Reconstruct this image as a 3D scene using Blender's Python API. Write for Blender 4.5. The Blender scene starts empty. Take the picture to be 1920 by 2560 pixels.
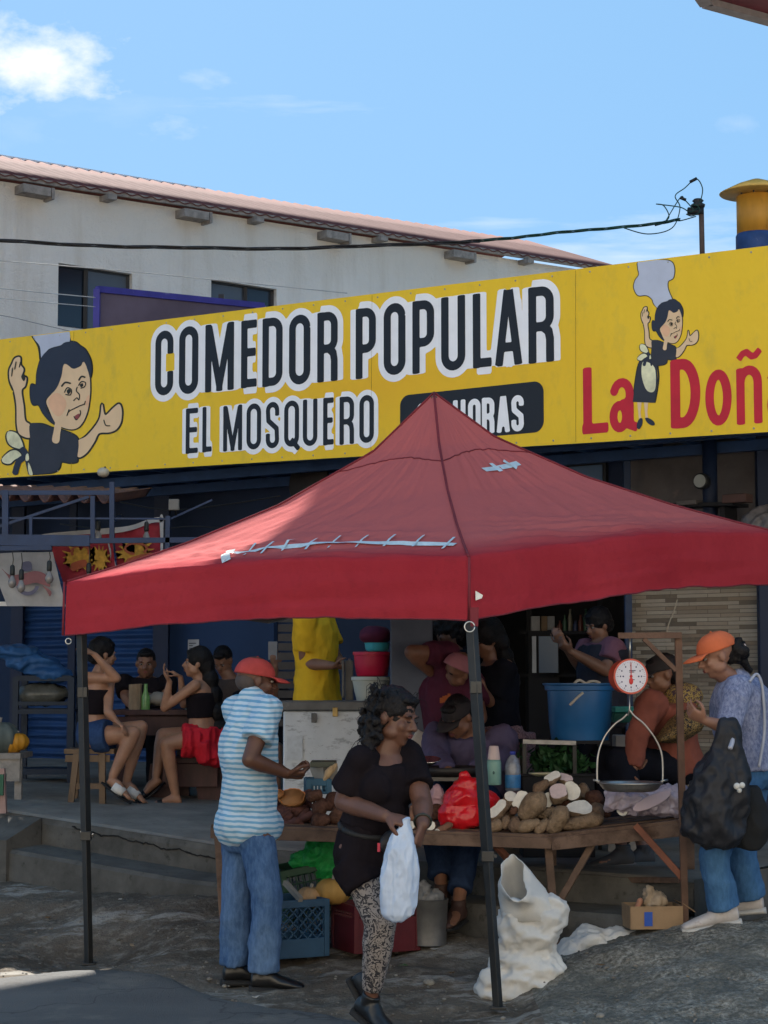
import bpy, bmesh, math, random
import numpy as np
from mathutils import Vector as V, Matrix, noise
R = math.radians
random.seed(7)
scene = bpy.context.scene
COL = scene.collection

# ------------------------------------------------------------------ camera
F = 5000.0; PITCH = math.atan(425 / 5000.0); CP, SP = math.cos(PITCH), math.sin(PITCH)
cam = bpy.data.cameras.new('camera'); camo = bpy.data.objects.new('camera', cam); COL.objects.link(camo)
cam.sensor_fit = 'HORIZONTAL'; cam.sensor_width = 36.0; cam.lens = 36.0 * F / 1920
camo.location = (0, 0, 1.5); camo.rotation_euler = (R(90) + PITCH, 0, 0)
cam.clip_start = 0.1; cam.clip_end = 4000
scene.camera = camo

# ------------------------------------------------------------------ sky and sun
SUN_EL, SUN_AZ = 45.0, 105.0            # azimuth counted anticlockwise from +X
world = bpy.data.worlds.new('World'); scene.world = world; world.use_nodes = True
nt = world.node_tree; nt.nodes.clear()
out = nt.nodes.new('ShaderNodeOutputWorld'); bg = nt.nodes.new('ShaderNodeBackground')
sky = nt.nodes.new('ShaderNodeTexSky'); sky.sky_type = 'NISHITA'; sky.sun_disc = False
sky.sun_elevation = R(SUN_EL); sky.sun_rotation = R(90 - SUN_AZ)
sky.air_density = 1.0; sky.dust_density = 0.6; sky.ozone_density = 1.6; sky.altitude = 50
bg.inputs['Strength'].default_value = 0.13
# clouds: soft noise in the direction of view, on the far sky
tc = nt.nodes.new('ShaderNodeTexCoord')
def wn(t, **k):
    n = nt.nodes.new(t)
    for a, b in k.items(): setattr(n, a, b)
    return n
def wmath(op, a, b=None, clamp=False):
    n = wn('ShaderNodeMath', operation=op, use_clamp=clamp)
    for i, x in enumerate((a, b)):
        if x is None: continue
        if isinstance(x, (int, float)): n.inputs[i].default_value = x
        else: nt.links.new(x, n.inputs[i])
    return n.outputs[0]
def blob(px, py, rx, ry, amp, nsc, soft, thr=0.5):
    """a cloud round one direction of the sky: distance from the direction, broken up by noise"""
    dz = -(py - 1280) / F
    d = V(((px - 960) / F, CP - dz * SP, SP + dz * CP)).normalized()
    sub = wn('ShaderNodeVectorMath', operation='SUBTRACT'); nt.links.new(tc.outputs['Generated'], sub.inputs[0]); sub.inputs[1].default_value = d
    mul = wn('ShaderNodeVectorMath', operation='MULTIPLY'); nt.links.new(sub.outputs[0], mul.inputs[0])
    mul.inputs[1].default_value = (F / rx, F / rx, F / ry)
    ln = wn('ShaderNodeVectorMath', operation='LENGTH'); nt.links.new(mul.outputs[0], ln.inputs[0])
    nz = wn('ShaderNodeTexNoise'); nz.inputs['Scale'].default_value = nsc; nz.inputs['Detail'].default_value = 7; nz.inputs['Roughness'].default_value = .58
    st = wn('ShaderNodeVectorMath', operation='MULTIPLY'); nt.links.new(tc.outputs['Generated'], st.inputs[0]); st.inputs[1].default_value = (1, 1, rx / ry * .8)
    nt.links.new(st.outputs[0], nz.inputs['Vector'])
    v = wmath('SUBTRACT', wmath('MULTIPLY', wmath('SUBTRACT', nz.outputs['Fac'], .5), amp), wmath('SUBTRACT', ln.outputs['Value'], 1.0))
    return wmath('DIVIDE', v, soft, clamp=True)
masks = [(blob(75, 155, 215, 98, 2.6, 34, .9), .97), (blob(500, 195, 70, 22, 3.4, 55, 1.6), .30), (blob(720, 262, 230, 22, 2.4, 40, 2.0), .30),
         (blob(435, 320, 70, 26, 3.4, 60, 1.6), .32), (blob(1560, 640, 420, 50, 2.2, 28, 1.6), .55), (blob(1230, 560, 170, 14, 1.8, 30, 1.5), .4),
         (blob(1690, 565, 260, 36, 2.6, 30, 1.6), .42), (blob(1840, 310, 60, 22, 2.8, 60, 2), .2), (blob(60, 330, 90, 40, 3, 50, 2), .14), (blob(300, 270, 180, 40, 3, 40, 2), .12)]
base = wn('ShaderNodeMix', data_type='RGBA'); base.inputs['Factor'].default_value = .90; base.inputs['B'].default_value = (.62, 1.40, 2.36, 1)
nt.links.new(sky.outputs['Color'], base.inputs['A']); col = base.outputs['Result']
for m, k in masks:
    mx = wn('ShaderNodeMix', data_type='RGBA'); mx.inputs['B'].default_value = (3.3, 3.4, 3.6, 1)
    nt.links.new(wmath('MULTIPLY', m, k), mx.inputs['Factor']); nt.links.new(col, mx.inputs['A']); col = mx.outputs['Result']
nt.links.new(col, bg.inputs['Color']); nt.links.new(bg.outputs[0], out.inputs['Surface'])
sun = bpy.data.lights.new('sun', 'SUN'); sun.energy = 4.6; sun.angle = R(.5); sun.color = (1, .95, .86)
suno = bpy.data.objects.new('sun', sun); COL.objects.link(suno)
SD = V((math.cos(R(SUN_EL)) * math.cos(R(SUN_AZ)), math.cos(R(SUN_EL)) * math.sin(R(SUN_AZ)), math.sin(R(SUN_EL))))
suno.rotation_euler = SD.to_track_quat('Z', 'Y').to_euler(); suno.location = SD * 40
scene.view_settings.view_transform = 'Standard'; scene.view_settings.look = 'None'
scene.view_settings.exposure = 1.38; scene.view_settings.gamma = 1; scene.view_settings.use_curve_mapping = False
scene.cycles.max_bounces = 6; scene.cycles.diffuse_bounces = 4; scene.cycles.transparent_max_bounces = 12

# ------------------------------------------------------------------ measuring: photograph position + distance -> place
def P(px, py, Y):
    dz = -(py - 1280) / F
    d = V(((px - 960) / F, CP - dz * SP, SP + dz * CP))
    t = Y / d.y
    return V((d.x * t, Y, 1.5 + d.z * t))
def proj(p):
    x, y, z = p[0], p[1], p[2] - 1.5
    f = y * CP + z * SP; u = -y * SP + z * CP
    return 960 + F * x / f, 1280 - F * u / f
z3 = lambda x, y: (500 + .4339 * x, 1600 + .4339 * y)
z5 = lambda x, y: (.4219 * x, 1550 + .4219 * y)
z4 = lambda x, y: (.4219 * x, 1150 + .4219 * y)
z6 = lambda x, y: (650 + .3617 * x, 1520 + .3617 * y)
z7 = lambda x, y: (1150 + .4641 * x, 1500 + .4641 * y)
b1 = lambda x, y: (.5787 * x, 1950 + .5787 * y)
b2 = lambda x, y: (960 + .5787 * x, 1950 + .5787 * y)
c1 = lambda x, y: (680 + .3737 * x, 1850 + .3737 * y)
c2 = lambda x, y: (1230 + .3195 * x, 1900 + .3195 * y)
c3 = lambda x, y: (.2713 * x, 1180 + .2713 * y)
c4 = lambda x, y: (1000 + .3617 * x, 1560 + .3617 * y)
c5 = lambda x, y: (680 + .3436 * x, 2050 + .3436 * y)
r4 = lambda x, y: (1300 + .3737 * x, 1100 + .3737 * y)
t5 = lambda x, y: (500 + .4822 * x, 950 + .4822 * y)
def Q(zf, x, y, Y):
    a, b = zf(x, y); return P(a, b, Y)

# ------------------------------------------------------------------ materials
MATS = {}
def shader(name):
    m = bpy.data.materials.new(name); m.use_nodes = True
    return m, m.node_tree, m.node_tree.nodes['Principled BSDF']
class NB:
    def __init__(s, nt): s.nt = nt; s.tc = nt.nodes.new('ShaderNodeTexCoord').outputs['Object']
    def n(s, t, **k):
        x = s.nt.nodes.new(t)
        for a, b in k.items(): setattr(x, a, b)
        return x
    def l(s, a, b): s.nt.links.new(a, b)
    def put(s, sock, v):
        if isinstance(v, (int, float, tuple, list)): sock.default_value = v
        else: s.l(v, sock)
    def map(s, sc=(1, 1, 1), rot=(0, 0, 0), src=None):
        m = s.n('ShaderNodeMapping'); m.inputs['Scale'].default_value = sc; m.inputs['Rotation'].default_value = rot
        s.l(src or s.tc, m.inputs['Vector']); return m.outputs[0]
    def noise(s, sc, det=4, ro=.55, vec=None, dist=0):
        x = s.n('ShaderNodeTexNoise'); x.inputs['Scale'].default_value = sc; x.inputs['Detail'].default_value = det
        x.inputs['Roughness'].default_value = ro; x.inputs['Distortion'].default_value = dist
        s.l(vec or s.tc, x.inputs['Vector']); return x.outputs['Fac']
    def ramp(s, f, stops, interp='LINEAR'):
        r = s.n('ShaderNodeValToRGB'); r.color_ramp.interpolation = interp
        e = r.color_ramp.elements
        while len(e) < len(stops): e.new(.5)
        for i, (p, c) in enumerate(stops):
            e[i].position = p; e[i].color = c if len(c) == 4 else (*c, 1)
        s.l(f, r.inputs[0]); return r.outputs[0]
    def mix(s, f, a, b, bt='MIX'):
        x = s.n('ShaderNodeMix', data_type='RGBA', blend_type=bt)
        s.put(x.inputs['Factor'], f)
        s.put(x.inputs['A'], a if not isinstance(a, tuple) or len(a) == 4 else (*a, 1))
        s.put(x.inputs['B'], b if not isinstance(b, tuple) or len(b) == 4 else (*b, 1)); return x.outputs['Result']
    def math(s, op, a, b=0.0, clamp=False):
        x = s.n('ShaderNodeMath', operation=op, use_clamp=clamp); s.put(x.inputs[0], a); s.put(x.inputs[1], b); return x.outputs[0]
    def bump(s, h, st=.3, dist=.01, bsdf=None):
        x = s.n('ShaderNodeBump'); x.inputs['Strength'].default_value = st; x.inputs['Distance'].default_value = dist
        s.l(h, x.inputs['Height']); s.l(x.outputs[0], bsdf.inputs['Normal'])
def mat(name, c, rough=.75, var=.18, vs=7, bump=.25, bs=60, bd=.004, metal=0, trans=0, dirt=None, ds=5, dth=.55, sheen=0, vst=(1, 1, 1), spec=.35, alpha=1, rand=0):
    """general surface: base colour broken by two noises, optional dirt patches, fine bump"""
    if name in MATS: return MATS[name]
    m, t, b = shader(name); k = NB(t)
    lo = tuple(max(0, x * (1 - var)) for x in c); hi = tuple(min(1, x * (1 + var)) for x in c)
    cc = k.ramp(k.noise(vs, 5, .6, k.map(vst)), [(.3, lo), (.7, hi)])
    if dirt:
        f = k.ramp(k.noise(ds, 8, .65, k.map(vst)), [(dth, (0, 0, 0)), (dth + .12, (1, 1, 1))])
        cc = k.mix(k.math('MULTIPLY', f, .8), cc, dirt)
    if rand:
        oi = k.n('ShaderNodeObjectInfo'); rr = k.ramp(oi.outputs['Random'], [(0, (1 - rand * .9, 1 - rand, 1 - rand)), (1, (1, 1, 1 - rand * .15))]); cc = k.mix(1.0, cc, rr, 'MULTIPLY')
    k.l(cc, b.inputs['Base Color'])
    b.inputs['Roughness'].default_value = rough; b.inputs['Metallic'].default_value = metal
    b.inputs['Specular IOR Level'].default_value = spec
    if sheen: b.inputs['Sheen Weight'].default_value = sheen
    if bump: k.bump(k.noise(bs, 4, .6), bump, bd, b)
    if alpha < 1: b.inputs['Alpha'].default_value = alpha
    if trans:
        tr = k.n('ShaderNodeBsdfTranslucent'); k.l(cc, tr.inputs['Color']); ms = k.n('ShaderNodeMixShader'); ms.inputs[0].default_value = trans
        o = t.nodes['Material Output']; k.l(b.outputs[0], ms.inputs[1]); k.l(tr.outputs[0], ms.inputs[2]); k.l(ms.outputs[0], o.inputs['Surface'])
    MATS[name] = m; return m

# ------------------------------------------------------------------ mesh helpers
def frame_of(d):
    d = d.normalized(); a = V((0, 0, 1)) if abs(d.z) < .9 else V((1, 0, 0))
    u = a.cross(d).normalized(); return u, d.cross(u)
def loft(bm, rings, n=14, cap=True):
    """rings: (centre, half axis u, half axis v)"""
    vs = [[bm.verts.new(c + u * math.cos(2 * math.pi * i / n) + v * math.sin(2 * math.pi * i / n)) for i in range(n)] for c, u, v in rings]
    for a, b in zip(vs, vs[1:]):
        for i in range(n): bm.faces.new((a[i], a[(i + 1) % n], b[(i + 1) % n], b[i]))
    if cap: bm.faces.new(vs[0][::-1]); bm.faces.new(vs[-1])
def tube(bm, pts, r, n=8, cap=True):
    pts = [V(p) for p in pts]; rings = []; u0 = None
    for i, p in enumerate(pts):
        d = (pts[min(i + 1, len(pts) - 1)] - pts[max(i - 1, 0)])
        if d.length < 1e-6: d = V((0, 0, 1))
        u, v = frame_of(d)
        if u0 is not None:
            u = (u0 - d.normalized() * u0.dot(d.normalized())).normalized(); v = d.normalized().cross(u)
        u0 = u; rr = r[i] if isinstance(r, (list, tuple)) else r
        rings.append((p, u * rr, v * rr))
    loft(bm, rings, n, cap)
def rcone(bm, p, q, r1, r2, n=14, flat=False, bend=None):
    """tapered limb with rounded ends"""
    p, q = V(p), V(q); d = (q - p); L = d.length; d = d / max(L, 1e-6); u, v = frame_of(d); rs = []
    if not flat:
        for a in (80, 55, 25): rs.append((p - d * r1 * math.sin(R(a)), r1 * math.cos(R(a))))
    for i in range(5):
        t = i / 4; rs.append((p + d * L * t, r1 + (r2 - r1) * t))
    if not flat:
        for a in (25, 55, 80): rs.append((q + d * r2 * math.sin(R(a)), r2 * math.cos(R(a))))
    loft(bm, [(c, u * r, v * r) for c, r in rs], n)
def ell(bm, c, ax, n=14, m=9):
    """ellipsoid, ax = three half-axis vectors"""
    a, b, w = ax; rs = []
    for i in range(m):
        t = R(-84 + 168 * i / (m - 1)); rs.append((V(c) + w * math.sin(t), a * math.cos(t), b * math.cos(t)))
    loft(bm, rs, n)
def ball(bm, c, r, n=12, m=9): ell(bm, c, (V((r, 0, 0)), V((0, r, 0)), V((0, 0, r))), n, m)
def box(bm, c, s, rz=0, M=None):
    M = M or Matrix.Rotation(rz, 3, 'Z'); vs = []
    for x in (-.5, .5):
        for y in (-.5, .5):
            for z in (-.5, .5): vs.append(bm.verts.new(V(c) + M @ V((x * s[0], y * s[1], z * s[2]))))
    for f in ((0, 1, 3, 2), (4, 6, 7, 5), (0, 4, 5, 1), (2, 3, 7, 6), (0, 2, 6, 4), (1, 5, 7, 3)): bm.faces.new([vs[i] for i in f])
def beam(bm, p, q, w, h=None, up=V((0, 0, 1))):
    """square bar from p to q"""
    p, q = V(p), V(q); h = h or w; d = (q - p).normalized()
    u = d.cross(up)
    if u.length < 1e-3: u = V((1, 0, 0))
    u.normalize(); v = u.cross(d)
    vs = [bm.verts.new(e + u * a * w / 2 + v * b * h / 2) for e in (p, q) for a, b in ((-1, -1), (1, -1), (1, 1), (-1, 1))]
    for f in ((3, 2, 1, 0), (4, 5, 6, 7), (0, 1, 5, 4), (1, 2, 6, 5), (2, 3, 7, 6), (3, 0, 4, 7)): bm.faces.new([vs[i] for i in f])
def quad(bm, a, b, c, d): return bm.faces.new([bm.verts.new(V(x)) for x in (a, b, c, d)])
def lathe(bm, c, prof, n=28, ax=V((0, 0, 1)), sq=1, cap=True):
    u, v = frame_of(ax); loft(bm, [(V(c) + ax.normalized() * h, u * r, v * r * sq) for r, h in prof], n, cap)
def grid(bm, f, nu, nv):
    vs = [[bm.verts.new(f(i / nu, j / nv)) for j in range(nv + 1)] for i in range(nu + 1)]
    for i in range(nu):
        for j in range(nv): bm.faces.new((vs[i][j], vs[i + 1][j], vs[i + 1][j + 1], vs[i][j + 1]))
    return vs
def BM(): return bmesh.new()
def cr(pts, k=6, closed=False):
    """Catmull-Rom through points"""
    pts = [V(p) for p in pts]; n = len(pts); o = []
    for i in range(n if closed else n - 1):
        g = (lambda j: pts[j % n]) if closed else (lambda j: pts[max(0, min(n - 1, j))])
        a, b, c, d = g(i - 1), g(i), g(i + 1), g(i + 2)
        for s in range(k):
            t = s / k; o.append(.5 * ((2 * b) + (c - a) * t + (2 * a - 5 * b + 4 * c - d) * t * t + (3 * b - a - 3 * c + d) * t ** 3))
    if not closed: o.append(pts[-1])
    return o
# ---- objects
ORG = {}
def root_of(o):
    while o.parent: o = o.parent
    return o
def thing(name, label, cat, loc=(0, 0, 0), group=None):
    o = bpy.data.objects.new(name, None); COL.objects.link(o); o.location = loc; o.empty_display_size = .1
    o['label'] = label; o['category'] = cat
    if group: o['group'] = group
    ORG[o.name] = V(loc); return o
def part(name, bm, m, parent=None, smooth=False, label=None, loc=None):
    """bm may be a bmesh or a mesh, in world coordinates; it is stored relative to its thing"""
    if isinstance(bm, bmesh.types.BMesh):
        me = bpy.data.meshes.new(name); bmesh.ops.recalc_face_normals(bm, faces=bm.faces[:]); bm.to_mesh(me); bm.free()
    else: me = bm; me.name = name
    o = bpy.data.objects.new(name, me); COL.objects.link(o)
    org = V((0, 0, 0))
    if parent: org = ORG[root_of(parent).name]; o.parent = parent
    elif loc is not None: org = V(loc); o.location = org; 
    if not parent: ORG[o.name] = org
    if org.length > 0: me.transform(Matrix.Translation(-org))
    for x in (m if isinstance(m, (list, tuple)) else [m]): me.materials.append(x)
    if smooth: me.polygons.foreach_set('use_smooth', [True] * len(me.polygons))
    if label: o['label'] = label
    return o
def tag(o, label, cat, group=None):
    o['label'] = label; o['category'] = cat
    if group: o['group'] = group
    return o
def struct(name, bm, m, smooth=False, kind='structure'):
    o = part(name, bm, m, None, smooth); o['kind'] = kind; return o
def stuff(name, bm, m, label, cat):
    o = part(name, bm, m); o['kind'] = 'stuff'; return tag(o, label, cat)
def solid(o, th, off=0):
    s = o.modifiers.new('thickness', 'SOLIDIFY'); s.thickness = th; s.offset = off; return o
def bevel(o, w, seg=2):
    b = o.modifiers.new('bevel', 'BEVEL'); b.width = w; b.segments = seg; b.limit_method = 'ANGLE'; return o
def dup(o, parent=None):
    c = o.copy(); COL.objects.link(c)
    if parent: c.parent = parent
    for ch in [x for x in o.children]: dup(ch, c)
    return c
def bake(bm, voxel=.008, it=3, fac=.5, adapt=0):
    """join overlapping closed volumes into one continuous surface"""
    me = bpy.data.meshes.new('tmp'); bmesh.ops.recalc_face_normals(bm, faces=bm.faces[:]); bm.to_mesh(me); bm.free()
    o = bpy.data.objects.new('tmp', me); COL.objects.link(o)
    r = o.modifiers.new('r', 'REMESH'); r.mode = 'VOXEL'; r.voxel_size = voxel; r.adaptivity = adapt
    if it:
        s = o.modifiers.new('s', 'SMOOTH'); s.iterations = it; s.factor = fac
    bpy.context.view_layer.update(); dg = bpy.context.evaluated_depsgraph_get()
    res = bpy.data.meshes.new_from_object(o.evaluated_get(dg)); bpy.data.objects.remove(o); bpy.data.meshes.remove(me)
    return res
def coords(me):
    a = np.empty(len(me.vertices) * 3); me.vertices.foreach_get('co', a); return a.reshape(-1, 3)
def fold(me, amp, sc=(6, 6, 6), oct=3, ridged=False, seed=0, mask=None):
    """push the surface in and out along its normals: folds and dents"""
    co = coords(me); nn = np.empty(len(me.vertices) * 3); me.vertices.foreach_get('normal', nn); nn = nn.reshape(-1, 3)
    S = V(sc); off = V((seed * 3.1, seed * 1.7, seed * 2.3)); d = np.empty(len(co))
    for i, c in enumerate(co):
        p = V((c[0] * S[0], c[1] * S[1], c[2] * S[2])) + off
        if ridged: d[i] = 1 - 2 * abs(noise.noise(p)) - .5 * abs(noise.noise(p * 2.3)) - .3
        else: d[i] = noise.noise(p) + .5 * noise.noise(p * 2.1) + (.25 * noise.noise(p * 4.3) if oct > 2 else 0)
    if mask is not None: d *= mask(co)
    me.vertices.foreach_set('co', (co + nn * (d * amp)[:, None]).ravel()); me.update(); return me
def smoothmesh(bm): 
    me = bpy.data.meshes.new('m'); bmesh.ops.recalc_face_normals(bm, faces=bm.faces[:]); bm.to_mesh(me); bm.free(); return me
# ------------------------------------------------------------------ ground, terrace, road
BASE = [(-1.66, 11.24, -.085), (.54, 9.5, -.06), (-.63, 10.2, -.047), (0, 9.15, -.08), (-.87, 10.6, .02), (-2.2, 12.7, .17), (-2.2, 13.4, .2), (-1.1, 12.3, .23),
        (-1.6, 12.4, .2), (-2.2, 12, .02), (-.3, 11.3, .12), (.4, 11.0, .14), (.9, 10.65, -.005), (0, 10.6, .03), (-3.5, 11, -.1), (-3.5, 14, .2), (-1, 9.5, -.09), (-2, 9.5, -.1),
        (1.2, 9.2, -.09), (2.5, 9.2, -.1), (-2, 8, -.12), (0, 8, -.12), (2, 8, -.12), (2.2, 11.2, .05), (1.4, 10.9, .08), (0, 5, -.13), (-5, 5, -.13), (5, 5, -.13), (0, 0, -.13), (-.9, 11.5, .13)]
BA = np.array(BASE)
MH = ([.60, .72, .85, .98, 1.31, 1.6, 1.83, 2.5, 4, 7, 9], [0, .07, .09, .12, .2, .25, .27, .4, .55, .5, 0])
def gz(x, y):
    w = 1 / ((BA[:, 0] - x) ** 2 + (BA[:, 1] - y) ** 2 + .06) ** 1.6
    z = float((w * BA[:, 2]).sum() / w.sum())
    h = float(np.interp(x + .05 * math.sin(y * 7), *MH))
    if y <= 10.2: p = min(1, max(0, (y - 8.2) / 2.0)); p = p * p * (3 - 2 * p)
    else: p = 1 - .75 * min(1, max(0, (y - 10.45) / .5))
    return z + h * p
def edge_y(x): return 11.80 - .758 * x
def plat(x, y):
    zf = .5 + (-1.05 - x) * .085 if x < -1.05 else .5 - (x + 1.05) * .012
    return min(zf, .72) + .015 * max(0, min(8, (y - edge_y(x))))
def mground():
    m, t, b = shader('rough_ground'); k = NB(t)
    n1 = k.noise(1.3, 6, .6); n2 = k.noise(9, 8, .7); n3 = k.noise(45, 4, .6)
    c = k.ramp(n1, [(.35, (.082, .066, .051)), (.65, (.150, .124, .098))])
    c = k.mix(k.ramp(n2, [(.5, (0, 0, 0)), (.68, (1, 1, 1))]), c, (.24, .21, .175))
    geo = k.n('ShaderNodeNewGeometry'); sx = k.n('ShaderNodeSeparateXYZ'); k.l(geo.outputs['Position'], sx.inputs[0])
    # worn pale streaks along the foot of the steps
    st = k.ramp(k.noise(2.2, 7, .7, k.map((.5, 1.6, 1), (0, 0, R(37)))), [(.56, (0, 0, 0)), (.62, (1, 1, 1))])
    c = k.mix(k.math('MULTIPLY', st, .5), c, (.40, .38, .345))
    # the mound: dark and light speckled rough concrete
    mm = k.math('MULTIPLY', k.ramp(sx.outputs['X'], [(.0, (0, 0, 0)), (1, (1, 1, 1))]), 1)
    mk = k.math('GREATER_THAN', sx.outputs['X'], .72)
    vor = k.noise(38, 6, .75)
    sp = k.ramp(vor, [(.34, (.055, .052, .042)), (.48, (.19, .178, .15)), (.62, (.43, .405, .35))])
    sp = k.mix(k.ramp(k.noise(3.5, 5, .7), [(.42, (.75, .75, .75)), (.62, (0, 0, 0))]), sp, (.10, .10, .088))
    c = k.mix(k.math('MULTIPLY', mk, .85), c, sp)
    peb = k.ramp(k.noise(70, 2, .5), [(.74, (0, 0, 0)), (.77, (1, 1, 1))])
    c = k.mix(k.math('MULTIPLY', peb, .6), c, (.3, .28, .25))
    k.l(c, b.inputs['Base Color']); b.inputs['Roughness'].default_value = .95; b.inputs['Specular IOR Level'].default_value = .15
    h = k.math('ADD', k.math('MULTIPLY', n2, .6), k.math('MULTIPLY', n3, .5)); k.bump(h, .9, .03, b); return m
def masphalt():
    m, t, b = shader('asphalt'); k = NB(t)
    c = k.ramp(k.noise(.9, 6, .6, k.map((.4, 1.5, 1))), [(.3, (.085, .083, .082)), (.7, (.14, .137, .134))])
    c = k.mix(k.ramp(k.noise(120, 2, .5), [(.62, (0, 0, 0)), (.7, (1, 1, 1))]), c, (.13, .13, .13))
    c = k.mix(k.ramp(k.noise(5, 6, .7), [(.6, (0, 0, 0)), (.72, (.6, .6, .6))]), c, (.08, .072, .065))
    vo = k.n('ShaderNodeTexVoronoi', feature='DISTANCE_TO_EDGE'); vo.inputs['Scale'].default_value = .9; wv = k.n('ShaderNodeVectorMath', operation='ADD'); k.l(k.tc, wv.inputs[0]); nc = k.n('ShaderNodeTexNoise'); nc.inputs['Scale'].default_value = 5; k.l(k.tc, nc.inputs['Vector']); sc_ = k.n('ShaderNodeVectorMath', operation='SCALE'); sc_.inputs['Scale'].default_value = .35; k.l(nc.outputs['Color'], sc_.inputs[0]); k.l(sc_.outputs[0], wv.inputs[1]); k.l(wv.outputs[0], vo.inputs['Vector'])
    c = k.mix(k.ramp(vo.outputs['Distance'], [(.002, (.5, .5, .5)), (.009, (0, 0, 0))]), c, (.03, .03, .03))
    c = k.mix(k.ramp(k.noise(1.7, 6, .7, k.map((1, 1.4, 1))), [(.55, (0, 0, 0)), (.68, (.7, .7, .7))]), c, (.185, .17, .15))
    k.l(c, b.inputs['Base Color']); b.inputs['Roughness'].default_value = .85; b.inputs['Specular IOR Level'].default_value = .2
    k.bump(k.math('ADD', k.noise(150, 3, .6), k.math('MULTIPLY', k.noise(26, 4, .6), .8)), .8, .008, b); return m
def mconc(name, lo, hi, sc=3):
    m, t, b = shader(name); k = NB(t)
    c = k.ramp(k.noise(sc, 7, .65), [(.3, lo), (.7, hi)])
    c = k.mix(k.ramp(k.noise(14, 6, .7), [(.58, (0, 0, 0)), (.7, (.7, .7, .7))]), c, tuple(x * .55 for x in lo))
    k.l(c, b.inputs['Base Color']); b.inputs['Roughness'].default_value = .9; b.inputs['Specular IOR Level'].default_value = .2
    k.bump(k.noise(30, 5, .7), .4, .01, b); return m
road_edge = ([-60, -3, -2.01, -1.63, -1.15, -.75, -.17, .45, .9, 2.5, 60], [11, 10.8, 10.48, 10.75, 10.4, 9.87, 9.46, 9.1, 8.6, 8.1, 8])
def redge(x): return float(np.interp(x, *road_edge)) + .05 * noise.noise(V((x * 5, 0, 0))) + .02 * noise.noise(V((x * 21, 3, 0)))
fx = np.arange(-2.6, 2.7, .022); fy = np.arange(8.3, 14.2, .026)
gx = np.concatenate([[-400, -150, -60, -30, -15, -8, -5, -3.6, -3], fx, [3, 3.6, 5, 8, 15, 30, 60, 150, 400]])
gy = np.concatenate([[-60, -20, -6, 0, 3, 5, 6.5, 7.5, 8], fy, [14.6, 16, 19, 25, 40, 80, 200, 900]])
bm = BM(); vs = []
for x in gx:
    row = []
    for y in gy:
        z = gz(x, y) if 4 < y < 15 and abs(x) < 9 else (-.13 if y <= 4 else .0)
        if 8 < y < 14.4 and abs(x) < 3:
            e = y - redge(x); rough = min(1, max(0, e / .25)) if x < .6 else 1
            p = V((x, y, 0))
            z += rough * (.022 * noise.noise(p * 3.1) + .013 * noise.noise(p * 9) + .008 * noise.noise(p * 24))
            if x > .62: z += .012 * abs(noise.noise(p * 17)) + .02 * noise.noise(p * 5)
            if y > edge_y(x) - .1: z -= .05
        if y >= edge_y(x) + .25: z = -.05
        row.append(bm.verts.new((x, y, z)))
    vs.append(row)
for i in range(len(gx) - 1):
    for j in range(len(gy) - 1): bm.faces.new((vs[i][j], vs[i + 1][j], vs[i + 1][j + 1], vs[i][j + 1]))
struct('ground', bm, mground(), True)
bm = BM(); xs = np.concatenate([[-60, -20, -8, -4], np.arange(-2.8, .95, .03), [1.2, 2.5, 5, 8, 20, 60]]); ts = [0, .006, .02, .05, .1, .16, .23, .31, .4, .5, .65, .8, 1]
rows = []
for x in xs:
    e = redge(x); row = []
    for t in ts:
        y = e - t * (e - 3.0); zz = gz(x, y) if abs(x) < 9 else -.13
        row.append(bm.verts.new((x, y, zz + (.004 if t == 0 else .012))))
    row.append(bm.verts.new((x, -30, -.118))); rows.append(row)
for a, b in zip(rows, rows[1:]):
    for j in range(len(a) - 1): bm.faces.new((a[j], b[j], b[j + 1], a[j + 1]))
struct('road', bm, masphalt(), True)
# terrace with its front riser, tread and lower riser
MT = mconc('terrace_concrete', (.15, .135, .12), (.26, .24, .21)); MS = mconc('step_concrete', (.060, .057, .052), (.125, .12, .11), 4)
bm = BM(); XS = np.concatenate([[-14, -8, -5, -3.5], np.arange(-2.9, 1.62, .09), [1.62]])
nrm = V((-.604, -.797, 0)); rows = []
for x in XS:
    e = V((x, edge_y(x), 0)); r = []
    for d in (12, 8, 5, 3, 2, 1, .5, .2, .04, .0):
        p = e - nrm * d; r.append(bm.verts.new((p.x, p.y, plat(x, e.y) + .015 * d - (.012 if d == 0 else 0))))
    rows.append(r)
for a, b in zip(rows, rows[1:]):
    for j in range(len(a) - 1): bm.faces.new((a[j], b[j], b[j + 1], a[j + 1]))
struct('terrace_floor', bm, MT)
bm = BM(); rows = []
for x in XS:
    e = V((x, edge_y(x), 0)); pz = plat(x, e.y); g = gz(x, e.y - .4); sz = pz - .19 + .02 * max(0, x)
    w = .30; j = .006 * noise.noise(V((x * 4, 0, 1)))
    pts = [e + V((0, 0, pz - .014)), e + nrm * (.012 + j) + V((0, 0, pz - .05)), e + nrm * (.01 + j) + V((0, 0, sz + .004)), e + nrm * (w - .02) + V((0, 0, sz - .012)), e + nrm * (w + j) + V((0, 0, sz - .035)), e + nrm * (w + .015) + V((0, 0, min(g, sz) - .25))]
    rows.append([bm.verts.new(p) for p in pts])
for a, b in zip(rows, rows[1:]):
    for j in range(len(a) - 1): bm.faces.new((a[j], b[j], b[j + 1], a[j + 1]))
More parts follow.
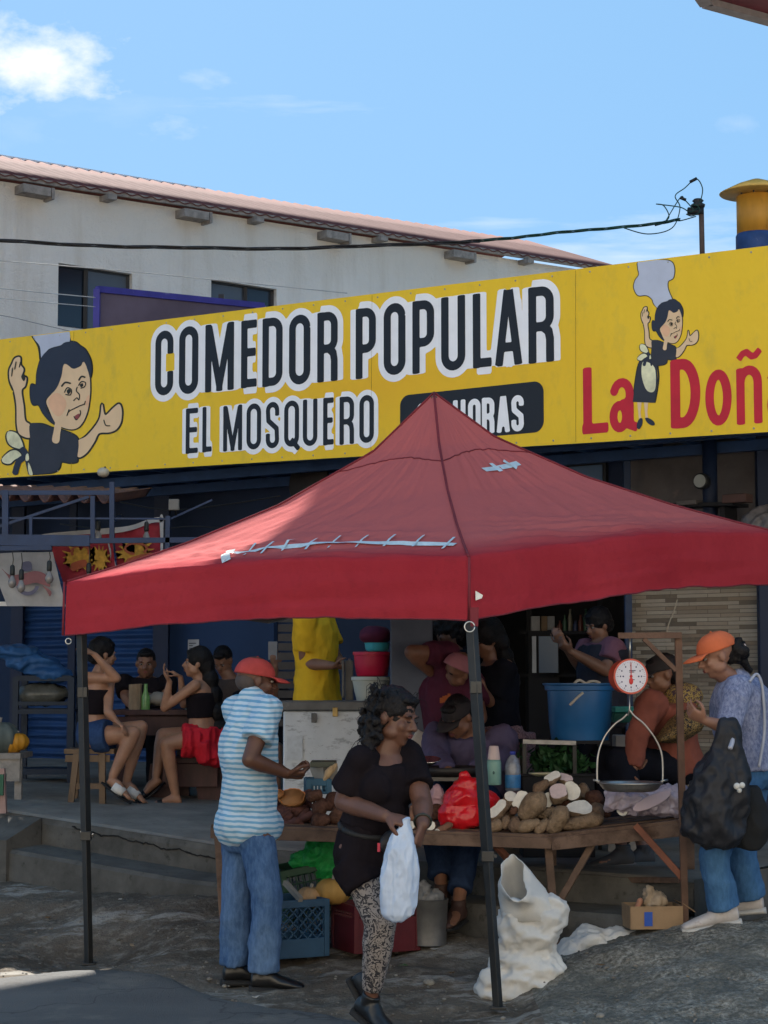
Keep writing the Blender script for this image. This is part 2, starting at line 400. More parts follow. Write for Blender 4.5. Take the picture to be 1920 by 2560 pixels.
# right end of the terrace
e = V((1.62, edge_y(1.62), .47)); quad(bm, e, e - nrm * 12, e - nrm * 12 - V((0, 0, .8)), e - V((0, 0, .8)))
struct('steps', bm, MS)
bm = BM()                                                # crack along the upper riser
pts = []
for i in range(60):
    x = -2.05 + i * .017 * 1.05; e = V((x, edge_y(x), 0)); pts.append(e + nrm * .018 + V((0, 0, plat(x, e.y) - .045 - .05 * i / 60 + .018 * noise.noise(V((x * 9, 0, 0))) + .01 * noise.noise(V((x * 40, 0, 0))))))
tube(bm, pts, [.004 + .006 * abs(noise.noise(V((i * .4, 0, 0)))) for i in range(60)], 5)
o = part('step_crack', bm, mat('crack_black', (.012, .011, .01), .95)); o['kind'] = 'structure'
# ramp at the left end
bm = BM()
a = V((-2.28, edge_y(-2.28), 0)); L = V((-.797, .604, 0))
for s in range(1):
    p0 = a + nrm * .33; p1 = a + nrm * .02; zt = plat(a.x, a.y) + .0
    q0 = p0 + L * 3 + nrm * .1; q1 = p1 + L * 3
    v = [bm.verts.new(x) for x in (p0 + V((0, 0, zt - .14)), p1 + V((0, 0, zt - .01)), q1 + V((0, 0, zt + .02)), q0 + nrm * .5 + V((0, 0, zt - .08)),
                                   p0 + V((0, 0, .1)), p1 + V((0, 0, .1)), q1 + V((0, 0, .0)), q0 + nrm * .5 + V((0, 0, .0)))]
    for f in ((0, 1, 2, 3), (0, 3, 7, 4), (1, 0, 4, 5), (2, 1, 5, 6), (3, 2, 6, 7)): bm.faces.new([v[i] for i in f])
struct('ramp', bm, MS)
# loose stones
mst = mat('stone_grey', (.2, .19, .17), .9, .3, 20)
for i, (px, py, s, lab) in enumerate([(1072, 2462, .032, 'pale broken stone on the ground left of the big white sack'), (930, 2392, .012, None), (1110, 2500, .012, None), (523, 2215, .015, None), (990, 2440, .01, None), (560, 2468, .012, None), (1500, 2545, .02, None)]):
    Y = 9.7
    for _ in range(8):
        p = P(px, py, Y); Y += (p.z - gz(p.x, Y)) * 3
    p = P(px, py, Y); p.z = gz(p.x, Y)
    bm = BM(); ell(bm, (0, 0, s * .4), (V((s, 0, 0)), V((0, s * .8, 0)), V((0, 0, s * .65))), 9, 6); me = smoothmesh(bm); fold(me, s * .35, (25, 25, 25), seed=i)
    me.transform(Matrix.Translation(p)); o = part('stone', me, mst, None, loc=p)
    tag(o, lab or 'small grey pebble lying loose on the dark ground', 'stone', None if lab else 'small pebbles on the ground')
# fine gravel, uncountable
bm = BM(); rnd = random.Random(3)
for i in range(1500):
    x = rnd.uniform(-2.2, 1.9); y = rnd.uniform(8.9, 12.2)
    if y < redge(x) + .02 and rnd.random() < .93: continue
    if y > edge_y(x) - .45: continue
    s = rnd.uniform(.003, .009) * (1 if rnd.random() < .93 else 1.9); ell(bm, (x, y, gz(x, y) + s * .4), (V((s, 0, 0)), V((0, s * .8, 0)), V((0, 0, s * .6))), 5, 4)
stuff('gravel', bm, mat('gravel_grey', (.16, .15, .135), .95, .5, 3), 'fine grey gravel scattered over the rough ground', 'gravel')
# ------------------------------------------------------------------ buildings behind
def rayplane(px, py, p0, n):
    dz = -(py - 1280) / F; d = V(((px - 960) / F, CP - dz * SP, SP + dz * CP)); c = V((0, 0, 1.5))
    return c + d * ((V(p0) - c).dot(n) / d.dot(n))
def wall_holes(bm, O, U, L, z0, z1, holes, depth, th=.2, n=None):
    """vertical wall from O along U, with rectangular openings (u0,u1,z0,z1) and their reveals"""
    n = n or V((U.y, -U.x, 0)); us = sorted({0, L, *[h[0] for h in holes], *[h[1] for h in holes]}); zs = sorted({z0, z1, *[h[2] for h in holes], *[h[3] for h in holes]})
    T = lambda u, z, d=0: V(O) + U * u + V((0, 0, z)) - n * d
    for a, b in zip(us, us[1:]):
        for c, d in zip(zs, zs[1:]):
            if any(h[0] <= (a + b) / 2 <= h[1] and h[2] <= (c + d) / 2 <= h[3] for h in holes): continue
            quad(bm, T(a, c), T(b, c), T(b, d), T(a, d))
    for h in holes:
        a, b, c, d = h
        for (p, q) in (((a, c), (b, c)), ((b, c), (b, d)), ((b, d), (a, d)), ((a, d), (a, c))): quad(bm, T(*p), T(*q), T(*q, depth), T(*p, depth))
    return T
def mstucco():
    m, t, b = shader('white_stucco'); k = NB(t)
    c = k.ramp(k.noise(.5, 6, .6), [(.3, (.76, .735, .68)), (.7, (.86, .835, .78))])
    st = k.noise(1.6, 6, .65, k.map((1.4, 1.4, .18)))
    c = k.mix(k.math('MULTIPLY', k.ramp(st, [(.50, (0, 0, 0)), (.72, (1, 1, 1))]), .6), c, (.56, .50, .41))
    geo = k.n('ShaderNodeSeparateXYZ'); k.l(k.tc, geo.inputs[0])
    up = k.ramp(k.math('MULTIPLY', k.math('SUBTRACT', geo.outputs['Z'], 6.6), .8), [(.2, (0, 0, 0)), (.9, (1, 1, 1))])
    c = k.mix(k.math('MULTIPLY', up, .5), c, (.62, .56, .46))      # soft shade under the eave, painted into the wall colour
    k.l(c, b.inputs['Base Color']); b.inputs['Roughness'].default_value = .95; b.inputs['Specular IOR Level'].default_value = .1
    k.bump(k.noise(12, 6, .75), .8, .04, b); return m
WU = V((.773, .634, 0)); WN = V((.634, -.773, 0)); WO = V((-3.75, 26, 0)) - WU * 9
wp = lambda px, py, off=0: rayplane(px, py, WO + WN * off, WN)
wu = lambda px, py: ((wp(px, py) - WO).dot(WU), wp(px, py).z)
holes = []
for (xa, ya, xb, yb) in ((147, 657, 330, 815), (529, 698, 692, 830)):
    a = wu(xa, ya); b = wu(xb, yb + 10); holes.append((a[0], b[0], b[1] if len(holes) else wu(xa, yb)[1], a[1]))
WL = wu(1455, 700)[0]; ez = 7.70
bld = thing('white_building', 'long white stucco building with a faded red corrugated roof behind the yellow banner', 'building', WO)
bm = BM(); T = wall_holes(bm, WO, WU, WL, 0, ez, holes, .16, n=WN)
quad(bm, T(WL, 0), T(WL, 0, 9), T(WL, ez, 9), T(WL, ez)); quad(bm, T(0, 0, 9), T(0, 0), T(0, ez), T(0, ez, 9))
quad(bm, T(0, ez), T(WL, ez), T(WL, ez + .022 * WL), T(0, ez + .001)); part('wall', bm, mstucco(), bld)
mfr = mat('window_frame_dark', (.02, .022, .025), .5); 
def mglass(name, c, r=.12):
    m, t, b = shader(name); b.inputs['Base Color'].default_value = (*c, 1); b.inputs['Roughness'].default_value = r; b.inputs['Specular IOR Level'].default_value = .6; return m
mgl = mglass('dark_glass', (.012, .018, .028)); mgl2 = mglass('blue_grey_glass', (.07, .09, .115), .25)
for i, h in enumerate(holes):
    a, b, c, d = h; fr = BM()
    for (p, q) in (((a, c), (b, c)), ((b, c), (b, d)), ((b, d), (a, d)), ((a, d), (a, c))): beam(fr, T(*p, .1), T(*q, .1), .05)
    mid = a + (b - a) * (.42 if i == 0 else .58)
    beam(fr, T(mid, c, .1), T(mid, d, .1), .05)
    w = part('window', fr, mfr, bld)
    g = BM(); quad(g, T(a, c, .12), T(mid, c, .12), T(mid, d, .12), T(a, d, .12)); part('pane', g, mgl if i == 0 else mgl2, w)
    g = BM(); quad(g, T(mid, c, .10), T(b, c, .10), T(b, d, .10), T(mid, d, .10)); part('pane', g, mgl2 if i == 0 else mgl, w)
def mroof():
    m, t, b = shader('faded_red_roof'); k = NB(t)
    c = k.ramp(k.noise(2.5, 6, .65, k.map((1, 1, 1))), [(.3, (.10, .034, .030)), (.7, (.15, .060, .055))])
    c = k.mix(k.ramp(k.noise(14, 6, .7), [(.55, (0, 0, 0)), (.75, (.6, .6, .6))]), c, (.18, .10, .09))
    k.l(c, b.inputs['Base Color']); b.inputs['Roughness'].default_value = .85; b.inputs['Specular IOR Level'].default_value = .1; return m
RL = wu(1585, 660)[0]; 
def roofp(u, s):     # s 0 eave .. 1 ridge
    z = ez + .05 + .022 * u + (1.0) * s + .014 * math.sin(u * 2 * math.pi / .21); return WO + WU * u + WN * (.14 - 2.69 * s) + V((0, 0, z))
bm = BM(); grid(bm, lambda a, b: roofp(a * RL, b), 900, 3); o = part('roof', bm, mroof(), bld, True); solid(o, .012)
bm = BM(); grid(bm, lambda a, b: WO + WU * (a * RL) - WN * (2.55 + 6.5 * b) + V((0, 0, ez + 1.03 + .022 * a * RL - b * 1.7)), 2, 2); part('roof', bm, mroof(), bld, label='rear slope of the faded red roof')
bm = BM(); beam(bm, WO - WN * 2.50 + V((0, 0, ez + 1.04)), WO + WU * (RL - 6.8) - WN * 2.54 + V((0, 0, ez + 1.04 + .022 * (RL - 6.8))), .10, .035); part('ridge_cap', bm, mat('white_metal_trim', (.75, .75, .75), .5), bld)
mwood = mat('old_grey_wood', (.26, .235, .21), .9, .3, 12, .4, 40, .01)
bm = BM(); beam(bm, WO + WN * .10 + V((0, 0, ez + .045)), WO + WU * (RL - .1) + WN * .10 + V((0, 0, ez + .045 + .022 * (RL - .1))), .05, .06); part('eave_board', bm, mwood, bld)
for px, py, big in ((72, 467, 1), (470, 525, 1), (821, 573, 1), (1136, 620, 1), (1490, 655, 1), (260, 487, 0), (628, 541, 0), (938, 585, 0), (1303, 633, 0)):
    u = wu(px, py)[0]; bm = BM()
    L_ = .40 if big else .13
    box(bm, WO + WU * u + WN * .10 + V((0, 0, ez + .022 * u - (.10 if big else .04))), (L_, .26, .11 if big else .07), math.atan2(WU.y, WU.x))
    if big: box(bm, WO + WU * (u + L_ / 2 + .04) + WN * .11 + V((0, 0, ez + .022 * u - .11)), (.04, .22, .15), math.atan2(WU.y, WU.x))
    part('roof_bracket', bm, mwood, bld)

# ---- purple framed board
PN = WN; PO = P(237, 722, 20.5); pu = lambda x, y: rayplane(x, y, PO, PN)
bd = thing('sign_board', 'blue framed grey-purple board standing between the white building and the banner', 'board', (PO.x, PO.y, 0))
A, B, C, D_ = pu(240, 724), pu(655, 766), pu(655, 766) - V((0, 0, 1.5)), pu(240, 724) - V((0, 0, 1.5))
bm = BM(); vs = [bm.verts.new(x) for x in (A, B, C, D_)]; bm.faces.new(vs); solid(part('panel', bm, mat('purple_grey', (.13, .105, .15), .8, .2, 2), bd), .02)
bm = BM()
for p, q in ((A, B), (B, C), (D_, A)): beam(bm, V(p) + PN * .02, V(q) + PN * .02, .065)
part('frame', bm, mat('violet_blue_paint', (.05, .045, .30), .5, .2, 5, dirt=(.5, .5, .6), ds=3, dth=.62), bd)
bm = BM()
for x in (300, 560): beam(bm, pu(x, 735) - PN * .05, V((pu(x, 735).x, pu(x, 735).y, 3)) - PN * .05, .06)
part('post', bm, mfr, bd)

# ------------------------------------------------------------------ yellow banner
BL, BR = P(0, 1195, 17.25), P(1920, 1080, 12.9)
BU = V((BR.x - BL.x, BR.y - BL.y, 0)); BW = BU.length; BU.normalize(); BN = V((BU.y, -BU.x, 0))
BO = V((BL.x, BL.y, 0))
bz = lambda px, py: rayplane(px, py, BO, BN)
def buz(px, py): p = bz(px, py); return (p - BO).dot(BU), p.z
def bpt(u, z, off=0): return BO + BU * u + V((0, 0, z)) + BN * off
def myellow():
    m, t, b = shader('banner_yellow'); k = NB(t)
    c = k.ramp(k.noise(.7, 5, .6), [(.3, (.84, .53, .008)), (.7, (.90, .59, .012))])
    c = k.mix(k.ramp(k.noise(7, 6, .7, k.map((1, 1, .6))), [(.52, (0, 0, 0)), (.8, (.5, .5, .5))]), c, (.50, .37, .05))
    # the print runs to a deeper orange yellow between the words
    def glow(px, py, rx, rz):
        c0 = bpt(*buz(px, py)); s = k.n('ShaderNodeVectorMath', operation='SUBTRACT'); k.l(k.tc, s.inputs[0]); s.inputs[1].default_value = c0 - V(ORG_B)
        q = k.n('ShaderNodeVectorMath', operation='MULTIPLY'); k.l(s.outputs[0], q.inputs[0]); q.inputs[1].default_value = (1 / rx, 1 / rx, 1 / rz)
        l = k.n('ShaderNodeVectorMath', operation='LENGTH'); k.l(q.outputs[0], l.inputs[0])
        return k.math('SUBTRACT', 1, l.outputs['Value'], True)
    c = k.mix(k.math('MULTIPLY', glow(960, 960, 2.2, .6), .9, True), c, (.84, .46, .004))
    k.l(c, b.inputs['Base Color']); b.inputs['Roughness'].default_value = .42; b.inputs['Specular IOR Level'].default_value = .4
    k.bump(k.noise(1.6, 5, .6, k.map((1, 1, .5))), .5, .05, b); return m
ORG_B = (BO.x, BO.y, 3)
ban = thing('shop_banner', 'big yellow printed banner with black lettering and a chef woman logo above the eatery', 'banner', ORG_B)
u0, u1 = -1.6, BW + .9
ze = lambda u, top: (BL.z + (BR.z - BL.z) * u / BW) if not top else (TLz + (TRz - TLz) * u / BW)
TLz, TRz = P(0, 848, 17.25).z, P(1920, 615, 12.9).z
bm = BM(); grid(bm, lambda a, b: bpt(u0 + (u1 - u0) * a, ze(u0 + (u1 - u0) * a, 0) * (1 - b) + ze(u0 + (u1 - u0) * a, 1) * b, 0), 60, 10)
part('printed_sheet', bm, myellow(), ban)
bm = BM()
for zt in (0, 1): beam(bm, bpt(u0, ze(u0, zt) + (-.03 if zt else .03), -.08), bpt(u1, ze(u1, zt) + (-.03 if zt else .03), -.08), .06)
for i in range(9):
    u = u0 + .2 + i * (u1 - u0 - .4) / 8; beam(bm, bpt(u, ze(u, 0), -.08), bpt(u, ze(u, 1) - .07, -.08), .05)
part('frame', bm, mat('blue_steel', (.025, .065, .17), .5, .25, 6), ban)
bm = BM()
for u in (BW * .12, BW * .555, BW * .80): beam(bm, bpt(u, ze(u, 0) + .01, .0010), bpt(u + .01, ze(u, 1) - .01, .0010), .003, .002, up=BN)
part('sheet_seam', bm, mat('seam_ochre', (.40, .26, .02), .7), ban)
bm = BM()
for i in range(24): u = .1 + i * (BW - .2) / 23; lathe(bm, bpt(u, ze(u, 1) - .03, 0), [(.008, 0), (.006, .003)], 8, BN); lathe(bm, bpt(u, ze(u, 0) + .03, 0), [(.008, 0), (.006, .003)], 8, BN)
part('rivet', bm, mat('rivet_grey', (.35, .33, .25), .5), ban)['kind'] = 'stuff'
# glyphs as stroke centre lines in a w x h box
def arc(cx, cy, rx, ry, a0, a1, n=10): return [(cx + rx * math.cos(R(a0 + (a1 - a0) * i / n)), cy + ry * math.sin(R(a0 + (a1 - a0) * i / n))) for i in range(n + 1)]
def glyph(ch, w, h, t):
    a, b, c, d = t / 2, w - t / 2, t / 2, h - t / 2; r = min((b - a) / 2, .5 * w); m = w / 2
    O = arc(m, d - r, r, r, 0, 180) + arc(m, c + r, r, r, 180, 360) + [(b, d - r)]
    def bowl(y0, y1, x0=a):
        q = min(r * 1.0, (y1 - y0) / 2); return [(x0, y1), (b - q, y1)] + arc(b - q, y1 - q, q, q, 90, 0)[1:] + arc(b - q, y0 + q, q, q, 0, -90) + [(x0, y0)]
    if ch == 'O': return [O]
    if ch == 'C': return [[(b, h * .64)] + arc(m, d - r, r, r, 0, 180) + arc(m, c + r, r, r, 180, 360) + [(b, h * .36)]]
    if ch == 'D': return [[(a, 0), (a, h)], bowl(c, d)]
    if ch == 'E': return [[(a, 0), (a, h)], [(a, d), (w, d)], [(a, h * .52), (w * .92, h * .52)], [(a, c), (w, c)]]
    if ch == 'L': return [[(a, 0), (a, h)], [(a, c), (w, c)]]
    if ch == 'H': return [[(a, 0), (a, h)], [(b, 0), (b, h)], [(a, h * .52), (b, h * .52)]]
    if ch == 'M': return [[(a, 0), (a, h)], [(b, 0), (b, h)], [(a + t * .12, h - t * .3), (m, t * .6)], [(b - t * .12, h - t * .3), (m, t * .6)], [(m, t * .9), (m, 0)]]
    if ch == 'A': return [[(a, 0), (m - t * .1, h)], [(b, 0), (m + t * .1, h)], [(a + t * .5, h * .24), (b - t * .5, h * .24)]]
    if ch == 'P': return [[(a, 0), (a, h)], bowl(h * .42, d)]
    if ch == 'R': return [[(a, 0), (a, h)], bowl(h * .47, d), [(b - r * .8, h * .47), (b - r * .15, h * .40), (b, h * .30), (b, 0)]]
    if ch == 'U': return [[(a, h)] + arc(m, c + r, r, r, 180, 360) + [(b, h)]]
    if ch == 'Q': return [O, [(m - t * .1, h * .16), (w * .98, -h * .055)]]
    if ch == 'S': return [[(b, h * .70)] + arc(m, d - r, r, r, 0, 180) + [(a + r * .1, h * .60), (b - r * .1, h * .42)] + arc(m, c + r, r, r, 0, -180) + [(a, h * .31)]]
    if ch == '2': return [[(a, h * .68)] + arc(m, d - r, r, r, 180, 0) + [(b, h * .62), (a, h * .14), (a, c), (w, c)]]
    if ch == '4': return [[(b - t * .5, 0), (b - t * .5, h)], [(b - t * .7, h * .97), (a, h * .3), (w, h * .3)]]
    return []
def dist_polys(X, Z, polys, t):
    D = np.full(X.shape, 1e9)
    for pl in polys:
        n = len(pl)
        for i in range(n - 1):
            (ax, az), (bx, bzz) = pl[i], pl[i + 1]; dx, dz = bx - ax, bzz - az; L = math.hypot(dx, dz)
            if L < 1e-9: continue
            dx /= L; dz /= L; s = (X - ax) * dx + (Z - az) * dz; p = np.abs((X - ax) * dz - (Z - az) * dx)
            cap = np.hypot(p, np.maximum(np.maximum(-s, s - L), 0)) - t / 2
            if i == 0: cap = np.where(s < 0, np.maximum(p - t / 2, -s), cap)
            if i == n - 2: cap = np.where(s > L, np.maximum(p - t / 2, s - L), cap)
            D = np.minimum(D, cap)
    return D
def iso_mesh(bm, f, a0, a1, z0, z1, st, off):
    """filled region f<0 as flat faces, cut at the zero line"""
    nx = max(2, int((a1 - a0) / st)); nz = max(2, int((z1 - z0) / st)); xs = np.linspace(a0, a1, nx + 1); zs = np.linspace(z0, z1, nz + 1)
    X, Z = np.meshgrid(xs, zs, indexing='ij'); D = f(X, Z)
    for i in range(nx):
        run = None
        for j in range(nz):
            c = [(i, j), (i + 1, j), (i + 1, j + 1), (i, j + 1)]; d = [D[q] for q in c]; full = all(v < 0 for v in d)
            if full:
                if run is None: run = j
            if (not full or j == nz - 1) and run is not None:
                e = j if not full else j + 1
                bm.faces.new([bm.verts.new(bpt(xs[q], zs[w], off)) for q, w in ((i, run), (i + 1, run), (i + 1, e), (i, e))]); run = None
            if full or all(v >= 0 for v in d): continue
            poly = []
            for k in range(4):
                p, q = c[k], c[(k + 1) % 4]; dp, dq = D[p], D[q]
                if dp < 0: poly.append((xs[p[0]], zs[p[1]]))
                if (dp < 0) != (dq < 0):
                    t = dp / (dp - dq); poly.append((xs[p[0]] + (xs[q[0]] - xs[p[0]]) * t, zs[p[1]] + (zs[q[1]] - zs[p[1]]) * t))
            if len(poly) > 2: bm.faces.new([bm.verts.new(bpt(x, z, off)) for x, z in poly])
g1 = lambda x, y: (.5787 * x, 350 + .5787 * y)
g2 = lambda x, y: (960 + .5787 * x, 350 + .5787 * y)
rows_ = [
 (g1, 'COMEDOR', [(672, 750, 824, 1103), (775, 858, 805, 1097), (888, 1012, 793, 1083), (1043, 1110, 779, 1068), (1135, 1222, 768, 1062), (1250, 1342, 755, 1056), (1372, 1460, 743, 1042)], .17),
 (g1, 'P', [(1538, 1625, 726, 1028)], .17), (g2, 'O', [(0, 94, 705, 1015)], .17), (g2, 'PULAR', [(124, 218, 693, 1005), (248, 352, 676, 996), (385, 465, 662, 982), (480, 598, 648, 972), (625, 735, 633, 960)], .17),
 (t5, 'MOSQUERO', [(122, 220, 132, 366), (243, 318, 122, 360), (343, 412, 114, 354), (438, 515, 107, 346), (535, 610, 100, 342), (640, 694, 92, 336), (725, 800, 86, 332), (828, 903, 78, 326)], .16),
 (lambda x, y: (1.1573 * x, 1.1573 * y), 'EL', [(402, 428, 882, 979), (438, 458, 879, 976)], .16)]
lets = []
for zf, word, bbs, tr in rows_:
    for ch, (xa, xb, ya, yb) in zip(word, bbs):
        pa, pb = zf(xa, (ya + yb) / 2), zf(xb, (ya + yb) / 2); pt, pq = zf((xa + xb) / 2, ya), zf((xa + xb) / 2, yb)
        ua, ub = buz(*pa)[0], buz(*pb)[0]; zt, zb = buz(*pt)[1], buz(*pq)[1]; t = (zt - zb) * tr * .72
        gl = [[(ua + x, zb + z - .012 * (x - (ub - ua) / 2)) for x, z in pl] for pl in glyph(ch, ub - ua, zt - zb, t)]
        lets.append((word, gl, t, ua, ub, zb, zt))
mblk = mat('banner_black', (.012, .013, .018), .45, .1); mwht = mat('banner_white', (.90, .90, .93), .5, .04)
for nm, grow, off, m_ in (('lettering_outline', .052, .002, mwht), ('lettering', 0, .004, mblk)):
    bm = BM()
    for grp in (('COMEDOR',), ('P', 'O', 'PULAR'), ('MOSQUERO',), ('EL',)):
        L_ = [l for l in lets if l[0] in grp]; 
        if grow:
            polys = [(p, l[2]) for l in L_ for p in l[1]]; a0 = min(l[3] for l in L_) - .1; a1 = max(l[4] for l in L_) + .1; z0 = min(l[5] for l in L_) - .12; z1 = max(l[6] for l in L_) + .1
            def f(X, Z):
                D = np.full(X.shape, 1e9)
                for p, t in polys: D = np.minimum(D, dist_polys(X, Z, [p], t + 2 * (grow if grp[0] in ('COMEDOR', 'P') else .04)))
                return D
            iso_mesh(bm, f, a0, a1, z0, z1, .013, off)
        else:
            for l in L_: iso_mesh(bm, lambda X, Z: dist_polys(X, Z, l[1], l[2]), l[3] - .03, l[4] + .03, l[5] - .06, l[6] + .03, .009, off)
    part(nm, bm, m_, ban)
# thin yellow lines showing in the counters of the big letters
bm = BM()
for l in lets:
    if l[0] in ('COMEDOR', 'P', 'O', 'PULAR'):
        pass
bm.free()
# the black rounded box
bx = [buz(*g2(x, y)) for x, y in ((70, 1100), (690, 1050), (695, 1265), (72, 1300))]
a0, a1 = bx[0][0], bx[1][0]; z0 = buz(*g2(380, 1288))[1]; z1 = buz(*g2(380, 1072))[1]; r_ = .08
def rbox(X, Z):
    cx, cz = (a0 + a1) / 2, (z0 + z1) / 2; qx = np.abs(X - cx) - (a1 - a0) / 2 + r_; qz = np.abs(Z - cz) - (z1 - z0) / 2 + r_
    return np.hypot(np.maximum(qx, 0), np.maximum(qz, 0)) + np.minimum(np.maximum(qx, qz), 0) - r_
bm = BM(); iso_mesh(bm, rbox, a0 - .03, a1 + .03, z0 - .03, z1 + .03, .015, .002); part('hours_box', bm, mblk, ban)
bm = BM(); cs = '24 HORAS'; xs_ = [142, 205, 0, 300, 365, 425, 488, 552]; 
for ch, x in zip(cs, xs_):
    if ch == ' ': continue
    ua = buz(*g2(x, 1170))[0]; ub = buz(*g2(x + (54 if ch != 'A' else 58), 1170))[0]
    xc = x + 27; zt = buz(*g2(xc, 1142 - (xc - 100) * .082))[1]; zb = buz(*g2(xc, 1270 - (xc - 100) * .06 + 18))[1]; t = .042
    gl = [[(ua + p, zb + q) for p, q in pl] for pl in glyph(ch, ub - ua, zt - zb, t)]
    iso_mesh(bm, lambda X, Z: dist_polys(X, Z, gl, t), ua - .03, ub + .03, zb - .03, zt + .03, .009, .006)
part('hours_lettering', bm, mwht, ban)
# red script: L a D o n a
mred = mat('banner_red', (.55, .012, .03), .45, .1)
q6 = lambda x, y: (1150 + .4641 * x, 650 + .4641 * y)
def box6(xa, xb, ya, yb):
    pa, pb = q6(xa, (ya + yb) / 2), q6(xb, (ya + yb) / 2); pt, pq = q6((xa + xb) / 2, ya), q6((xa + xb) / 2, yb)
    return buz(*pa)[0], buz(*pb)[0], buz(*pq)[1], buz(*pt)[1]
def redg(ch, w, h, t):
    m = w / 2; a, b = t / 2, w - t / 2
    if ch == 'L': return [[(a, 0), (a, h)], [(0, t * .36), (w, t * .36)]], t
    if ch == 'D': return [[(a, 0), (a, h)], [(a, h - t * .36), (w * .42, h - t * .36)] + arc(w * .42, h / 2, b - w * .42, h / 2 - t * .36, 90, -90, 16) + [(a, t * .36)]], t
    if ch == 'o': return [arc(m, h / 2, m - t / 2, h / 2 - t * .42, 0, 360, 26)], t
    if ch == 'a': return [[(t * .4, h * .74)] + arc(m, h * .72, m - t / 2, h * .28 - t * .36, 165, 0, 8) + [(b, t * .6), (w + t * .3, t * .3)], arc(m * .82, h * .29, m * .82 - t * .42, h * .29 - t * .38, 0, 360, 18), [(m, h * .52), (b, h * .56)]], t
    if ch == 'n': return [[(a, 0), (a, h * .97)], [(a, h * .74)] + arc(m, h * .72, m - t / 2, h * .28 - t * .36, 180, 0, 10) + [(b, 0)]], t
    if ch == '~': return [[(0, h * .2), (w * .2, h * .62), (w * .38, h * .72), (w * .62, h * .35), (w * .8, h * .4), (w, h * .8)]], t
bm = BM()
for ch, bb, tr in (('L', (660, 798, 577, 930), .40), ('a', (806, 940, 640, 925), .37), ('D', (1130, 1300, 535, 900), .36), ('o', (1318, 1468, 590, 892), .36), ('n', (1486, 1632, 572, 882), .36), ('~', (1500, 1615, 475, 545), .33), ('a', (1655, 1800, 560, 868), .36)):
    ua, ub, zb, zt = box6(*bb); pls, t = redg(ch, ub - ua, zt - zb, (ub - ua) * tr); t2 = t * .86
    gl = [[(ua + x, zb + z) for x, z in pl] for pl in pls]; iso_mesh(bm, lambda X, Z: dist_polys(X, Z, gl, t2), ua - .05, ub + .08, zb - .05, zt + .05, .011, .002)
part('red_lettering', bm, mred, ban)
# ---- the chef woman, drawn twice: shapes on the sheet, layered by 1.5 mm
mskin_p = mat('print_skin', (.78, .55, .33), .5, .05); mhair_p = mat('print_navy', (.022, .028, .05), .5, .1); mline = mat('print_line', (.02, .02, .012), .5)
mhat = mat('print_hat', (.5, .54, .66), .5, .12, 3); mblush = mat('print_blush', (.80, .47, .28), .5, .1); mshirt_p = mat('print_shirt', (.03, .032, .045), .5, .1); mapron = mat('print_apron', (.7, .68, .45), .5, .3, 8)
k3 = lambda x, y: (.2532 * x, 800 + .2532 * y)
def k6(x, y):   # same drawing, at the size and place of the second figure
    s = .5065; X, Y = .2532 * x, .2532 * y; cx, cy = .2532 * 740, .2532 * 650
    return 1150 + .4641 * 1156 + (X - cx) * s, 650 + .4641 * 331 + (Y - cy) * s * .99
clipz = lambda u, z: min(max(z, ze(u, 0) + .006), ze(u, 1) - .006)
def fillp(bm, k, pts, off, closed=True, smooth=True):
    from mathutils.geometry import delaunay_2d_cdt
    q = [V((x, y, 0)) for x, y in pts]; q = cr(q, 5, True) if smooth else q; n = len(q)
    vv, _, ff, *_r = delaunay_2d_cdt([V((p.x, p.y)) for p in q], [(i, (i + 1) % n) for i in range(n)], [], 1, 1e-4); vs = []
    for p in vv:
        u, z = buz(*k(p[0], p[1])); vs.append(bm.verts.new(bpt(u, clipz(u, z), off)))
    for f in ff:
        try: bm.faces.new([vs[i] for i in f])
        except ValueError: pass
def line(bm, k, pts, w, off, smooth=True):
    q = [V((x, y, 0)) for x, y in pts]; q = cr(q, 6) if smooth else q; n = len(q); prev = None
    for i, p in enumerate(q):
        d = (q[min(n - 1, i + 1)] - q[max(0, i - 1)]).normalized(); nn = V((-d.y, d.x, 0)) * w * (.5 if 0 < i < n - 1 else .2)
        r = []
        for s in (p + nn, p - nn):
            u, z = buz(*k(s.x, s.y)); r.append(bm.verts.new(bpt(u, clipz(u, z), off)))
        if prev: bm.faces.new((prev[0], prev[1], r[1], r[0]))
        prev = r
FACE = [(640, 430), (720, 480), (800, 455), (830, 410), (880, 520), (893, 620), (890, 760), (862, 920), (800, 1040), (720, 1080), (620, 1060), (545, 1010), (490, 890), (462, 800), (520, 720), (590, 610)]
HAIR = [(590, 260), (650, 220), (740, 218), (800, 260), (850, 300), (900, 400), (910, 500), (893, 570), (872, 500), (835, 415), (790, 455), (730, 482), (640, 435), (610, 560), (560, 680), (470, 770), (455, 800), (480, 890), (550, 1020), (500, 1000), (430, 920), (385, 840), (330, 835), (305, 760), (310, 640), (360, 640), (370, 520), (410, 380), (480, 300)]
ARM1 = [(140, 700), (100, 600), (95, 500), (120, 440), (150, 380), (200, 370), (205, 440), (235, 490), (215, 560), (262, 570), (250, 650), (215, 700), (235, 850), (250, 990), (300, 1040), (300, 1160), (200, 1130), (170, 1040), (165, 850)]
ARM2 = [(770, 1200), (850, 1150), (940, 1050), (990, 960), (1010, 830), (1040, 940), (1120, 870), (1180, 830), (1205, 900), (1195, 1010), (1150, 1080), (1080, 1110), (980, 1120), (930, 1210), (850, 1320), (770, 1350)]
SHIRT = [(300, 1030), (420, 1030), (530, 1070), (620, 1090), (770, 1170), (768, 1350), (762, 1400), (690, 1410), (610, 1400), (590, 1460), (540, 1500), (430, 1520), (330, 1525), (290, 1440), (300, 1200)]
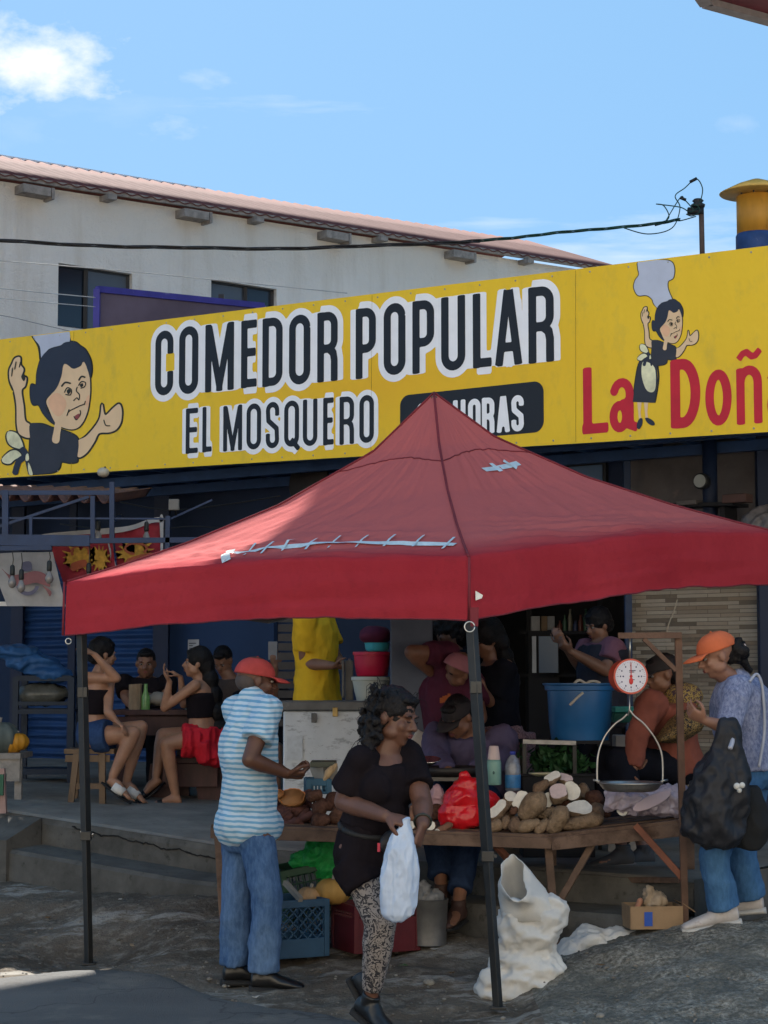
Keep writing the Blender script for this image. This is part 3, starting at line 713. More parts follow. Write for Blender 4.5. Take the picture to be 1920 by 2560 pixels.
NECK = [(555, 1010), (610, 1040), (600, 1120), (590, 1200), (555, 1220), (520, 1190), (535, 1100)]
HAT1 = [(330, 150), (480, 60), (660, 50), (690, 215), (600, 250), (480, 290), (415, 380), (395, 260)]
HAT2 = [(415, 385), (338, 300), (302, 208), (194, 135), (31, 135), (-49, -12), (-23, -158), (49, -267), (30, -400), (49, -541), (340, -560), (646, -541), (736, -413), (718, -213), (620, -140), (610, -20), (646, 98), (690, 215), (600, 250), (480, 290)]
SK = [(60, 1430), (250, 1300), (400, 1500), (420, 1800), (356, 2254), (-71, 2236), (-20, 1800)]
def figure(k, second):
    T_ = thing  # children are parts of the banner
    o_ = 0.0 if not second else 0
    fig = BM()
    line(fig, k, FACE + [FACE[0]], 26, .0018); line(fig, k, HAIR + [HAIR[0]], 22, .0018); line(fig, k, ARM1 + [ARM1[0]], 36, .0018); line(fig, k, ARM2 + [ARM2[0]], 36, .0018); line(fig, k, SHIRT + [SHIRT[0]], 26, .0018)
    if second: line(fig, k, HAT2 + [HAT2[0]], 34, .0018); line(fig, k, [(-71, 2236), (-20, 1800), (60, 1450), (250, 1310)], 30, .0018); line(fig, k, [(410, 1500), (432, 1800), (362, 2254)], 30, .0018)
    else: line(fig, k, [(312, 140), (385, 260), (405, 400)], 30, .0018); line(fig, k, [(655, 60), (665, 130), (690, 215)], 34, .0018)
    g = part('logo_figure', fig, mline, ban)
    b = BM(); fillp(b, k, HAT2 if second else HAT1, .0030); part('hat', b, mhat, g)
    b = BM(); fillp(b, k, ARM1, .0031); fillp(b, k, ARM2, .0031); fillp(b, k, FACE, .0045); part('skin', b, mskin_p, g)
    b = BM(); fillp(b, k, [(500, 760), (570, 720), (640, 770), (660, 840), (620, 930), (570, 950), (520, 900), (485, 830)], .0056); fillp(b, k, [(850, 790), (885, 740), (880, 830), (860, 870)], .0056); part('blush', b, mblush, g)
    b = BM(); fillp(b, k, HAIR, .0062); part('hair', b, mhair_p, g)
    b = BM(); fillp(b, k, SHIRT, .0042)
    if second: fillp(b, k, SK, .0036, smooth=False)
    part('dress', b, mshirt_p, g)
    b = BM(); fillp(b, k, NECK, .0068); part('neck', b, mskin_p, g)
    b = BM(); o2 = .0072
    for e in ([(612, 660), (650, 618), (708, 628)], [(782, 600), (810, 560), (850, 568)], [(770, 660), (760, 700), (790, 740), (785, 790), (765, 770), (730, 800)], [(672, 920), (700, 895), (750, 870), (790, 850), (840, 830)], [(665, 950), (690, 880)], [(850, 800), (838, 840)],
              [(640, 720), (670, 670), (710, 690), (700, 740), (650, 735)], [(780, 650), (810, 610), (850, 620), (840, 660), (800, 675)], [(735, 950), (760, 985), (800, 930), (795, 890)], [(1030, 985), (1050, 1040), (1095, 1045)], [(120, 560), (130, 470)], [(150, 490), (165, 410)], [(195, 470), (210, 410)], [(450, 860), (490, 930)]): line(b, k, e, 11 if e[0][0] not in (612, 782) else 17, o2)
    fillp(b, k, [(665, 700), (690, 680), (705, 705), (680, 735)], o2); fillp(b, k, [(795, 640), (820, 625), (828, 650), (805, 665)], o2); fillp(b, k, [(215, 560), (240, 530), (258, 570), (240, 605)], o2)
    part('face_lines', b, mline, g)
    b = BM(); fillp(b, k, [(745, 950), (790, 925), (785, 965), (762, 980)], .0078); part('mouth', b, mat('print_mouth', (.3, .06, .06), .5), g)
    # apron bow and ribbons
    l = BM(); lo = [[(90, 1100), (170, 1120), (220, 1200), (230, 1270), (150, 1260), (90, 1220), (70, 1150)], [(25, 1370), (100, 1300), (170, 1290), (215, 1340), (150, 1380), (100, 1420), (40, 1410)]]
    for q in lo: line(l, k, q + [q[0]], 30, .0048)
    part('bow_outline', l, mline, g)
    b = BM()
    for q in lo: fillp(b, k, q, .0055)
    fillp(b, k, [(262, 1335), (285, 1320), (292, 1380), (262, 1390)], .0082)
    if second: fillp(b, k, [(180, 1440), (356, 1560), (380, 1900), (330, 2040), (200, 2000), (110, 1750), (110, 1500)], .0052)
    else: fillp(b, k, [(285, 1410), (305, 1440), (330, 1525), (300, 1530), (285, 1480)], .0082)
    part('apron', b, mapron, g)
    b = BM(); line(b, k, [(215, 1260), (260, 1340), (190, 1400), (150, 1530)], 60, .0066); line(b, k, [(260, 1340), (275, 1420), (300, 1530)], 30, .0066)
    part('ribbon', b, mhair_p, g)
    if second:
        b = BM(); 
        for x0 in (20, 150): fillp(b, k, [(x0 - 5, 2240), (x0 + 80, 2240), (x0 + 62, 2440), (x0 + 80, 2580), (x0 + 30, 2580), (x0 + 15, 2440)], .0030, smooth=False)
        part('legs', b, mskin_p, g)
        b = BM(); fillp(b, k, [(10, 2740), (20, 2640), (70, 2560), (120, 2570), (115, 2680), (60, 2770)], .0044); fillp(b, k, [(170, 2560), (230, 2550), (330, 2610), (360, 2680), (310, 2700), (220, 2650)], .0044); part('shoes', b, mhair_p, g)
figure(k3, False); figure(k6, True)
# ------------------------------------------------------------------ red canopy
CN, CLf, CRt, CB = P(1172, 1393, 9.5), P(168, 1455, 11.24), V((2.35, 11.75, 2.37)), V((.12, 13.45, 2.34))
APX = P(1085, 983, 11.45)
VH = .30
gf = ([0, .17, .43, .68, .87, 1], [0, .315, .60, .80, .925, 1])
def faces_of():
    return [(CLf, CN), (CN, CRt), (CRt, CB), (CB, CLf)]
def roof_pt(A, B, s, t):
    """t 0 at the apex, 1 at the eave; s along the eave"""
    e = A.lerp(B, s); xy = APX.lerp(e, t); g = float(np.interp(t, *gf)); mid = math.sin(math.pi * s)
    z = APX.z + (e.z - APX.z) * g
    z += .05 * mid * t * t - .03 * mid * math.sin(math.pi * t)     # the mid-span truss lifts the eave a little
    p = V((xy.x, xy.y, z)); n = V(((A - B).y, (B - A).x, 0)).normalized()
    # tension folds running from the corners and along the slope
    w = math.sin(math.pi * s) ** .6 if 0 < s < 1 else 0
    q = noise.noise(V((s * 26 + t * 7, t * 3.0, A.x))) * .55 + noise.noise(V((s * 9, t * 13 + s * 9, A.y))) * .55
    k1 = math.exp(-((t - .86) / .16) ** 2)
    q2 = noise.noise(V((s * 3.2, t * 34 - s * 6, A.x * 2)))
    p.z += w * min(1, t * 4) * (.015 * q + .032 * k1 * q2)
    return p
def val_pt(A, B, s, v):
    e = roof_pt(A, B, s, 1); n = V(((B - A).y, -(B - A).x, 0)).normalized()
    out = -n if n.dot(e - APX) < 0 else n
    w = math.sin(math.pi * min(1, max(0, s))) ** .5 if 0 < s < 1 else 0
    d = .012 + .03 * v * w * noise.noise(V((s * 5, v * 1.2, A.x))) + .018 * w * noise.noise(V((s * 3 + v * 2.2, v * 7, A.y + 5))) + .006 * w * noise.noise(V((s * 30, v * 4, A.y)))
    hz = VH + .006 * noise.noise(V((s * 7, 0, A.x)))
    return e + out * d * v ** .5 - V((0, 0, hz * v))
def mtent():
    m, t, b = shader('red_canopy_cloth'); k = NB(t)
    c = k.ramp(k.noise(1.1, 5, .6), [(.3, (.37, .030, .044)), (.7, (.45, .044, .058))])
    c = k.mix(k.ramp(k.noise(16, 5, .7), [(.52, (0, 0, 0)), (.8, (.5, .5, .5))]), c, (.27, .03, .04))
    # top panels are more faded by the sun than the hanging border
    g = k.n('ShaderNodeNewGeometry'); z = k.n('ShaderNodeSeparateXYZ'); k.l(g.outputs['Normal'], z.inputs[0])
    at = k.n('ShaderNodeAttribute'); at.attribute_name = 'faded'
    c = k.mix(k.math('MULTIPLY', at.outputs['Fac'], .75), c, (.56, .165, .155))
    k.l(c, b.inputs['Base Color']); b.inputs['Roughness'].default_value = .92; b.inputs['Specular IOR Level'].default_value = .04; b.inputs['Sheen Weight'].default_value = 0
    k.bump(k.math('ADD', k.math('MULTIPLY', k.noise(240, 2, .5), .3), k.math('ADD', k.noise(4, 5, .6, k.map((2.2, 2.2, .6))), k.noise(14, 5, .6))), .45, .012, b)
    tr = k.n('ShaderNodeBsdfTranslucent'); k.l(c, tr.inputs['Color']); ms = k.n('ShaderNodeMixShader'); ms.inputs[0].default_value = .16
    k.l(b.outputs[0], ms.inputs[1]); k.l(tr.outputs[0], ms.inputs[2]); k.l(ms.outputs[0], t.nodes['Material Output'].inputs['Surface']); return m
mt = mtent(); mseam = mat('canopy_seam', (.17, .02, .03), .8)
tent = thing('canopy_tent', 'red pop-up canopy with taped tears shading the root vegetable stall', 'canopy', (.3, 11.4, 0))
bm = BM(); fad = bm.verts.layers.float.new('faded')
for A, B in faces_of():
    vs = grid(bm, lambda s, t: roof_pt(A, B, s, t), 110, 80)
    for r in vs:
        for j, v in enumerate(r): v[fad] = 1.0 if j < 66 else max(0, 1 - (j - 66) / 14 * 1.0)
    grid(bm, lambda s, v: val_pt(A, B, s, v), 110, 14)
bmesh.ops.remove_doubles(bm, verts=bm.verts[:], dist=.002)
part('canopy_cloth', bm, mt, tent, True)
bm = BM()
for c_ in (CN, CLf, CRt, CB):
    pts = []
    for i in range(31):
        t = i / 30; e = APX.lerp(c_, t); pts.append(V((e.x, e.y, APX.z + (c_.z - APX.z) * float(np.interp(t, *gf)) + .004)))
    tube(bm, pts, .007, 6)
    o_ = (c_ - APX); o_.z = 0; o_.normalize(); tube(bm, [c_ + o_ * .016, c_ + o_ * .02 - V((0, 0, VH))], .007, 6)
for A, B in faces_of():                                   # seam of the cap
    tube(bm, [roof_pt(A, B, i / 30, .27 - .06 * math.sin(math.pi * i / 30)) + V((0, 0, .002)) for i in range(31)], .004, 5)
    tube(bm, [val_pt(A, B, i / 60, 1.0) for i in range(61)], .0045, 5)
part('seam', bm, mseam, tent, True)
# surface lookup for the tapes
def on_roof(A, B, px, py):
    best = None; s0, s1, t0, t1 = 0, 1, 0, 1
    for _ in range(4):
        for i in range(13):
            for j in range(13):
                s, t = s0 + (s1 - s0) * i / 12, t0 + (t1 - t0) * j / 12; q = proj(roof_pt(A, B, s, t)); d = (q[0] - px) ** 2 + (q[1] - py) ** 2
                if best is None or d < best[0]: best = (d, s, t)
        ds, dt = (s1 - s0) / 7, (t1 - t0) / 7; s0, s1, t0, t1 = max(0, best[1] - ds), min(1, best[1] + ds), max(0, best[2] - dt), min(1, best[2] + dt)
    return best[1], best[2]
def tape(A, B, zf, a, b, w, bm, off=.004, n=8):
    """strip of tape laid on the cloth from a to b (photo positions), w wide in metres"""
    sa, ta = on_roof(A, B, *zf(*a)); sb, tb = on_roof(A, B, *zf(*b)); prev = None
    pa, pb = roof_pt(A, B, sa, ta), roof_pt(A, B, sb, tb); d = (pb - pa).normalized(); 
    for i in range(n + 1):
        s, t = sa + (sb - sa) * i / n, ta + (tb - ta) * i / n; c = roof_pt(A, B, s, t)
        nn = ((roof_pt(A, B, s + .01, t) - c).cross(roof_pt(A, B, s, t - .01) - c)).normalized()
        if nn.z < 0: nn = -nn
        u = nn.cross(d).normalized() * w / 2; r = [bm.verts.new(c + u + nn * off), bm.verts.new(c - u + nn * off)]
        if prev: bm.faces.new((prev[0], prev[1], r[1], r[0]))
        prev = r
mtape = mat('silver_tape', (.50, .62, .68), .35, .12, 20, spec=.5)
bm = BM(); way = [(150, 897), (300, 885), (440, 868), (580, 852), (720, 848), (870, 848), (1000, 850), (1140, 853), (1325, 858)]
for a, b in zip(way, way[1:]): tape(CLf, CN, t5, a, b, .032, bm, .006, 3)
part('repair_tape', bm, mtape, tent, label='long strip of silver tape over a tear in the front panel')
bm = BM()
for x, y in ((260, 885), (350, 875), (460, 862), (580, 856), (700, 845), (845, 842), (985, 838), (1135, 840), (1290, 852)): tape(CLf, CN, t5, (x + 30, y - 30), (x - 32, y + 30), .014, bm, .009, 2)
part('tape_cross_strip', bm, mtape, tent)
bm = BM(); tape(CN, CRt, t5, (1470, 470), (1650, 435), .04, bm, .006, 3); tape(CN, CRt, t5, (1505, 437), (1560, 478), .03, bm, .008, 2); tape(CN, CRt, t5, (1570, 425), (1640, 462), .03, bm, .01, 2)
part('repair_tape', bm, mtape, tent, label='short patch of silver tape high on the right panel')
mlab = mat('white_label', (.7, .7, .68), .6)
bm = BM(); tape(CLf, CN, t5, (135, 905), (140, 945), .05, bm, .008, 2); tape(CLf, CN, t5, (120, 893), (185, 893), .03, bm, .012, 2); part('cloth_label', bm, mlab, tent)
bm = BM(); p = val_pt(CN, CRt, .012, .62); quad(bm, p + V((0, -.02, .02)), p + V((.035, -.02, .0)), p + V((.03, -.02, -.015)), p + V((0, -.02, -.025))); solid(part('cloth_tag', bm, mlab, tent), .002)
# frame: legs lean with the canopy
mleg = mat('black_steel', (.018, .019, .02), .4, .3, 8, dirt=(.12, .12, .12), ds=9, dth=.66, spec=.5)
feet = [(CN, P(1245, 2522, 9.58), P(1178, 1560, 9.58)), (CLf, P(222, 2412, 11.30), P(184, 1600, 11.30)), (CRt, V((2.28, 11.55, gz(2.28, 11.55))), None), (CB, V((.2, 13.35, plat(.2, 13.3))), None)]
fold_y = []
for c_, f_, h_ in feet:
    inn = (APX - c_); inn.z = 0; inn.normalize(); top = (h_ if h_ else c_ - V((0, 0, VH))); 
    d = (top - f_).normalized(); tp = f_ + d * (c_.z - f_.z - .03) / d.z
    tp = c_ + inn * (.04 if h_ is None else .075) - V((0, 0, .03))
    bm = BM(); m_ = f_.lerp(tp, .34); beam(bm, m_, tp, .043, up=V((.6, .8, 0))); beam(bm, f_ + V((0, 0, .004)), m_ + d * .02, .036, up=V((.6, .8, 0)))
    box(bm, f_ + V((0, 0, .006)), (.075, .075, .012)); box(bm, m_ + d * .0, (.06, .06, .05)); box(bm, m_ + d * .0 + V((.03, 0, 0)), (.03, .02, .02)); box(bm, f_.lerp(tp, .72), (.055, .055, .06))
    bevel(part('leg', bm, mleg, tent), .003); fold_y.append(tp + inn * .10)
bm = BM(); mh = V((APX.x, APX.y, 2.15))
for i in range(4):
    a, b = fold_y[i], fold_y[(i + 1) % 4]; m1 = a.lerp(b, .5); H = V((0, 0, .2)); 
    for p, q in ((a - V((0, 0, .02)), m1 - H), (a - H, m1 - V((0, 0, .02))), (b - V((0, 0, .02)), m1 - H), (b - H, m1 - V((0, 0, .02)))): beam(bm, p - V((0, 0, .03)), q - V((0, 0, .03)), .022)
    beam(bm, m1 - H * .5, mh, .022)
beam(bm, mh - V((0, 0, .3)), APX - V((0, 0, .02)), .035)
part('folding_frame', bm, mleg, tent)
mring = mat('steel_ring', (.55, .55, .52), .3, .1, metal=1)
for px, py, Y, r in ((1174, 1567, 9.43, .024), (171, 1603, 11.2, .016)):
    bm = BM(); c = P(px, py, Y); tube(bm, [c + V((r * math.cos(a), 0, r * math.sin(a))) for a in [i * math.pi / 8 for i in range(17)]], .0035, 6); part('ring', bm, mring, tent, True)
bm = BM(); c = CN + V((.015, -.03, 0)); quad(bm, c + V((-.012, -.01, -VH + .06)), c + V((.03, -.01, -VH + .06)), c + V((.026, -.012, -VH - .03)), c + V((-.01, -.012, -VH - .03))); solid(part('corner_strap', bm, mseam, tent), .004)

# ------------------------------------------------------------------ roof overhead: corner shows at the top right, unseen rest added to cast shade
ms1 = mat('maroon_soffit', (.16, .025, .035), .7); ms2 = mat('grey_fascia', (.28, .24, .23), .7)
RC = P(1765, 8, 23.0); RZ = 9.5
PCS = [[(-9, 15), (-3.95, 15), (-3.95, 19.7), (-4.5, 19.42), (-9, 19.2)], [(-3.95, 15), (-2.85, 15), (-2.85, 17.75), (-3.95, 18.5)], [(-2.85, 15), (-1.96, 15), (-1.96, 18.12), (-2.85, 17.75)],
       [(-1.96, 15), (10, 15), (10, 27.4), (RC.x, 22.95), (RC.x - .3, 22.2), (-1.96, 21.9)], [(-3.95, 18.66), (-1.96, 18.26), (-1.96, 21.9), (-3.95, 21.9)], [(-9, 20.42), (-3.95, 20.42), (-3.95, 21.9), (-9, 21.9)]]  # deck pieces shaped so the sun reaches the scene only through their gaps
mr = thing('shade_roof', 'maroon roof with its corner at the top right, unseen rest added to cast shade', 'roof', (9, 6, 0))
bm = BM()
for pc in PCS:
    v0 = [bm.verts.new((x, y, RZ)) for x, y in pc]; v1 = [bm.verts.new((x, y, RZ + .25)) for x, y in pc]; bm.faces.new(v0[::-1]); bm.faces.new(v1)
    for i in range(len(pc)): bm.faces.new((v0[i], v0[(i + 1) % len(pc)], v1[(i + 1) % len(pc)], v1[i]))
part('shade_deck', bm, ms1, mr)
bm = BM()
for a, b in ((RC, V((10, 27.4, 0))), (V((RC.x - .3, 22.2, 0)), RC)): a = V((a.x, 22.95 if a == RC else a.y, RZ - .03)); b = V((b.x, 22.95 if b == RC else b.y, RZ - .03)); beam(bm, a, b, .16, .10)
part('fascia', bm, ms2, mr)
bm = BM()
for x, y in ((9.6, 26.5), (9.6, 15.4), (-8.6, 15.4), (-8.6, 21.6)): beam(bm, (x, y, -.2), (x, y, RZ), .3)
part('post', bm, ms2, mr)

# street on the camera's side: unseen house front and pavement, added to bounce warm light
oh = thing('bounce_facade', 'long cream house behind the viewer, unseen, added to bounce sunlight', 'building', (0, -5, 0))
OU = V((1, 0, 0)); bm = BM(); hs = [(x, x + 1.4, z, z + 1.5) for x in range(2, 40, 4) for z in (4.2, 7.6)]
To = wall_holes(bm, V((20, -5, 0)), V((-1, 0, 0)), 41, -.2, 11, hs, .15, n=V((0, 1, 0))); quad(bm, V((20, -5, 11)), V((-21, -5, 11)), V((-21, -13, 11)), V((20, -13, 11)))
part('wall', bm, mat('cream_render', (.80, .70, .56), .9, .06, 2), oh)
for h in hs: g = BM(); quad(g, To(h[0], h[2], .12), To(h[1], h[2], .12), To(h[1], h[3], .12), To(h[0], h[3], .12)); part('window', g, mgl2, oh)
bm = BM(); grid(bm, lambda s, t: V((-40 + 80 * s, -5 + 6.5 * t, -.10)), 8, 2); struct('pavement', bm, mat('pavement_pale', (.46, .42, .36), .9, .15, 3))
# ------------------------------------------------------------------ the eatery under the banner
fp = lambda px, py, d: rayplane(px, py, BO - BN * d, BN)
def fu(px, d): p = fp(px, 1500, d); return (p - BO).dot(BU)
def W(u, z, d): return BO + BU * u + V((0, 0, z)) - BN * d
def slab(bm, ua, ub, za, zb, d, th=.06): 
    """upright panel on the facade"""
    c = W((ua + ub) / 2, (za + zb) / 2, d + th / 2); box(bm, c, (ub - ua, th, zb - za), math.atan2(BU.y, BU.x))
DW = 1.7
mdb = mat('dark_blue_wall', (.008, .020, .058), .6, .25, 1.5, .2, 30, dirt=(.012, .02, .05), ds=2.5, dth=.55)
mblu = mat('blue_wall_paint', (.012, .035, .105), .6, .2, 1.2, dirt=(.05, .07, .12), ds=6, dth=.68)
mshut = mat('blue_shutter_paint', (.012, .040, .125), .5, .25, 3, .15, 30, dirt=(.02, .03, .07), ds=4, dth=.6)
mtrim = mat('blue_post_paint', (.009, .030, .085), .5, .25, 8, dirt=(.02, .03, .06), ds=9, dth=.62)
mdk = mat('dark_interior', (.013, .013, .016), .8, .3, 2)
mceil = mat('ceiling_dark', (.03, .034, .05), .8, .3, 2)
eat = thing('eatery_building', 'open fronted blue eatery with shutters, grey pillar and striped stone wall under the yellow banner', 'building', (BO.x, BO.y, 0))
UW = BW
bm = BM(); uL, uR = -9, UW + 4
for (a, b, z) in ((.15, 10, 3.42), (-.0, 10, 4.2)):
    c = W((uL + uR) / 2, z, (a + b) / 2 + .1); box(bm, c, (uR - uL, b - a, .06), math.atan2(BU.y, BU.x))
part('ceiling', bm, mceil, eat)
bm = BM()
for i in range(26):                                       # rafters and purlins in the dark
    u = -3 + i * .45; beam(bm, W(u, 3.3, .2), W(u, 3.3, 6), .05, .09)
for d in (.6, 1.4): beam(bm, W(uL, 3.22, d), W(uR, 3.22, d), .06, .08)
part('rafter', bm, mat('blue_steel', (.02, .05, .13)), eat)['kind'] = 'stuff'
# walls
uk0, uk1 = fu(1082, DW), fu(1562, DW)
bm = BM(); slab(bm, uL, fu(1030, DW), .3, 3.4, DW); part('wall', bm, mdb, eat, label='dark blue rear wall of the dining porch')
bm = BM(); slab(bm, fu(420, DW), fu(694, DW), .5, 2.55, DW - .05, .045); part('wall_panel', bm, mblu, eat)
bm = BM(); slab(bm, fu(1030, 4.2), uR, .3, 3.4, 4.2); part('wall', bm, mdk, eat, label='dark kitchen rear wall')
def mstone():
    m, t, b = shader('split_stone_strips'); k = NB(t)
    dp = k.n('ShaderNodeVectorMath', operation='DOT_PRODUCT'); k.l(k.tc, dp.inputs[0]); dp.inputs[1].default_value = BU
    sx = k.n('ShaderNodeSeparateXYZ'); k.l(k.tc, sx.inputs[0]); cb = k.n('ShaderNodeCombineXYZ'); k.l(dp.outputs['Value'], cb.inputs[0]); k.l(sx.outputs['Z'], cb.inputs[1])
    br = k.n('ShaderNodeTexBrick'); k.l(cb.outputs[0], br.inputs['Vector']); br.offset = .37; br.squash = 1.6; br.squash_frequency = 3
    br.inputs['Scale'].default_value = 1; br.inputs['Brick Width'].default_value = .26; br.inputs['Row Height'].default_value = .030; br.inputs['Mortar Size'].default_value = .0022
    br.inputs['Color1'].default_value = (0, 0, 0, 1); br.inputs['Color2'].default_value = (1, 1, 1, 1); br.inputs['Mortar'].default_value = (.1, .1, .1, 1); br.inputs['Bias'].default_value = .1
    c = k.ramp(br.outputs['Color'], [(.05, (.10, .075, .055)), (.3, (.22, .17, .12)), (.5, (.40, .33, .25)), (.8, (.50, .43, .34)), (1, (.30, .22, .15))])
    c = k.mix(k.math('MULTIPLY', k.noise(20, 5, .7, k.map((1, 1, 4))), .5), c, (.2, .16, .12))
    k.l(c, b.inputs['Base Color']); b.inputs['Roughness'].default_value = .8
    k.bump(k.math('ADD', br.outputs['Fac'], k.noise(30, 4, .6)), .6, .02, b); return m
us0, us1 = fu(1576, DW - .1), fu(1908, DW - .1)
bm = BM(); slab(bm, us0, us1, .35, 2.30, DW - .1, .1); part('stone_wall', bm, mstone(), eat)
bm = BM(); slab(bm, fu(1576, DW), uR, 2.30, 3.4, DW - .02, .08)
part('wall', bm, mat('stained_grey_panel', (.13, .115, .115), .8, .3, 3, dirt=(.22, .16, .15), ds=7, dth=.62), eat, label='stained grey upper wall at the right')
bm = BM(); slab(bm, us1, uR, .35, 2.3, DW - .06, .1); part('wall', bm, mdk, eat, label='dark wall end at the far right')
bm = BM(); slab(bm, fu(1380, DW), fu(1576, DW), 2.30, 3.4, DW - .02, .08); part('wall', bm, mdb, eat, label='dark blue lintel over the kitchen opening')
a, b = fp(1408, 1160, DW - .05), fp(1517, 1260, DW - .05)
bm = BM(); slab(bm, (a - BO).dot(BU), (b - BO).dot(BU), b.z, a.z, DW - .06, .04); w_ = part('window', bm, mfr, eat)
bm = BM(); slab(bm, (a - BO).dot(BU) + .03, (b - BO).dot(BU) - .03, b.z + .03, a.z - .03, DW - .066, .006); part('pane', bm, mglass('window_blue', (.09, .15, .25), .3), w_)
# shutters made of real corrugation
def shutter(pa, pb, z0, z1, lab):
    ua, ub = fu(pa, DW - .15), fu(pb, DW - .15); n = int((z1 - z0) / .012); bm = BM()
    grid(bm, lambda s, t: W(ua + (ub - ua) * s, z0 + (z1 - z0) * t, DW - .13 + .014 * math.sin(2 * math.pi * (z0 + (z1 - z0) * t) / .085)), 2, n)
    o = part('shutter', bm, mshut, eat, True, label=lab); return o
shutter(56, 178, .55, 2.7, 'blue roller shutter at the far left'); shutter(182, 388, .55, 2.7, 'blue roller shutter behind the seated diners')
for px, w, lab in ((45, .12, 0), (181, .07, 0), (404, .14, 0), (1570, .055, 0), (1912, .10, 0)):
    bm = BM(); d = DW - .2; u = fu(px, d); beam(bm, W(u, .4, d), W(u, 3.35, d), w)
    bevel(part('post', bm, mtrim if px in (1570,) else mdb, eat), .005)
bm = BM(); d = DW - .35; u = fu(1779, d); tube(bm, [W(u, 2.28, d), W(u, 3.4, d)], .055, 12); part('flue_pipe', bm, mdb, eat, True)
p = fp(1754, 1203, 1.25)
bm = BM(); lathe(bm, p, [(.052, .05), (.060, .0), (.060, -.02), (.05, -.03)], 24, -BN); o = part('round_meter', bm, mfr, eat, True)
bm = BM(); lathe(bm, p + BN * .0305, [(.048, 0), (.048, .003)], 24, BN); part('dial', bm, mat('dial_grey', (.3, .32, .31), .5), o)
# grey pillar in front of the freezer's right end
bm = BM(); p = P(1028, 1700, 13.15); box(bm, (p.x, p.y, 1.6), (.275, .28, 2.5), 0); bevel(part('pillar', bm, mat('pillar_grey_blue', (.10, .115, .15), .8, .2, 3, dirt=(.09, .09, .10), ds=8, dth=.62), eat), .012)
bm = BM(); p = P(722, 1700, 14.9)
for i in range(22): box(bm, (p.x, p.y, 1.2 + i * .07), (.16, .03, .055))
part('slatted_panel', bm, mat('brown_slats', (.06, .05, .045), .8), eat)
# paper notices
def notice(px0, py0, px1, py1, d, c, lab):
    a, b = fp(px0, py0, d), fp(px1, py1, d); bm = BM(); ua, ub = (a - BO).dot(BU), (b - BO).dot(BU); slab(bm, ua, ub, b.z, a.z, d, .004)
    o = part('paper_notice', bm, mat('paper_white', (.42, .42, .44), .8), None, loc=(a + b) / 2); tag(o, lab, 'notice')
    bm = BM(); 
    for i in range(5): slab(bm, ua + .015, ua + (ub - ua) * (.45 if i % 2 else .75), a.z - .03 - i * .022 - .008, a.z - .03 - i * .022, d - .003, .002)
    part('printed_lines', bm, mat('ink_grey', (.06, .06, .08), .8), o)
notice(470, 1599, 497, 1627, DW - .06, 0, 'small white paper notice on the blue wall behind the diners')
# kitchen shelf and fridge seen through the opening
ks = thing('kitchen_shelf', 'dark shelf with pale boxes inside the kitchen opening', 'shelf', fp(1340, 1620, 3.2))
bm = BM()
for py in (1582, 1688): a = fp(1322, py, 3.2); b = fp(1500, py, 3.2); beam(bm, a, b, .3, .03)
for px in (1322, 1500): a = fp(px, 1500, 3.2); beam(bm, a, V((a.x, a.y, .6)), .04)
part('frame', bm, mdk, ks)
for i, (xa, xb, ya, yb, c) in enumerate(((1327, 1350, 1541, 1580, (.25, .25, .26)), (1352, 1368, 1541, 1578, (.15, .10, .06)), (1368, 1386, 1541, 1575, (.22, .22, .23)))):
    a, b = fp(xa, ya, 3.15), fp(xb, yb, 3.15); bm = BM(); box(bm, (a + b) / 2, (abs(b.x - a.x), .1, abs(a.z - b.z))); bevel(bm_o := part('box', bm, mat('shelf_box%d' % i, c, .7), None, loc=(a + b) / 2), .004)
    tag(bm_o, ['pale box at the left end of the kitchen shelf', 'brown carton between two pale boxes on the kitchen shelf', 'pale box at the right of the brown carton on the kitchen shelf'][i], 'box')
fr = thing('display_fridge', 'glass fronted display fridge glowing faint blue in the dark kitchen', 'fridge', fp(1380, 1640, 3.0))
a, b = fp(1328, 1592, 3.0), fp(1392, 1682, 3.0)
bm = BM(); box(bm, ((a.x + b.x) / 2, (a.y + b.y) / 2 + .2, (a.z + b.z) / 2 - .3), (abs(b.x - a.x) + .06, .4, abs(a.z - b.z) + .7)); part('cabinet', bm, mdk, fr)
bm = BM(); box(bm, ((a.x + b.x) / 2 + .03, min(a.y, b.y) - .03, (a.z + b.z) / 2), (abs(b.x - a.x) * .8, .01, abs(a.z - b.z))); part('glass_door', bm, mglass('fridge_glass', (.06, .11, .19), .2), fr)
bm = BM(); box(bm, (a.x + .01, min(a.y, b.y) - .04, (a.z + b.z) / 2), (.035, .02, abs(a.z - b.z))); part('door_frame', bm, mat('pale_trim', (.4, .42, .45), .5), fr)
# shelf with junk at the upper right
sh = thing('wall_shelf', 'narrow dark shelf with trays high on the stained wall at the right', 'shelf', fp(1750, 1262, 1.3))
bm = BM(); a, b = fp(1660, 1266, 1.3), fp(1852, 1262, 1.3); beam(bm, a, b, .25, .025); part('board', bm, mdk, sh)
bm = BM(); beam(bm, fp(1820, 1262, 1.35), fp(1822, 1300, 1.35), .2, .04); part('bracket', bm, mdk, sh)
for xa, xb, ya, yb, lab in ((1700, 1748, 1253, 1262, 'flat grey tray on the high wall shelf'), (1815, 1872, 1238, 1256, 'brown flat carton on the right end of the high wall shelf')):
    a, b = fp(xa, ya, 1.2), fp(xb, yb, 1.2); bm = BM(); box(bm, (a + b) / 2, ((b - a).length, .12, abs(a.z - b.z)), math.atan2(BU.y, BU.x)); o = part('tray' if xa < 1750 else 'carton', bm, mat('tray_%d' % xa, (.1, .09, .09) if xa < 1750 else (.09, .05, .045), .7), None, loc=(a + b) / 2); tag(o, lab, 'tray' if xa < 1750 else 'carton'); bevel(o, .006)
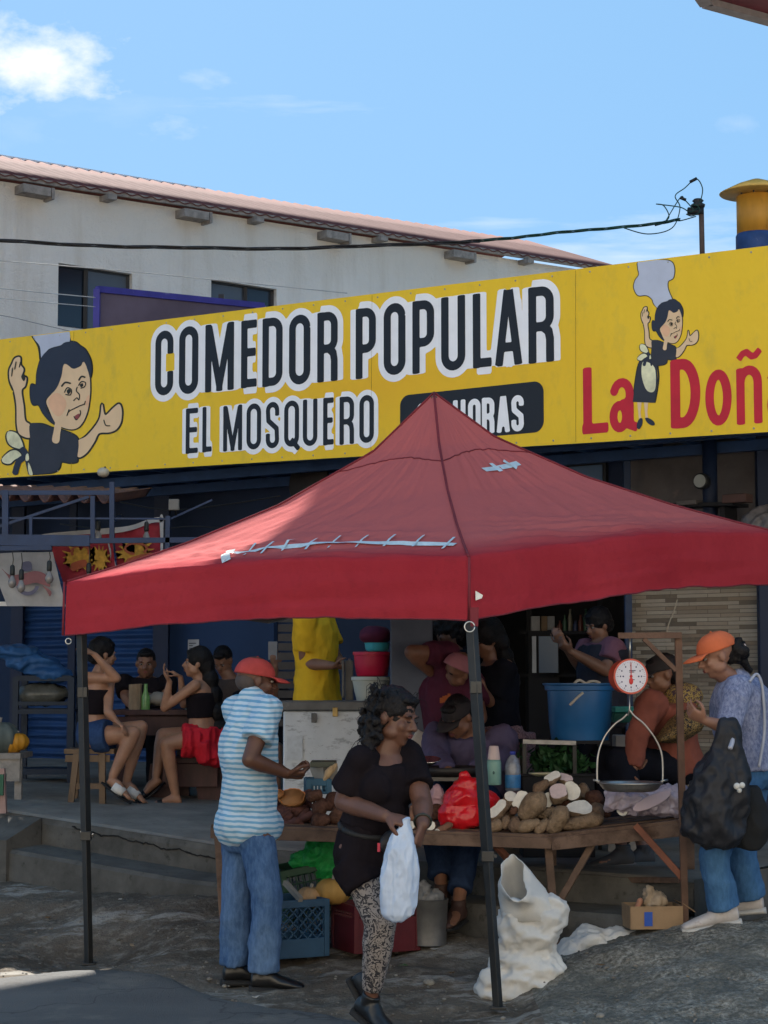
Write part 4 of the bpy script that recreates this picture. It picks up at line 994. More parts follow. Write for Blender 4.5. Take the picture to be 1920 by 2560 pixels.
bm = BM(); c = fp(1890, 1290, 1.0)
ell(bm, c + BU * .1 - V((0, 0, .06)), (BU * .20, BN * .12, V((0, 0, .12))), 20, 14)
me = bake(bm, .015, 1); fold(me, .035, (9, 9, 9), ridged=True); o = part('plastic_bundle', me, mat('cloudy_plastic', (.14, .13, .135), .35, .3, 10), None, True, loc=c); tag(o, 'crumpled cloudy plastic bundle piled by the upper right wall', 'plastic bundle')

# ---- left awning: blue steel frame with clay coloured corrugated roof
AY = 13.55
aw = thing('awning', 'blue steel awning frame with a wavy clay coloured roof at the left', 'awning', P(60, 1350, AY))
mclay = mat('clay_sheet', (.15, .075, .062), .8, .3, 5, .3, 30, dirt=(.10, .06, .055), ds=6, dth=.55)
x0, x1 = P(-900, 1240, AY).x, P(276, 1210, AY).x
def awp(s, t):
    x = x0 + (x1 - x0) * s; y = AY + .12 + 2.3 * t; z = P(276, 1205, AY).z - .10 + (x1 - x) * .02 + .26 * t + .036 * math.sin(2 * math.pi * x / .135)
    return V((x, y, z))
bm = BM(); grid(bm, awp, 330, 8); solid(part('roof_sheet', bm, mclay, aw, True), .008)
bm = BM()
A_ = lambda px, py, dy=0: P(px, py, AY + dy)
for px, y0, y1, w in ((14, 1226, 1350, .042), (232, 1240, 1345, .03), (280, 1205, 1348, .032), (77, 1290, 1345, .02)): beam(bm, A_(px, y0), A_(px, y1), w)
beam(bm, A_(-60, 1350), A_(225, 1352), .05, .075); beam(bm, A_(-60, 1372), A_(130, 1370), .05, .03); beam(bm, A_(225, 1352), A_(700, 1348), .03, .035)
beam(bm, A_(-20, 1322), A_(222, 1242), .018); beam(bm, A_(-20, 1295), A_(415, 1297), .012); beam(bm, A_(0, 1232), A_(280, 1232), .03)
beam(bm, A_(-60, 1352), A_(-60, 1352, 2.5), .05); beam(bm, A_(280, 1300), A_(300, 1290, 2.4), .03); beam(bm, A_(420, 1300, 1.2), A_(530, 1250, 1.2), .014); beam(bm, A_(420, 1290), A_(418, 1420), .03)
p = A_(-75, 1200); beam(bm, V((p.x, p.y, .3)), p, .06); p = W(fu(-300, .8), 0, .8)
part('frame', bm, mtrim, aw)
# hanging banners
def sheet_poly(name, pts, Y, m, lab, cat, layers=(), wav=.02):
    cen = sum((P(*c3(*p), Y) for p in pts), V()) / len(pts); bm = BM()
    a, b, c, d = [P(*c3(*p), Y) for p in pts]
    f = lambda s, t: a.lerp(b, s).lerp(d.lerp(c, s), t) + V((0, wav * math.sin(s * 9 + t * 2) + wav * noise.noise(V((s * 4, t * 4, Y))), 0))
    grid(bm, f, 30, 16); o = part(name, bm, m, None, True, loc=cen); tag(o, lab, cat)
    for nm, mm, shapes, off in layers:
        b2_ = BM()
        for sh_ in shapes:
            q = cr([V((x, y, 0)) for x, y in sh_], 4, True); vs = []
            for z in q:
                w = P(*c3(z.x, z.y), Y); w.y -= wav * 2.2 + off; vs.append(b2_.verts.new(w))
            fce = b2_.faces.new(vs); bmesh.ops.triangulate(b2_, faces=[fce])
        part(nm, b2_, mm, o)
    return o
mflr = mat('flag_red', (.28, .02, .035), .7, .25, 8); mflw = mat('flag_white', (.42, .42, .43), .75, .15, 8, dirt=(.28, .28, .29), ds=6, dth=.6, trans=.15); mgold = mat('flag_gold', (.42, .23, .03), .7, .4, 20); mrust = mat('flag_rust', (.30, .07, .03), .7, .2)
def flame(cx, cy, rx, ry, seed):
    r = random.Random(seed); pts = []
    for i in range(26):
        a = 2 * math.pi * i / 26; k = 1.15 if i % 2 else .7; k += r.uniform(-.12, .12); pts.append((cx + rx * k * math.cos(a), cy + ry * k * math.sin(a)))
    return pts
ring = lambda cx, cy, rx, ry, a0, a1, w: [(cx + rx * math.cos(R(a0 + (a1 - a0) * i / 12)), cy + ry * math.sin(R(a0 + (a1 - a0) * i / 12))) for i in range(13)] + [(cx + (rx - w) * math.cos(R(a1 - (a1 - a0) * i / 12)), cy + (ry - w) * math.sin(R(a1 - (a1 - a0) * i / 12))) for i in range(13)]
sheet_poly('hanging_banner', [(430, 600), (1030, 560), (1080, 1050), (590, 1050)], 14.35, mflr, 'red hanging banner with golden flames, the left one beside the white banner', 'banner',
    [('flame_print', mgold, [flame(740, 790, 150, 110, 1), flame(930, 800, 80, 120, 2)], 0), ('emblem_print', mrust, [ring(750, 740, 90, 70, 150, 380, 22), [(665, 850), (790, 810), (800, 870), (680, 915)]], .006)])
sheet_poly('hanging_banner', [(1050, 560), (1505, 440), (1505, 860), (1085, 1000)], 14.4, mflr, 'red hanging banner with golden flames and white border, the right one', 'banner',
    [('flame_print', mgold, [flame(1260, 740, 170, 110, 3)], 0), ('emblem_print', mrust, [ring(1260, 710, 110, 60, 100, 400, 22), [(1190, 800), (1400, 745), (1400, 790), (1200, 850)]], .006),
     ('white_border', mflw, [[(1478, 425), (1512, 425), (1508, 700), (1506, 880), (1484, 880), (1486, 650)], [(420, 575), (900, 530), (1200, 500), (1400, 432), (1500, 425), (1500, 465), (1400, 475), (1200, 545), (900, 585), (430, 610)], [(1000, 640), (1045, 640), (1060, 800), (1085, 900), (1040, 925), (1022, 760)]], .004)])
sheet_poly('hanging_banner', [(-120, 750), (485, 735), (610, 1240), (60, 1235)], 14.1, mflw, 'white hanging banner with a faded pink ribbon emblem below the awning', 'banner',
    [('ribbon_print', mat('print_dusty_pink', (.26, .11, .12), .7, .2, 10), [[(25, 890), (100, 950), (220, 940), (330, 915), (420, 940), (460, 1000), (470, 1060), (400, 1040), (330, 1025), (220, 1050), (130, 1040), (80, 960)], [(400, 1050), (480, 1100), (470, 1150), (440, 1100)]], 0),
     ('emblem_print', mat('print_slate', (.13, .13, .2), .7, .2), [ring(265, 1040, 105, 100, 10, 170, 34), [(215, 840), (290, 830), (300, 905), (220, 915)]], -.002)])
bm = BM()
for xa, xb in ((0, 70), (220, 300), (470, 530)):
    a, b = P(*c3(xa, 1195), 14.6), P(*c3(xb, 1235), 14.6); box(bm, (a + b) / 2, (b.x - a.x, .02, a.z - b.z))
a, b = P(*c3(-200, 1215), 14.62), P(*c3(600, 1215), 14.62); 
o = part('white_rail', bm, mat('white_paint_bright', (.8, .8, .8), .5), None, loc=(a + b) / 2); tag(o, 'bright white rail segments showing under the white banner', 'rail')
# bulbs
proto = None
msock = mat('socket_black', (.012, .014, .014), .5); mbulb = mglass('bulb_glass', (.20, .18, .17), .08)
spots = [((115, 740), (115, 870), 13.5, 1), ((197, 745), (197, 910), 13.4, 1), ((455, 735), (455, 830), 13.45, 1), ((815, 650), (820, 850), 13.6, 1), ((905, 500), (905, 460), 13.9, 0), ((1345, 430), (1350, 470), 14.1, 0), ((1535, 600), (1535, 770), 14.1, 1), ((2730, 470), (2730, 520), 14.1, 0)]
for i, (a, b, Y, l) in enumerate(spots):
    p = P(*c3(*b), Y); q = P(*c3(*a), Y)
    t_ = thing('light_bulb', ['clear bulb on a short black cord, leftmost below the awning', 'black socketed bulb hanging second from left in front of the ribbon emblem', 'clear bulb on a looped cord over the right edge of the white banner', 'clear bulb hanging in front of the left red flame banner',
               'small bulb above the blue beam between two posts', 'small bulb at the top of the right red flame banner', 'bulb hanging by the right border of the red flame banner', 'bulb in the dark above the left canopy slope'][i], 'light bulb', p, 'bulbs strung under the eatery roof')
    bm = BM(); tube(bm, [q, q.lerp(p, .5) + V((.006, 0, 0)), p], .0035, 5); part('cord', bm, msock, t_)
    bm = BM(); lathe(bm, p, [(.010, .01), (.016, 0), (.018, -.05), (.016, -.06)], 12); part('socket', bm, msock, t_, True)
    bm = BM(); lathe(bm, p - V((0, 0, .06)), [(.012, 0), (.016, -.015), (.026, -.04), (.028, -.058), (.02, -.078), (.006, -.087)], 14); part('bulb', bm, mbulb, t_, True)
t_ = thing('flood_light', 'small square grey flood light on the dark frame above the canopy', 'flood light', P(435, 1262, 14.3))
bm = BM(); c = P(435, 1262, 14.3); box(bm, c, (.075, .05, .08)); bevel(part('housing', bm, mat('grey_lamp', (.16, .15, .14), .6), t_), .006); bm = BM(); beam(bm, c, c + V((.0, .15, -.06)), .012); part('bracket', bm, mdk, t_)
t_ = thing('floor_lamp', 'small cream lamp head under the lower left edge of the yellow banner', 'lamp', P(258, 1181, 15.8))
bm = BM(); c = P(258, 1181, 15.8); ell(bm, c, (V((.05, 0, 0)), V((0, .06, 0)), V((0, 0, .04))), 12, 8); part('housing', bm, mat('cream_lamp', (.42, .39, .32), .5), t_, True); bm = BM(); tube(bm, [c, c + V((0, .1, .05))], .01, 6); part('arm', bm, mdk, t_)
t_ = None
# big round dark dish in the shade under the banner
bm = BM(); c = fp(772, 1210, .9); lathe(bm, c, [(.02, .12), (.14, .1), (.20, .03), (.21, 0), (.2, -.01)], 26, -BN); o = part('dark_dish', bm, mat('dish_black', (.02, .016, .016), .6), None, True, loc=c); tag(o, 'large dark round dish hung under the banner behind the canopy', 'dish')

# ------------------------------------------------------------------ chimney, insulator pole and cables
ch = thing('chimney', 'yellow metal chimney with a conical cap and blue base above the banner', 'chimney', P(1893, 700, 15.6))
k_ = 15.6 / 5000; c = P(1893, 590, 15.6)
morn = mat('chimney_yellow', (.55, .26, .03), .55, .2, 6, dirt=(.30, .12, .02), ds=8, dth=.6, vst=(1, 1, .3)); 
bm = BM(); z_ = lambda py: P(1893, py, 15.6).z - c.z
lathe(bm, c, [(51 * k_, z_(590)), (51 * k_, z_(492))], 36); tube_ = part('flue', bm, morn, ch, True)
bm = BM(); lathe(bm, c, [(54 * k_, z_(660)), (54 * k_, z_(590)), (51.5 * k_, z_(586))], 36); part('base', bm, mat('chimney_blue', (.02, .06, .19), .6, .3, 8, dirt=(.3, .3, .3), ds=14, dth=.64), ch, True)
bm = BM(); lathe(bm, c, [(92 * k_, z_(485)), (94 * k_, z_(483)), (50 * k_, z_(462)), (12 * k_, z_(449)), (2 * k_, z_(447))], 36); part('cap', bm, mat('cap_yellow', (.68, .42, .10), .6, .25, 10, dirt=(.35, .17, .06), ds=10, dth=.6), ch, True)
bm = BM()
for a in (200, 250, 300, 340): p = c + V((44 * k_ * math.cos(R(a)), 44 * k_ * math.sin(R(a)), 0)); beam(bm, p + V((0, 0, z_(498))), p + V((0, 0, z_(476))), .012)
part('strut', bm, mat('strut_dark', (.06, .05, .04)), ch)
pl = thing('service_pole', 'thin brown service pole with tangled cable joints above the banner', 'pole', P(1757, 700, 15.0))
mpo = mat('rusty_pole', (.085, .055, .045), .7, .3, 9, dirt=(.2, .17, .15), ds=16, dth=.62)
bm = BM(); tube(bm, [P(1757, 700, 15), P(1753, 512, 15)], .020, 10); part('mast', bm, mpo, pl, True)
bm = BM(); c = P(1745, 512, 15); lathe(bm, c - V((0, 0, .03)), [(.02, 0), (.05, .01), (.055, .03), (.03, .045), (.045, .06), (.03, .075)], 14); box(bm, c + V((-.02, 0, -.05)), (.12, .05, .05)); part('insulator', bm, mfr, pl, True)
mcab = mat('cable_green', (.008, .045, .035), .5, .3, 3); mcabk = mat('cable_black', (.012, .012, .014), .5); mcabw = mat('cable_grey', (.42, .43, .44), .5)
def cable(pts, Ys, r, m, lab, twist=0, sub=None):
    n = len(pts); q = cr([P(p[0], p[1], Ys[0] + (Ys[1] - Ys[0]) * i / (n - 1)) for i, p in enumerate(pts)], 14)
    bm = BM()
    if twist:
        for ph in (0, 2.1, 4.2): tube(bm, [p + V((0, r * 1.1 * math.cos(i * .22 + ph), r * 1.1 * math.sin(i * .22 + ph))) for i, p in enumerate(q)], r * .8, 6)
    else: tube(bm, q, r, 6)
    o = part('cable', bm, m, None, True, loc=q[0]); return tag(o, lab, 'cable')
cable([(-200, 590), (0, 601), (250, 615), (470, 619), (700, 622), (900, 615), (1100, 608), (1200, 602)], (13.8, 14.3), .008, mcabk, 'thick twisted black cable crossing in front of the white building', 1)
cable([(1190, 602), (1290, 594), (1400, 581), (1520, 571), (1640, 559), (1700, 548)], (14.3, 14.8), .007, mcab, 'green twisted cable rising to the service pole', 1)
bm = BM()
for pts in ([(1560, 570), (1620, 585), (1680, 570), (1700, 520), (1688, 490), (1712, 470), (1740, 447), (1756, 470), (1752, 500), (1745, 512)], [(1640, 510), (1660, 515), (1672, 545), (1640, 562)], [(1690, 548), (1700, 552), (1740, 541)], [(1640, 510), (1700, 518), (1725, 530), (1745, 520)], [(1660, 560), (1700, 495), (1712, 500), (1735, 525)], [(1715, 535), (1730, 540), (1748, 530), (1745, 515), (1730, 512)]):
    tube(bm, cr([P(*p, 14.95) for p in pts], 8), .0045, 6)
part('loose_wire', bm, mcab, pl, True)
bm = BM()
for a, b in (((1725, 455), (1742, 446)), ((1700, 494), (1715, 500)), ((1637, 562), (1670, 553))): tube(bm, [P(*a, 14.93), P(*b, 14.93)], .012, 8)
part('wire_joint', bm, mcabk, pl, True)
cable([(-200, 640), (0, 652), (250, 672), (460, 692), (700, 716), (868, 733)], (17.5, 19), .005, mcabw, 'upper thin grey wire across the two dark windows')
cable([(-200, 708), (0, 721), (120, 733), (238, 744)], (18, 20.4), .005, mcabw, 'middle thin grey wire running to the blue framed board')
cable([(-200, 735), (0, 746), (120, 757), (238, 767)], (18, 20.4), .004, mcabw, 'lowest grey wire running to the blue framed board')
cable([(-200, 765), (0, 788), (90, 808), (185, 830)], (18, 20.4), .004, mat('wire_mid_grey', (.2, .2, .21), .5), 'thin dark wire sagging down behind the banner at the left')
# ------------------------------------------------------------------ people
def skinm(name, c):
    if name in MATS: return MATS[name]
    m, t, b = shader(name); k = NB(t); lo = tuple(x * .78 for x in c); hi = tuple(x * 1.18 for x in c)
    cc = k.ramp(k.noise(9, 5, .6), [(.3, lo), (.7, hi)]); k.l(cc, b.inputs['Base Color']); b.inputs['Roughness'].default_value = .48; b.inputs['Specular IOR Level'].default_value = .4
    b.inputs['Subsurface Weight'].default_value = .06; b.inputs['Subsurface Radius'].default_value = (.02, .008, .004)
    k.bump(k.noise(90, 4, .6), .15, .003, b); MATS[name] = m; return m
sk_dark = skinm('skin_dark', (.105, .046, .028)); sk_mid = skinm('skin_mid', (.20, .095, .058)); sk_tan = skinm('skin_tan', (.33, .17, .105))
mhair = mat('hair_black', (.010, .009, .010), .45, .4, 40, .6, 120, .01, spec=.15)
meye = mat('eye_white', (.24, .21, .19), .3, .05); miris = mat('iris', (.012, .008, .006), .2)
def lerpt(tab, t):
    xs = [r[0] for r in tab]; return [float(np.interp(t, xs, [r[i] for r in tab])) for i in range(1, len(tab[0]))]
TORSO = [(-.24, .05, .06), (-.18, .115, .095), (-.08, .160, .118), (0, .168, .122), (.2, .155, .112), (.42, .138, .104), (.65, .150, .112), (.85, .168, .108), (.96, .165, .085), (1.03, .11, .068), (1.09, .06, .055)]
class Sk:
    """skeleton of one person in world coordinates. sh/pel: centres, F1/F2: the way shoulders and hips face"""
    def __init__(s, sh, pel, head, yaw, hyaw=None, face=None, up=None, shw=.165, hipw=.088, w=1.0, dep=1.0, tilt=0.0):
        f = lambda a: V((math.cos(R(a)), math.sin(R(a)), 0))
        s.F = f(yaw); s.R = V((s.F.y, -s.F.x, 0)); s.FH = f(hyaw if hyaw is not None else yaw); s.RH = V((s.FH.y, -s.FH.x, 0))
        s.sh, s.pel, s.head = V(sh), V(pel), V(head); s.w, s.dep = w, dep
        r = s.R.copy(); r.z = tilt; r.normalize(); s.Rt = r
        s.shR, s.shL = s.sh + r * shw, s.sh - r * shw; s.hipR, s.hipL = s.pel + s.RH * hipw, s.pel - s.RH * hipw
        s.face = V(face).normalized() if face is not None else s.F; s.up = V(up).normalized() if up is not None else V((0, 0, 1))
        s.shw = shw
    def ax(s, t): return s.pel.lerp(s.sh + V((0, 0, .0)), t)
    def ring(s, t, infl=0, kw=1, kd=1, tab=TORSO):
        a, b = lerpt(tab, t); U = s.RH.lerp(s.Rt, max(0, min(1, t))).normalized(); D = (s.sh - s.pel).normalized()
        Fv = U.cross(D) * -1; a = a * s.w * (s.shw / .165 if t > .8 else 1)
        return (s.ax(t), U * (a * kw + infl), Fv.normalized() * (b * s.dep * kd + infl))
def torso(bm, S, t0, t1, infl=0, kw=1, kd=1, steps=14, n=22, bot=None):
    rs = [S.ring(t0 + (t1 - t0) * i / steps, infl, kw, kd) for i in range(steps + 1)]
    if bot: c, u, v = rs[0]; rs[0] = (c, u * bot, v * bot)
    loft(bm, rs, n)
def head(bm, S, k=1.0, child=None):
    """skull, jaw, cheeks, nose, lips, brow and ears in the frame of the face"""
    f = S.face; u = (S.up - f * S.up.dot(f)).normalized(); r = f.cross(u); c = S.head
    q = lambda x, y, z: c + (r * x + f * y + u * z) * k
    e = lambda p, a, b, d: ell(bm, q(*p), (r * a * k, f * b * k, u * d * k), 16, 11)
    e((0, -.012, .032), .074, .094, .088); e((0, .026, -.03), .060, .064, .078); e((0, .045, -.075), .038, .036, .03); e((0, .062, -.088), .021, .018, .018)
    for s in (-1, 1):
        e((s * .036, .062, -.022), .022, .020, .024); e((s * .030, .080, .024), .022, .012, .008); e((s * .075, -.004, -.006), .011, .020, .030); e((s * .045, .02, -.055), .024, .04, .03)
    rcone(bm, q(0, .084, .014), q(0, .108, -.022), .008 * k, .0125 * k, 8)
    for s in (-1, 1): e((s * .011, .096, -.027), .009, .010, .008)
    e((0, .086, -.050), .021, .013, .007); e((0, .084, -.060), .018, .013, .007)
    return q, r, f, u
def eyes(par, q, r, f, u, k=1.0, closed=False, brow=mhair):
    for s in (-1, 1):
        if not closed:
            bm = BM(); ell(bm, q(s * .030, .0755, .006), (r * .013 * k, f * .010 * k, u * .0075 * k), 10, 7); o = part('eye', bm, meye, par, True)
            bm = BM(); ell(bm, q(s * .030 + .002, .0845, .005), (r * .0058 * k, f * .003 * k, u * .006 * k), 8, 6); part('iris', bm, miris, o, True)
        else:
            bm = BM(); tube(bm, cr([q(s * .030 - .014, .088, .004), q(s * .030, .0905, .0), q(s * .030 + .014, .088, .004)], 4), .0022 * k, 5); part('eyelash', bm, brow, par)
        bm = BM(); tube(bm, cr([q(s * .030 - .017, .088, .022 - s * .003), q(s * .030, .094, .028), q(s * .030 + .017, .088, .022 + s * .003)], 4), [.002 * k] * 4 + [.003 * k] * 4 + [.0015 * k], 5); part('eyebrow', bm, brow, par)
    bm = BM(); ell(bm, q(0, .0965, -.0515), (r * .019 * k, f * .005 * k, u * .0045 * k), 10, 6); ell(bm, q(0, .095, -.060), (r * .016 * k, f * .005 * k, u * .005 * k), 10, 6)
    part('lips', bm, mat('lips', (.17, .05, .045), .45), par, True)
def hand(bm, wr, d, nrm, side=1, curl=.5, k=1.0, spread=.06, thumb=.7):
    """palm with five fingers; d points out of the wrist, nrm out of the palm, side: where the thumb is along d x nrm"""
    d = V(d).normalized(); nrm = V(nrm); nrm = (nrm - d * nrm.dot(d)).normalized(); w = d.cross(nrm) * side
    loft(bm, [(wr - d * .01, w * .026 * k, nrm * .019 * k), (wr + d * .02 * k, w * .032 * k, nrm * .017 * k), (wr + d * .055 * k, w * .042 * k, nrm * .015 * k), (wr + d * .088 * k, w * .041 * k, nrm * .012 * k)], 14)
    for i, (L, rr) in enumerate(((.070, .0086), (.078, .0088), (.072, .0085), (.056, .0074))):
        o = (.032 - .0215 * i) * k; b = wr + d * (.083 - .004 * abs(i - 1)) * k + w * o; fd = (d + w * (o / k * spread / .03)).normalized(); a = 0; pts = [b - fd * .01]
        for s, fr in enumerate((.45, .30, .25)):
            a += curl * (.75 if s == 0 else .95) * (1 + .06 * i); dd = fd * math.cos(a) + nrm * math.sin(a); pts.append(pts[-1] + dd * (L * fr * k + (.01 if s == 0 else 0)))
        for s in range(3): rcone(bm, pts[s], pts[s + 1], rr * k * (1 - .1 * s), rr * k * (.9 - .1 * s), 8)
    tb = wr + d * .022 * k + w * .026 * k; t1 = tb + (d * .55 + w * .75 + nrm * .25).normalized() * .040 * k; t2 = t1 + (d * .8 + w * (.35 - .3 * thumb) + nrm * (.3 + .6 * thumb)).normalized() * .034 * k; t3 = t2 + (d * .9 - w * .3 * thumb + nrm * .5 * thumb).normalized() * .026 * k
    rcone(bm, tb, t1, .014 * k, .0105 * k, 8); rcone(bm, t1, t2, .0105 * k, .0095 * k, 8); rcone(bm, t2, t3, .0095 * k, .008 * k, 8)
def arm(bm, sh, el, wr, k=1.0):
    rcone(bm, sh, el, .052 * k, .040 * k); m = V(el).lerp(wr, .3); rcone(bm, el, m, .040 * k, .041 * k); rcone(bm, m, wr, .041 * k, .026 * k)
def leg(bm, hip, kn, an, k=1.0, foot=None, fl=.165):
    rcone(bm, hip, kn, .086 * k, .055 * k); m = V(kn).lerp(an, .28); rcone(bm, kn, m, .054 * k, .056 * k); rcone(bm, m, an, .056 * k, .033 * k)
    if foot is not None:
        f = V(foot).normalized(); h = V(an) - V((0, 0, .055)); side = f.cross(V((0, 0, 1))).normalized(); up = side.cross(f)
        loft(bm, [(h - f * .045, side * .018, up * .022), (h - f * .03 + up * .012, side * .032, up * .034), (h + f * .04 + up * .014, side * .034, up * .036), (h + f * fl * .5 - up * .0, side * .040, up * .022), (h + f * fl * .72 - up * .008, side * .042, up * .014), (h + f * fl * .82 - up * .01, side * .025, up * .008)], 14)
        for i in range(5):
            b = h + f * (fl * (.72 - .035 * i)) + side * (-.032 + .017 * i) - up * .01; rcone(bm, b, b + f * (.035 - .003 * i), .0105 - .001 * i, .009 - .001 * i, 7)
def shoe(par, an, d, m, msole, L=.27, zsole=.028, name='shoe', ht=.075, lab=None, w=.048):
    """an: ankle, d: toe direction (may point down)"""
    f = V(d).normalized(); s = f.cross(V((0, 0, 1))).normalized(); u = s.cross(f); h = V(an) - u * (ht + .018)
    bm = BM(); P_ = lambda x, z, a, b: (h + f * x + u * z, s * a, u * b)
    loft(bm, [P_(-.065, .04, .012, .02), P_(-.058, .045, .032, .042), P_(-.02, .052, .038, .052), P_(.03, .055, w * .82, .052), P_(.08, .036, w * .94, .036), P_(L * .5, .028, w, .028), P_(L * .64, .022, w * .97, .022), P_(L * .73, .018, w * .82, .018), P_(L * .775, .014, w * .55, .012)], 18)
    lathe(bm, h + u * .07 - f * .005, [(.040, 0), (.043, .03), (.044, .05)], 14, u)
    o = part(name, bake(bm, .006, 3), m, par, True, label=lab)
    bm = BM(); loft(bm, [P_(-.072, -.004, .02, .5 * zsole), P_(-.06, -.004, .036, .5 * zsole), P_(.0, -.004, .042, .5 * zsole), P_(.09, -.004, w * 1.02, .5 * zsole), P_(L * .55, -.004, w * 1.1, .5 * zsole), P_(L * .7, -.002, w * .98, .45 * zsole), P_(L * .79, .002, w * .6, .4 * zsole)], 18)
    part('sole', bm, msole, o); return o
def sleeve(bm, a, b, r1, r2, k=.9):
    """open flat-ended sleeve from the shoulder"""
    a, b = V(a), V(b); d = (b - a).normalized(); u, v = frame_of(d); rs = []
    for x, r in ((-.5 * r1, r1 * .55), (-.25 * r1, r1 * .9), (0, r1)): rs.append((a + d * x, r))
    L = (b - a).length
    for t in (.25, .5, .75, 1): rs.append((a + d * L * t, r1 + (r2 - r1) * t))
    loft(bm, [(c, u * r, v * r) for c, r in rs], 20)
def garment(par, name, bm, m, vox=.008, it=3, amp=.006, sc=(9, 9, 5), seed=1, ridged=True, lab=None, mask=None):
    me = bake(bm, vox, it)
    if amp: fold(me, amp, sc, seed=seed, ridged=ridged, mask=mask); fold(me, amp * .35, tuple(x * 3.1 for x in sc), seed=seed + 5)
    return part(name, me, m, par, True, label=lab)
def person(label, base, group=None): return thing('person', label, 'person', base, group)
def cap_hat(par, S, m, k=1.0, brim_yaw=0, lift=.03, dark=None, lab=None, brimL=.075):
    f = S.face; u = (S.up - f * S.up.dot(f)).normalized(); r = f.cross(u); c = S.head
    bf = f * math.cos(R(brim_yaw)) + r * math.sin(R(brim_yaw)); br = bf.cross(u)
    bm = BM(); rs = []
    for a in (0, 6, 20, 36, 52, 68, 82): rs.append((c + u * (lift + .088 * math.sin(R(a))) * k - f * .010 * k * 1, r * (.083 * math.cos(R(a)) ** .8) * k, f * (.103 * math.cos(R(a)) ** .8) * k))
    loft(bm, rs, 28); ball(bm, c + u * (lift + .090) * k - f * .01 * k, .006 * k, 8, 6)
    me = smoothmesh(bm); o = part('cap', me, m, par, True, label=lab)
    bm = BM(); g = []
    for i in range(15):
        a = R(-62 + 124 * i / 14); e1 = c + u * (lift + .004) * k + (bf * .098 * math.cos(a) + br * .080 * math.sin(a)) * k; out = brimL * math.cos(a * .95) ** .6
        e2 = e1 + (bf * out - u * (.012 + .022 * math.sin(abs(a)) ** 2) * (out / brimL) + br * .0) * k; g.append([bm.verts.new(e1.lerp(e2, t) + u * .006 * k * math.sin(t * 3.14)) for t in (0, .33, .66, 1)])
    for p, q in zip(g, g[1:]):
        for i in range(3): bm.faces.new((p[i], q[i], q[i + 1], p[i + 1]))
    solid(part('brim', bm, dark or m, o, True), .005); return o
def hair_cap(par, S, k=1.0, back=.0, vol=.008, amp=.008, sc=22, extra=None, name='hair', vox=.008, m=None, low=-.03):
    """hair over the skull, open at the face"""
    f = S.face; u = (S.up - f * S.up.dot(f)).normalized(); r = f.cross(u); c = S.head; q = lambda x, y, z: c + (r * x + f * y + u * z) * k
    bm = BM(); ell(bm, q(0, -.018, .040), (r * (.078 + vol) * k, f * (.092 + vol) * k, u * (.086 + vol) * k), 20, 14)
    ell(bm, q(0, -.055, low + .02), (r * (.070 + vol) * k, f * (.052 + vol) * k, u * (.07) * k), 16, 11)
    
    if vol > -.01: ell(bm, q(0, .052, .085), (r * .056 * k, f * .034 * k, u * .022 * k), 14, 9)
    if extra: extra(bm, q, r, f, u)
    me = bake(bm, vox, 2); fold(me, amp, (sc, sc, sc), seed=3); return part(name, me, m or mhair, par, True)

# fabrics
def mstripe():
    m, t, b = shader('striped_polo_fabric'); k = NB(t)
    sx = k.n('ShaderNodeSeparateXYZ'); k.l(k.tc, sx.inputs[0])
    wob = k.math('MULTIPLY', k.noise(5, 3, .6), .035); z = k.math('ADD', sx.outputs['Z'], wob)
    tilt = k.math('MULTIPLY', sx.outputs['X'], .06); z = k.math('ADD', z, tilt)
    w = k.math('SINE', k.math('MULTIPLY', z, 2 * math.pi / .0262))
    c = k.ramp(k.math('ADD', k.math('MULTIPLY', w, .5), .5), [(.34, (.16, .36, .54)), (.52, (.50, .61, .71))])
    c2 = k.ramp(k.noise(4, 4, .6), [(.3, (.8, .8, .8)), (.7, (1, 1, 1))]); c = k.mix(1.0, c, c2, 'MULTIPLY')
    k.l(c, b.inputs['Base Color']); b.inputs['Roughness'].default_value = .85; b.inputs['Specular IOR Level'].default_value = .2
    k.bump(k.noise(160, 3, .6), .3, .003, b); return m
def mprint(name, dark, light, sc=26, th=.06):
    """leggings: curling pale figures on dark"""
    m, t, b = shader(name); k = NB(t)
    n = k.noise(sc, 2, .5, dist=.9); a = k.math('ABSOLUTE', k.math('SUBTRACT', k.math('FRACT', k.math('MULTIPLY', n, 5.0)), .5))
    f = k.ramp(a, [(.18, (0, 0, 0)), (.28, (1, 1, 1))]); v = k.n('ShaderNodeTexVoronoi'); v.inputs['Scale'].default_value = sc * .9; k.l(k.tc, v.inputs['Vector'])
    c = k.mix(f, dark, light); c = k.mix(k.ramp(v.outputs['Distance'], [(.12, (1, 1, 1)), (.2, (0, 0, 0))]), c, tuple(x * .7 + .03 for x in light))
    k.l(c, b.inputs['Base Color']); b.inputs['Roughness'].default_value = .8; return m
def mdenim(name, c, fade):
    m, t, b = shader(name); k = NB(t); x = k.ramp(k.noise(3.2, 5, .65, k.map((1, 1, .6))), [(.35, c), (.72, fade)])
    x = k.mix(.25, x, k.ramp(k.noise(60, 4, .7, k.map((1, 1, .35))), [(.4, tuple(q * .55 for q in c)), (.6, fade)])); k.l(x, b.inputs['Base Color']); b.inputs['Roughness'].default_value = .9; b.inputs['Specular IOR Level'].default_value = .15
    k.bump(k.noise(120, 3, .6), .4, .004, b); return m
cblack = mat('cotton_black', (.012, .0095, .012), .95, .25, 6, .3, 90, spec=.06); cnavy = mat('cotton_navy', (.009, .010, .016), .9, .3, 6, .3, 90, spec=.08); cdark = mat('cloth_dark', (.013, .012, .015), .9, .3, 6, spec=.08)
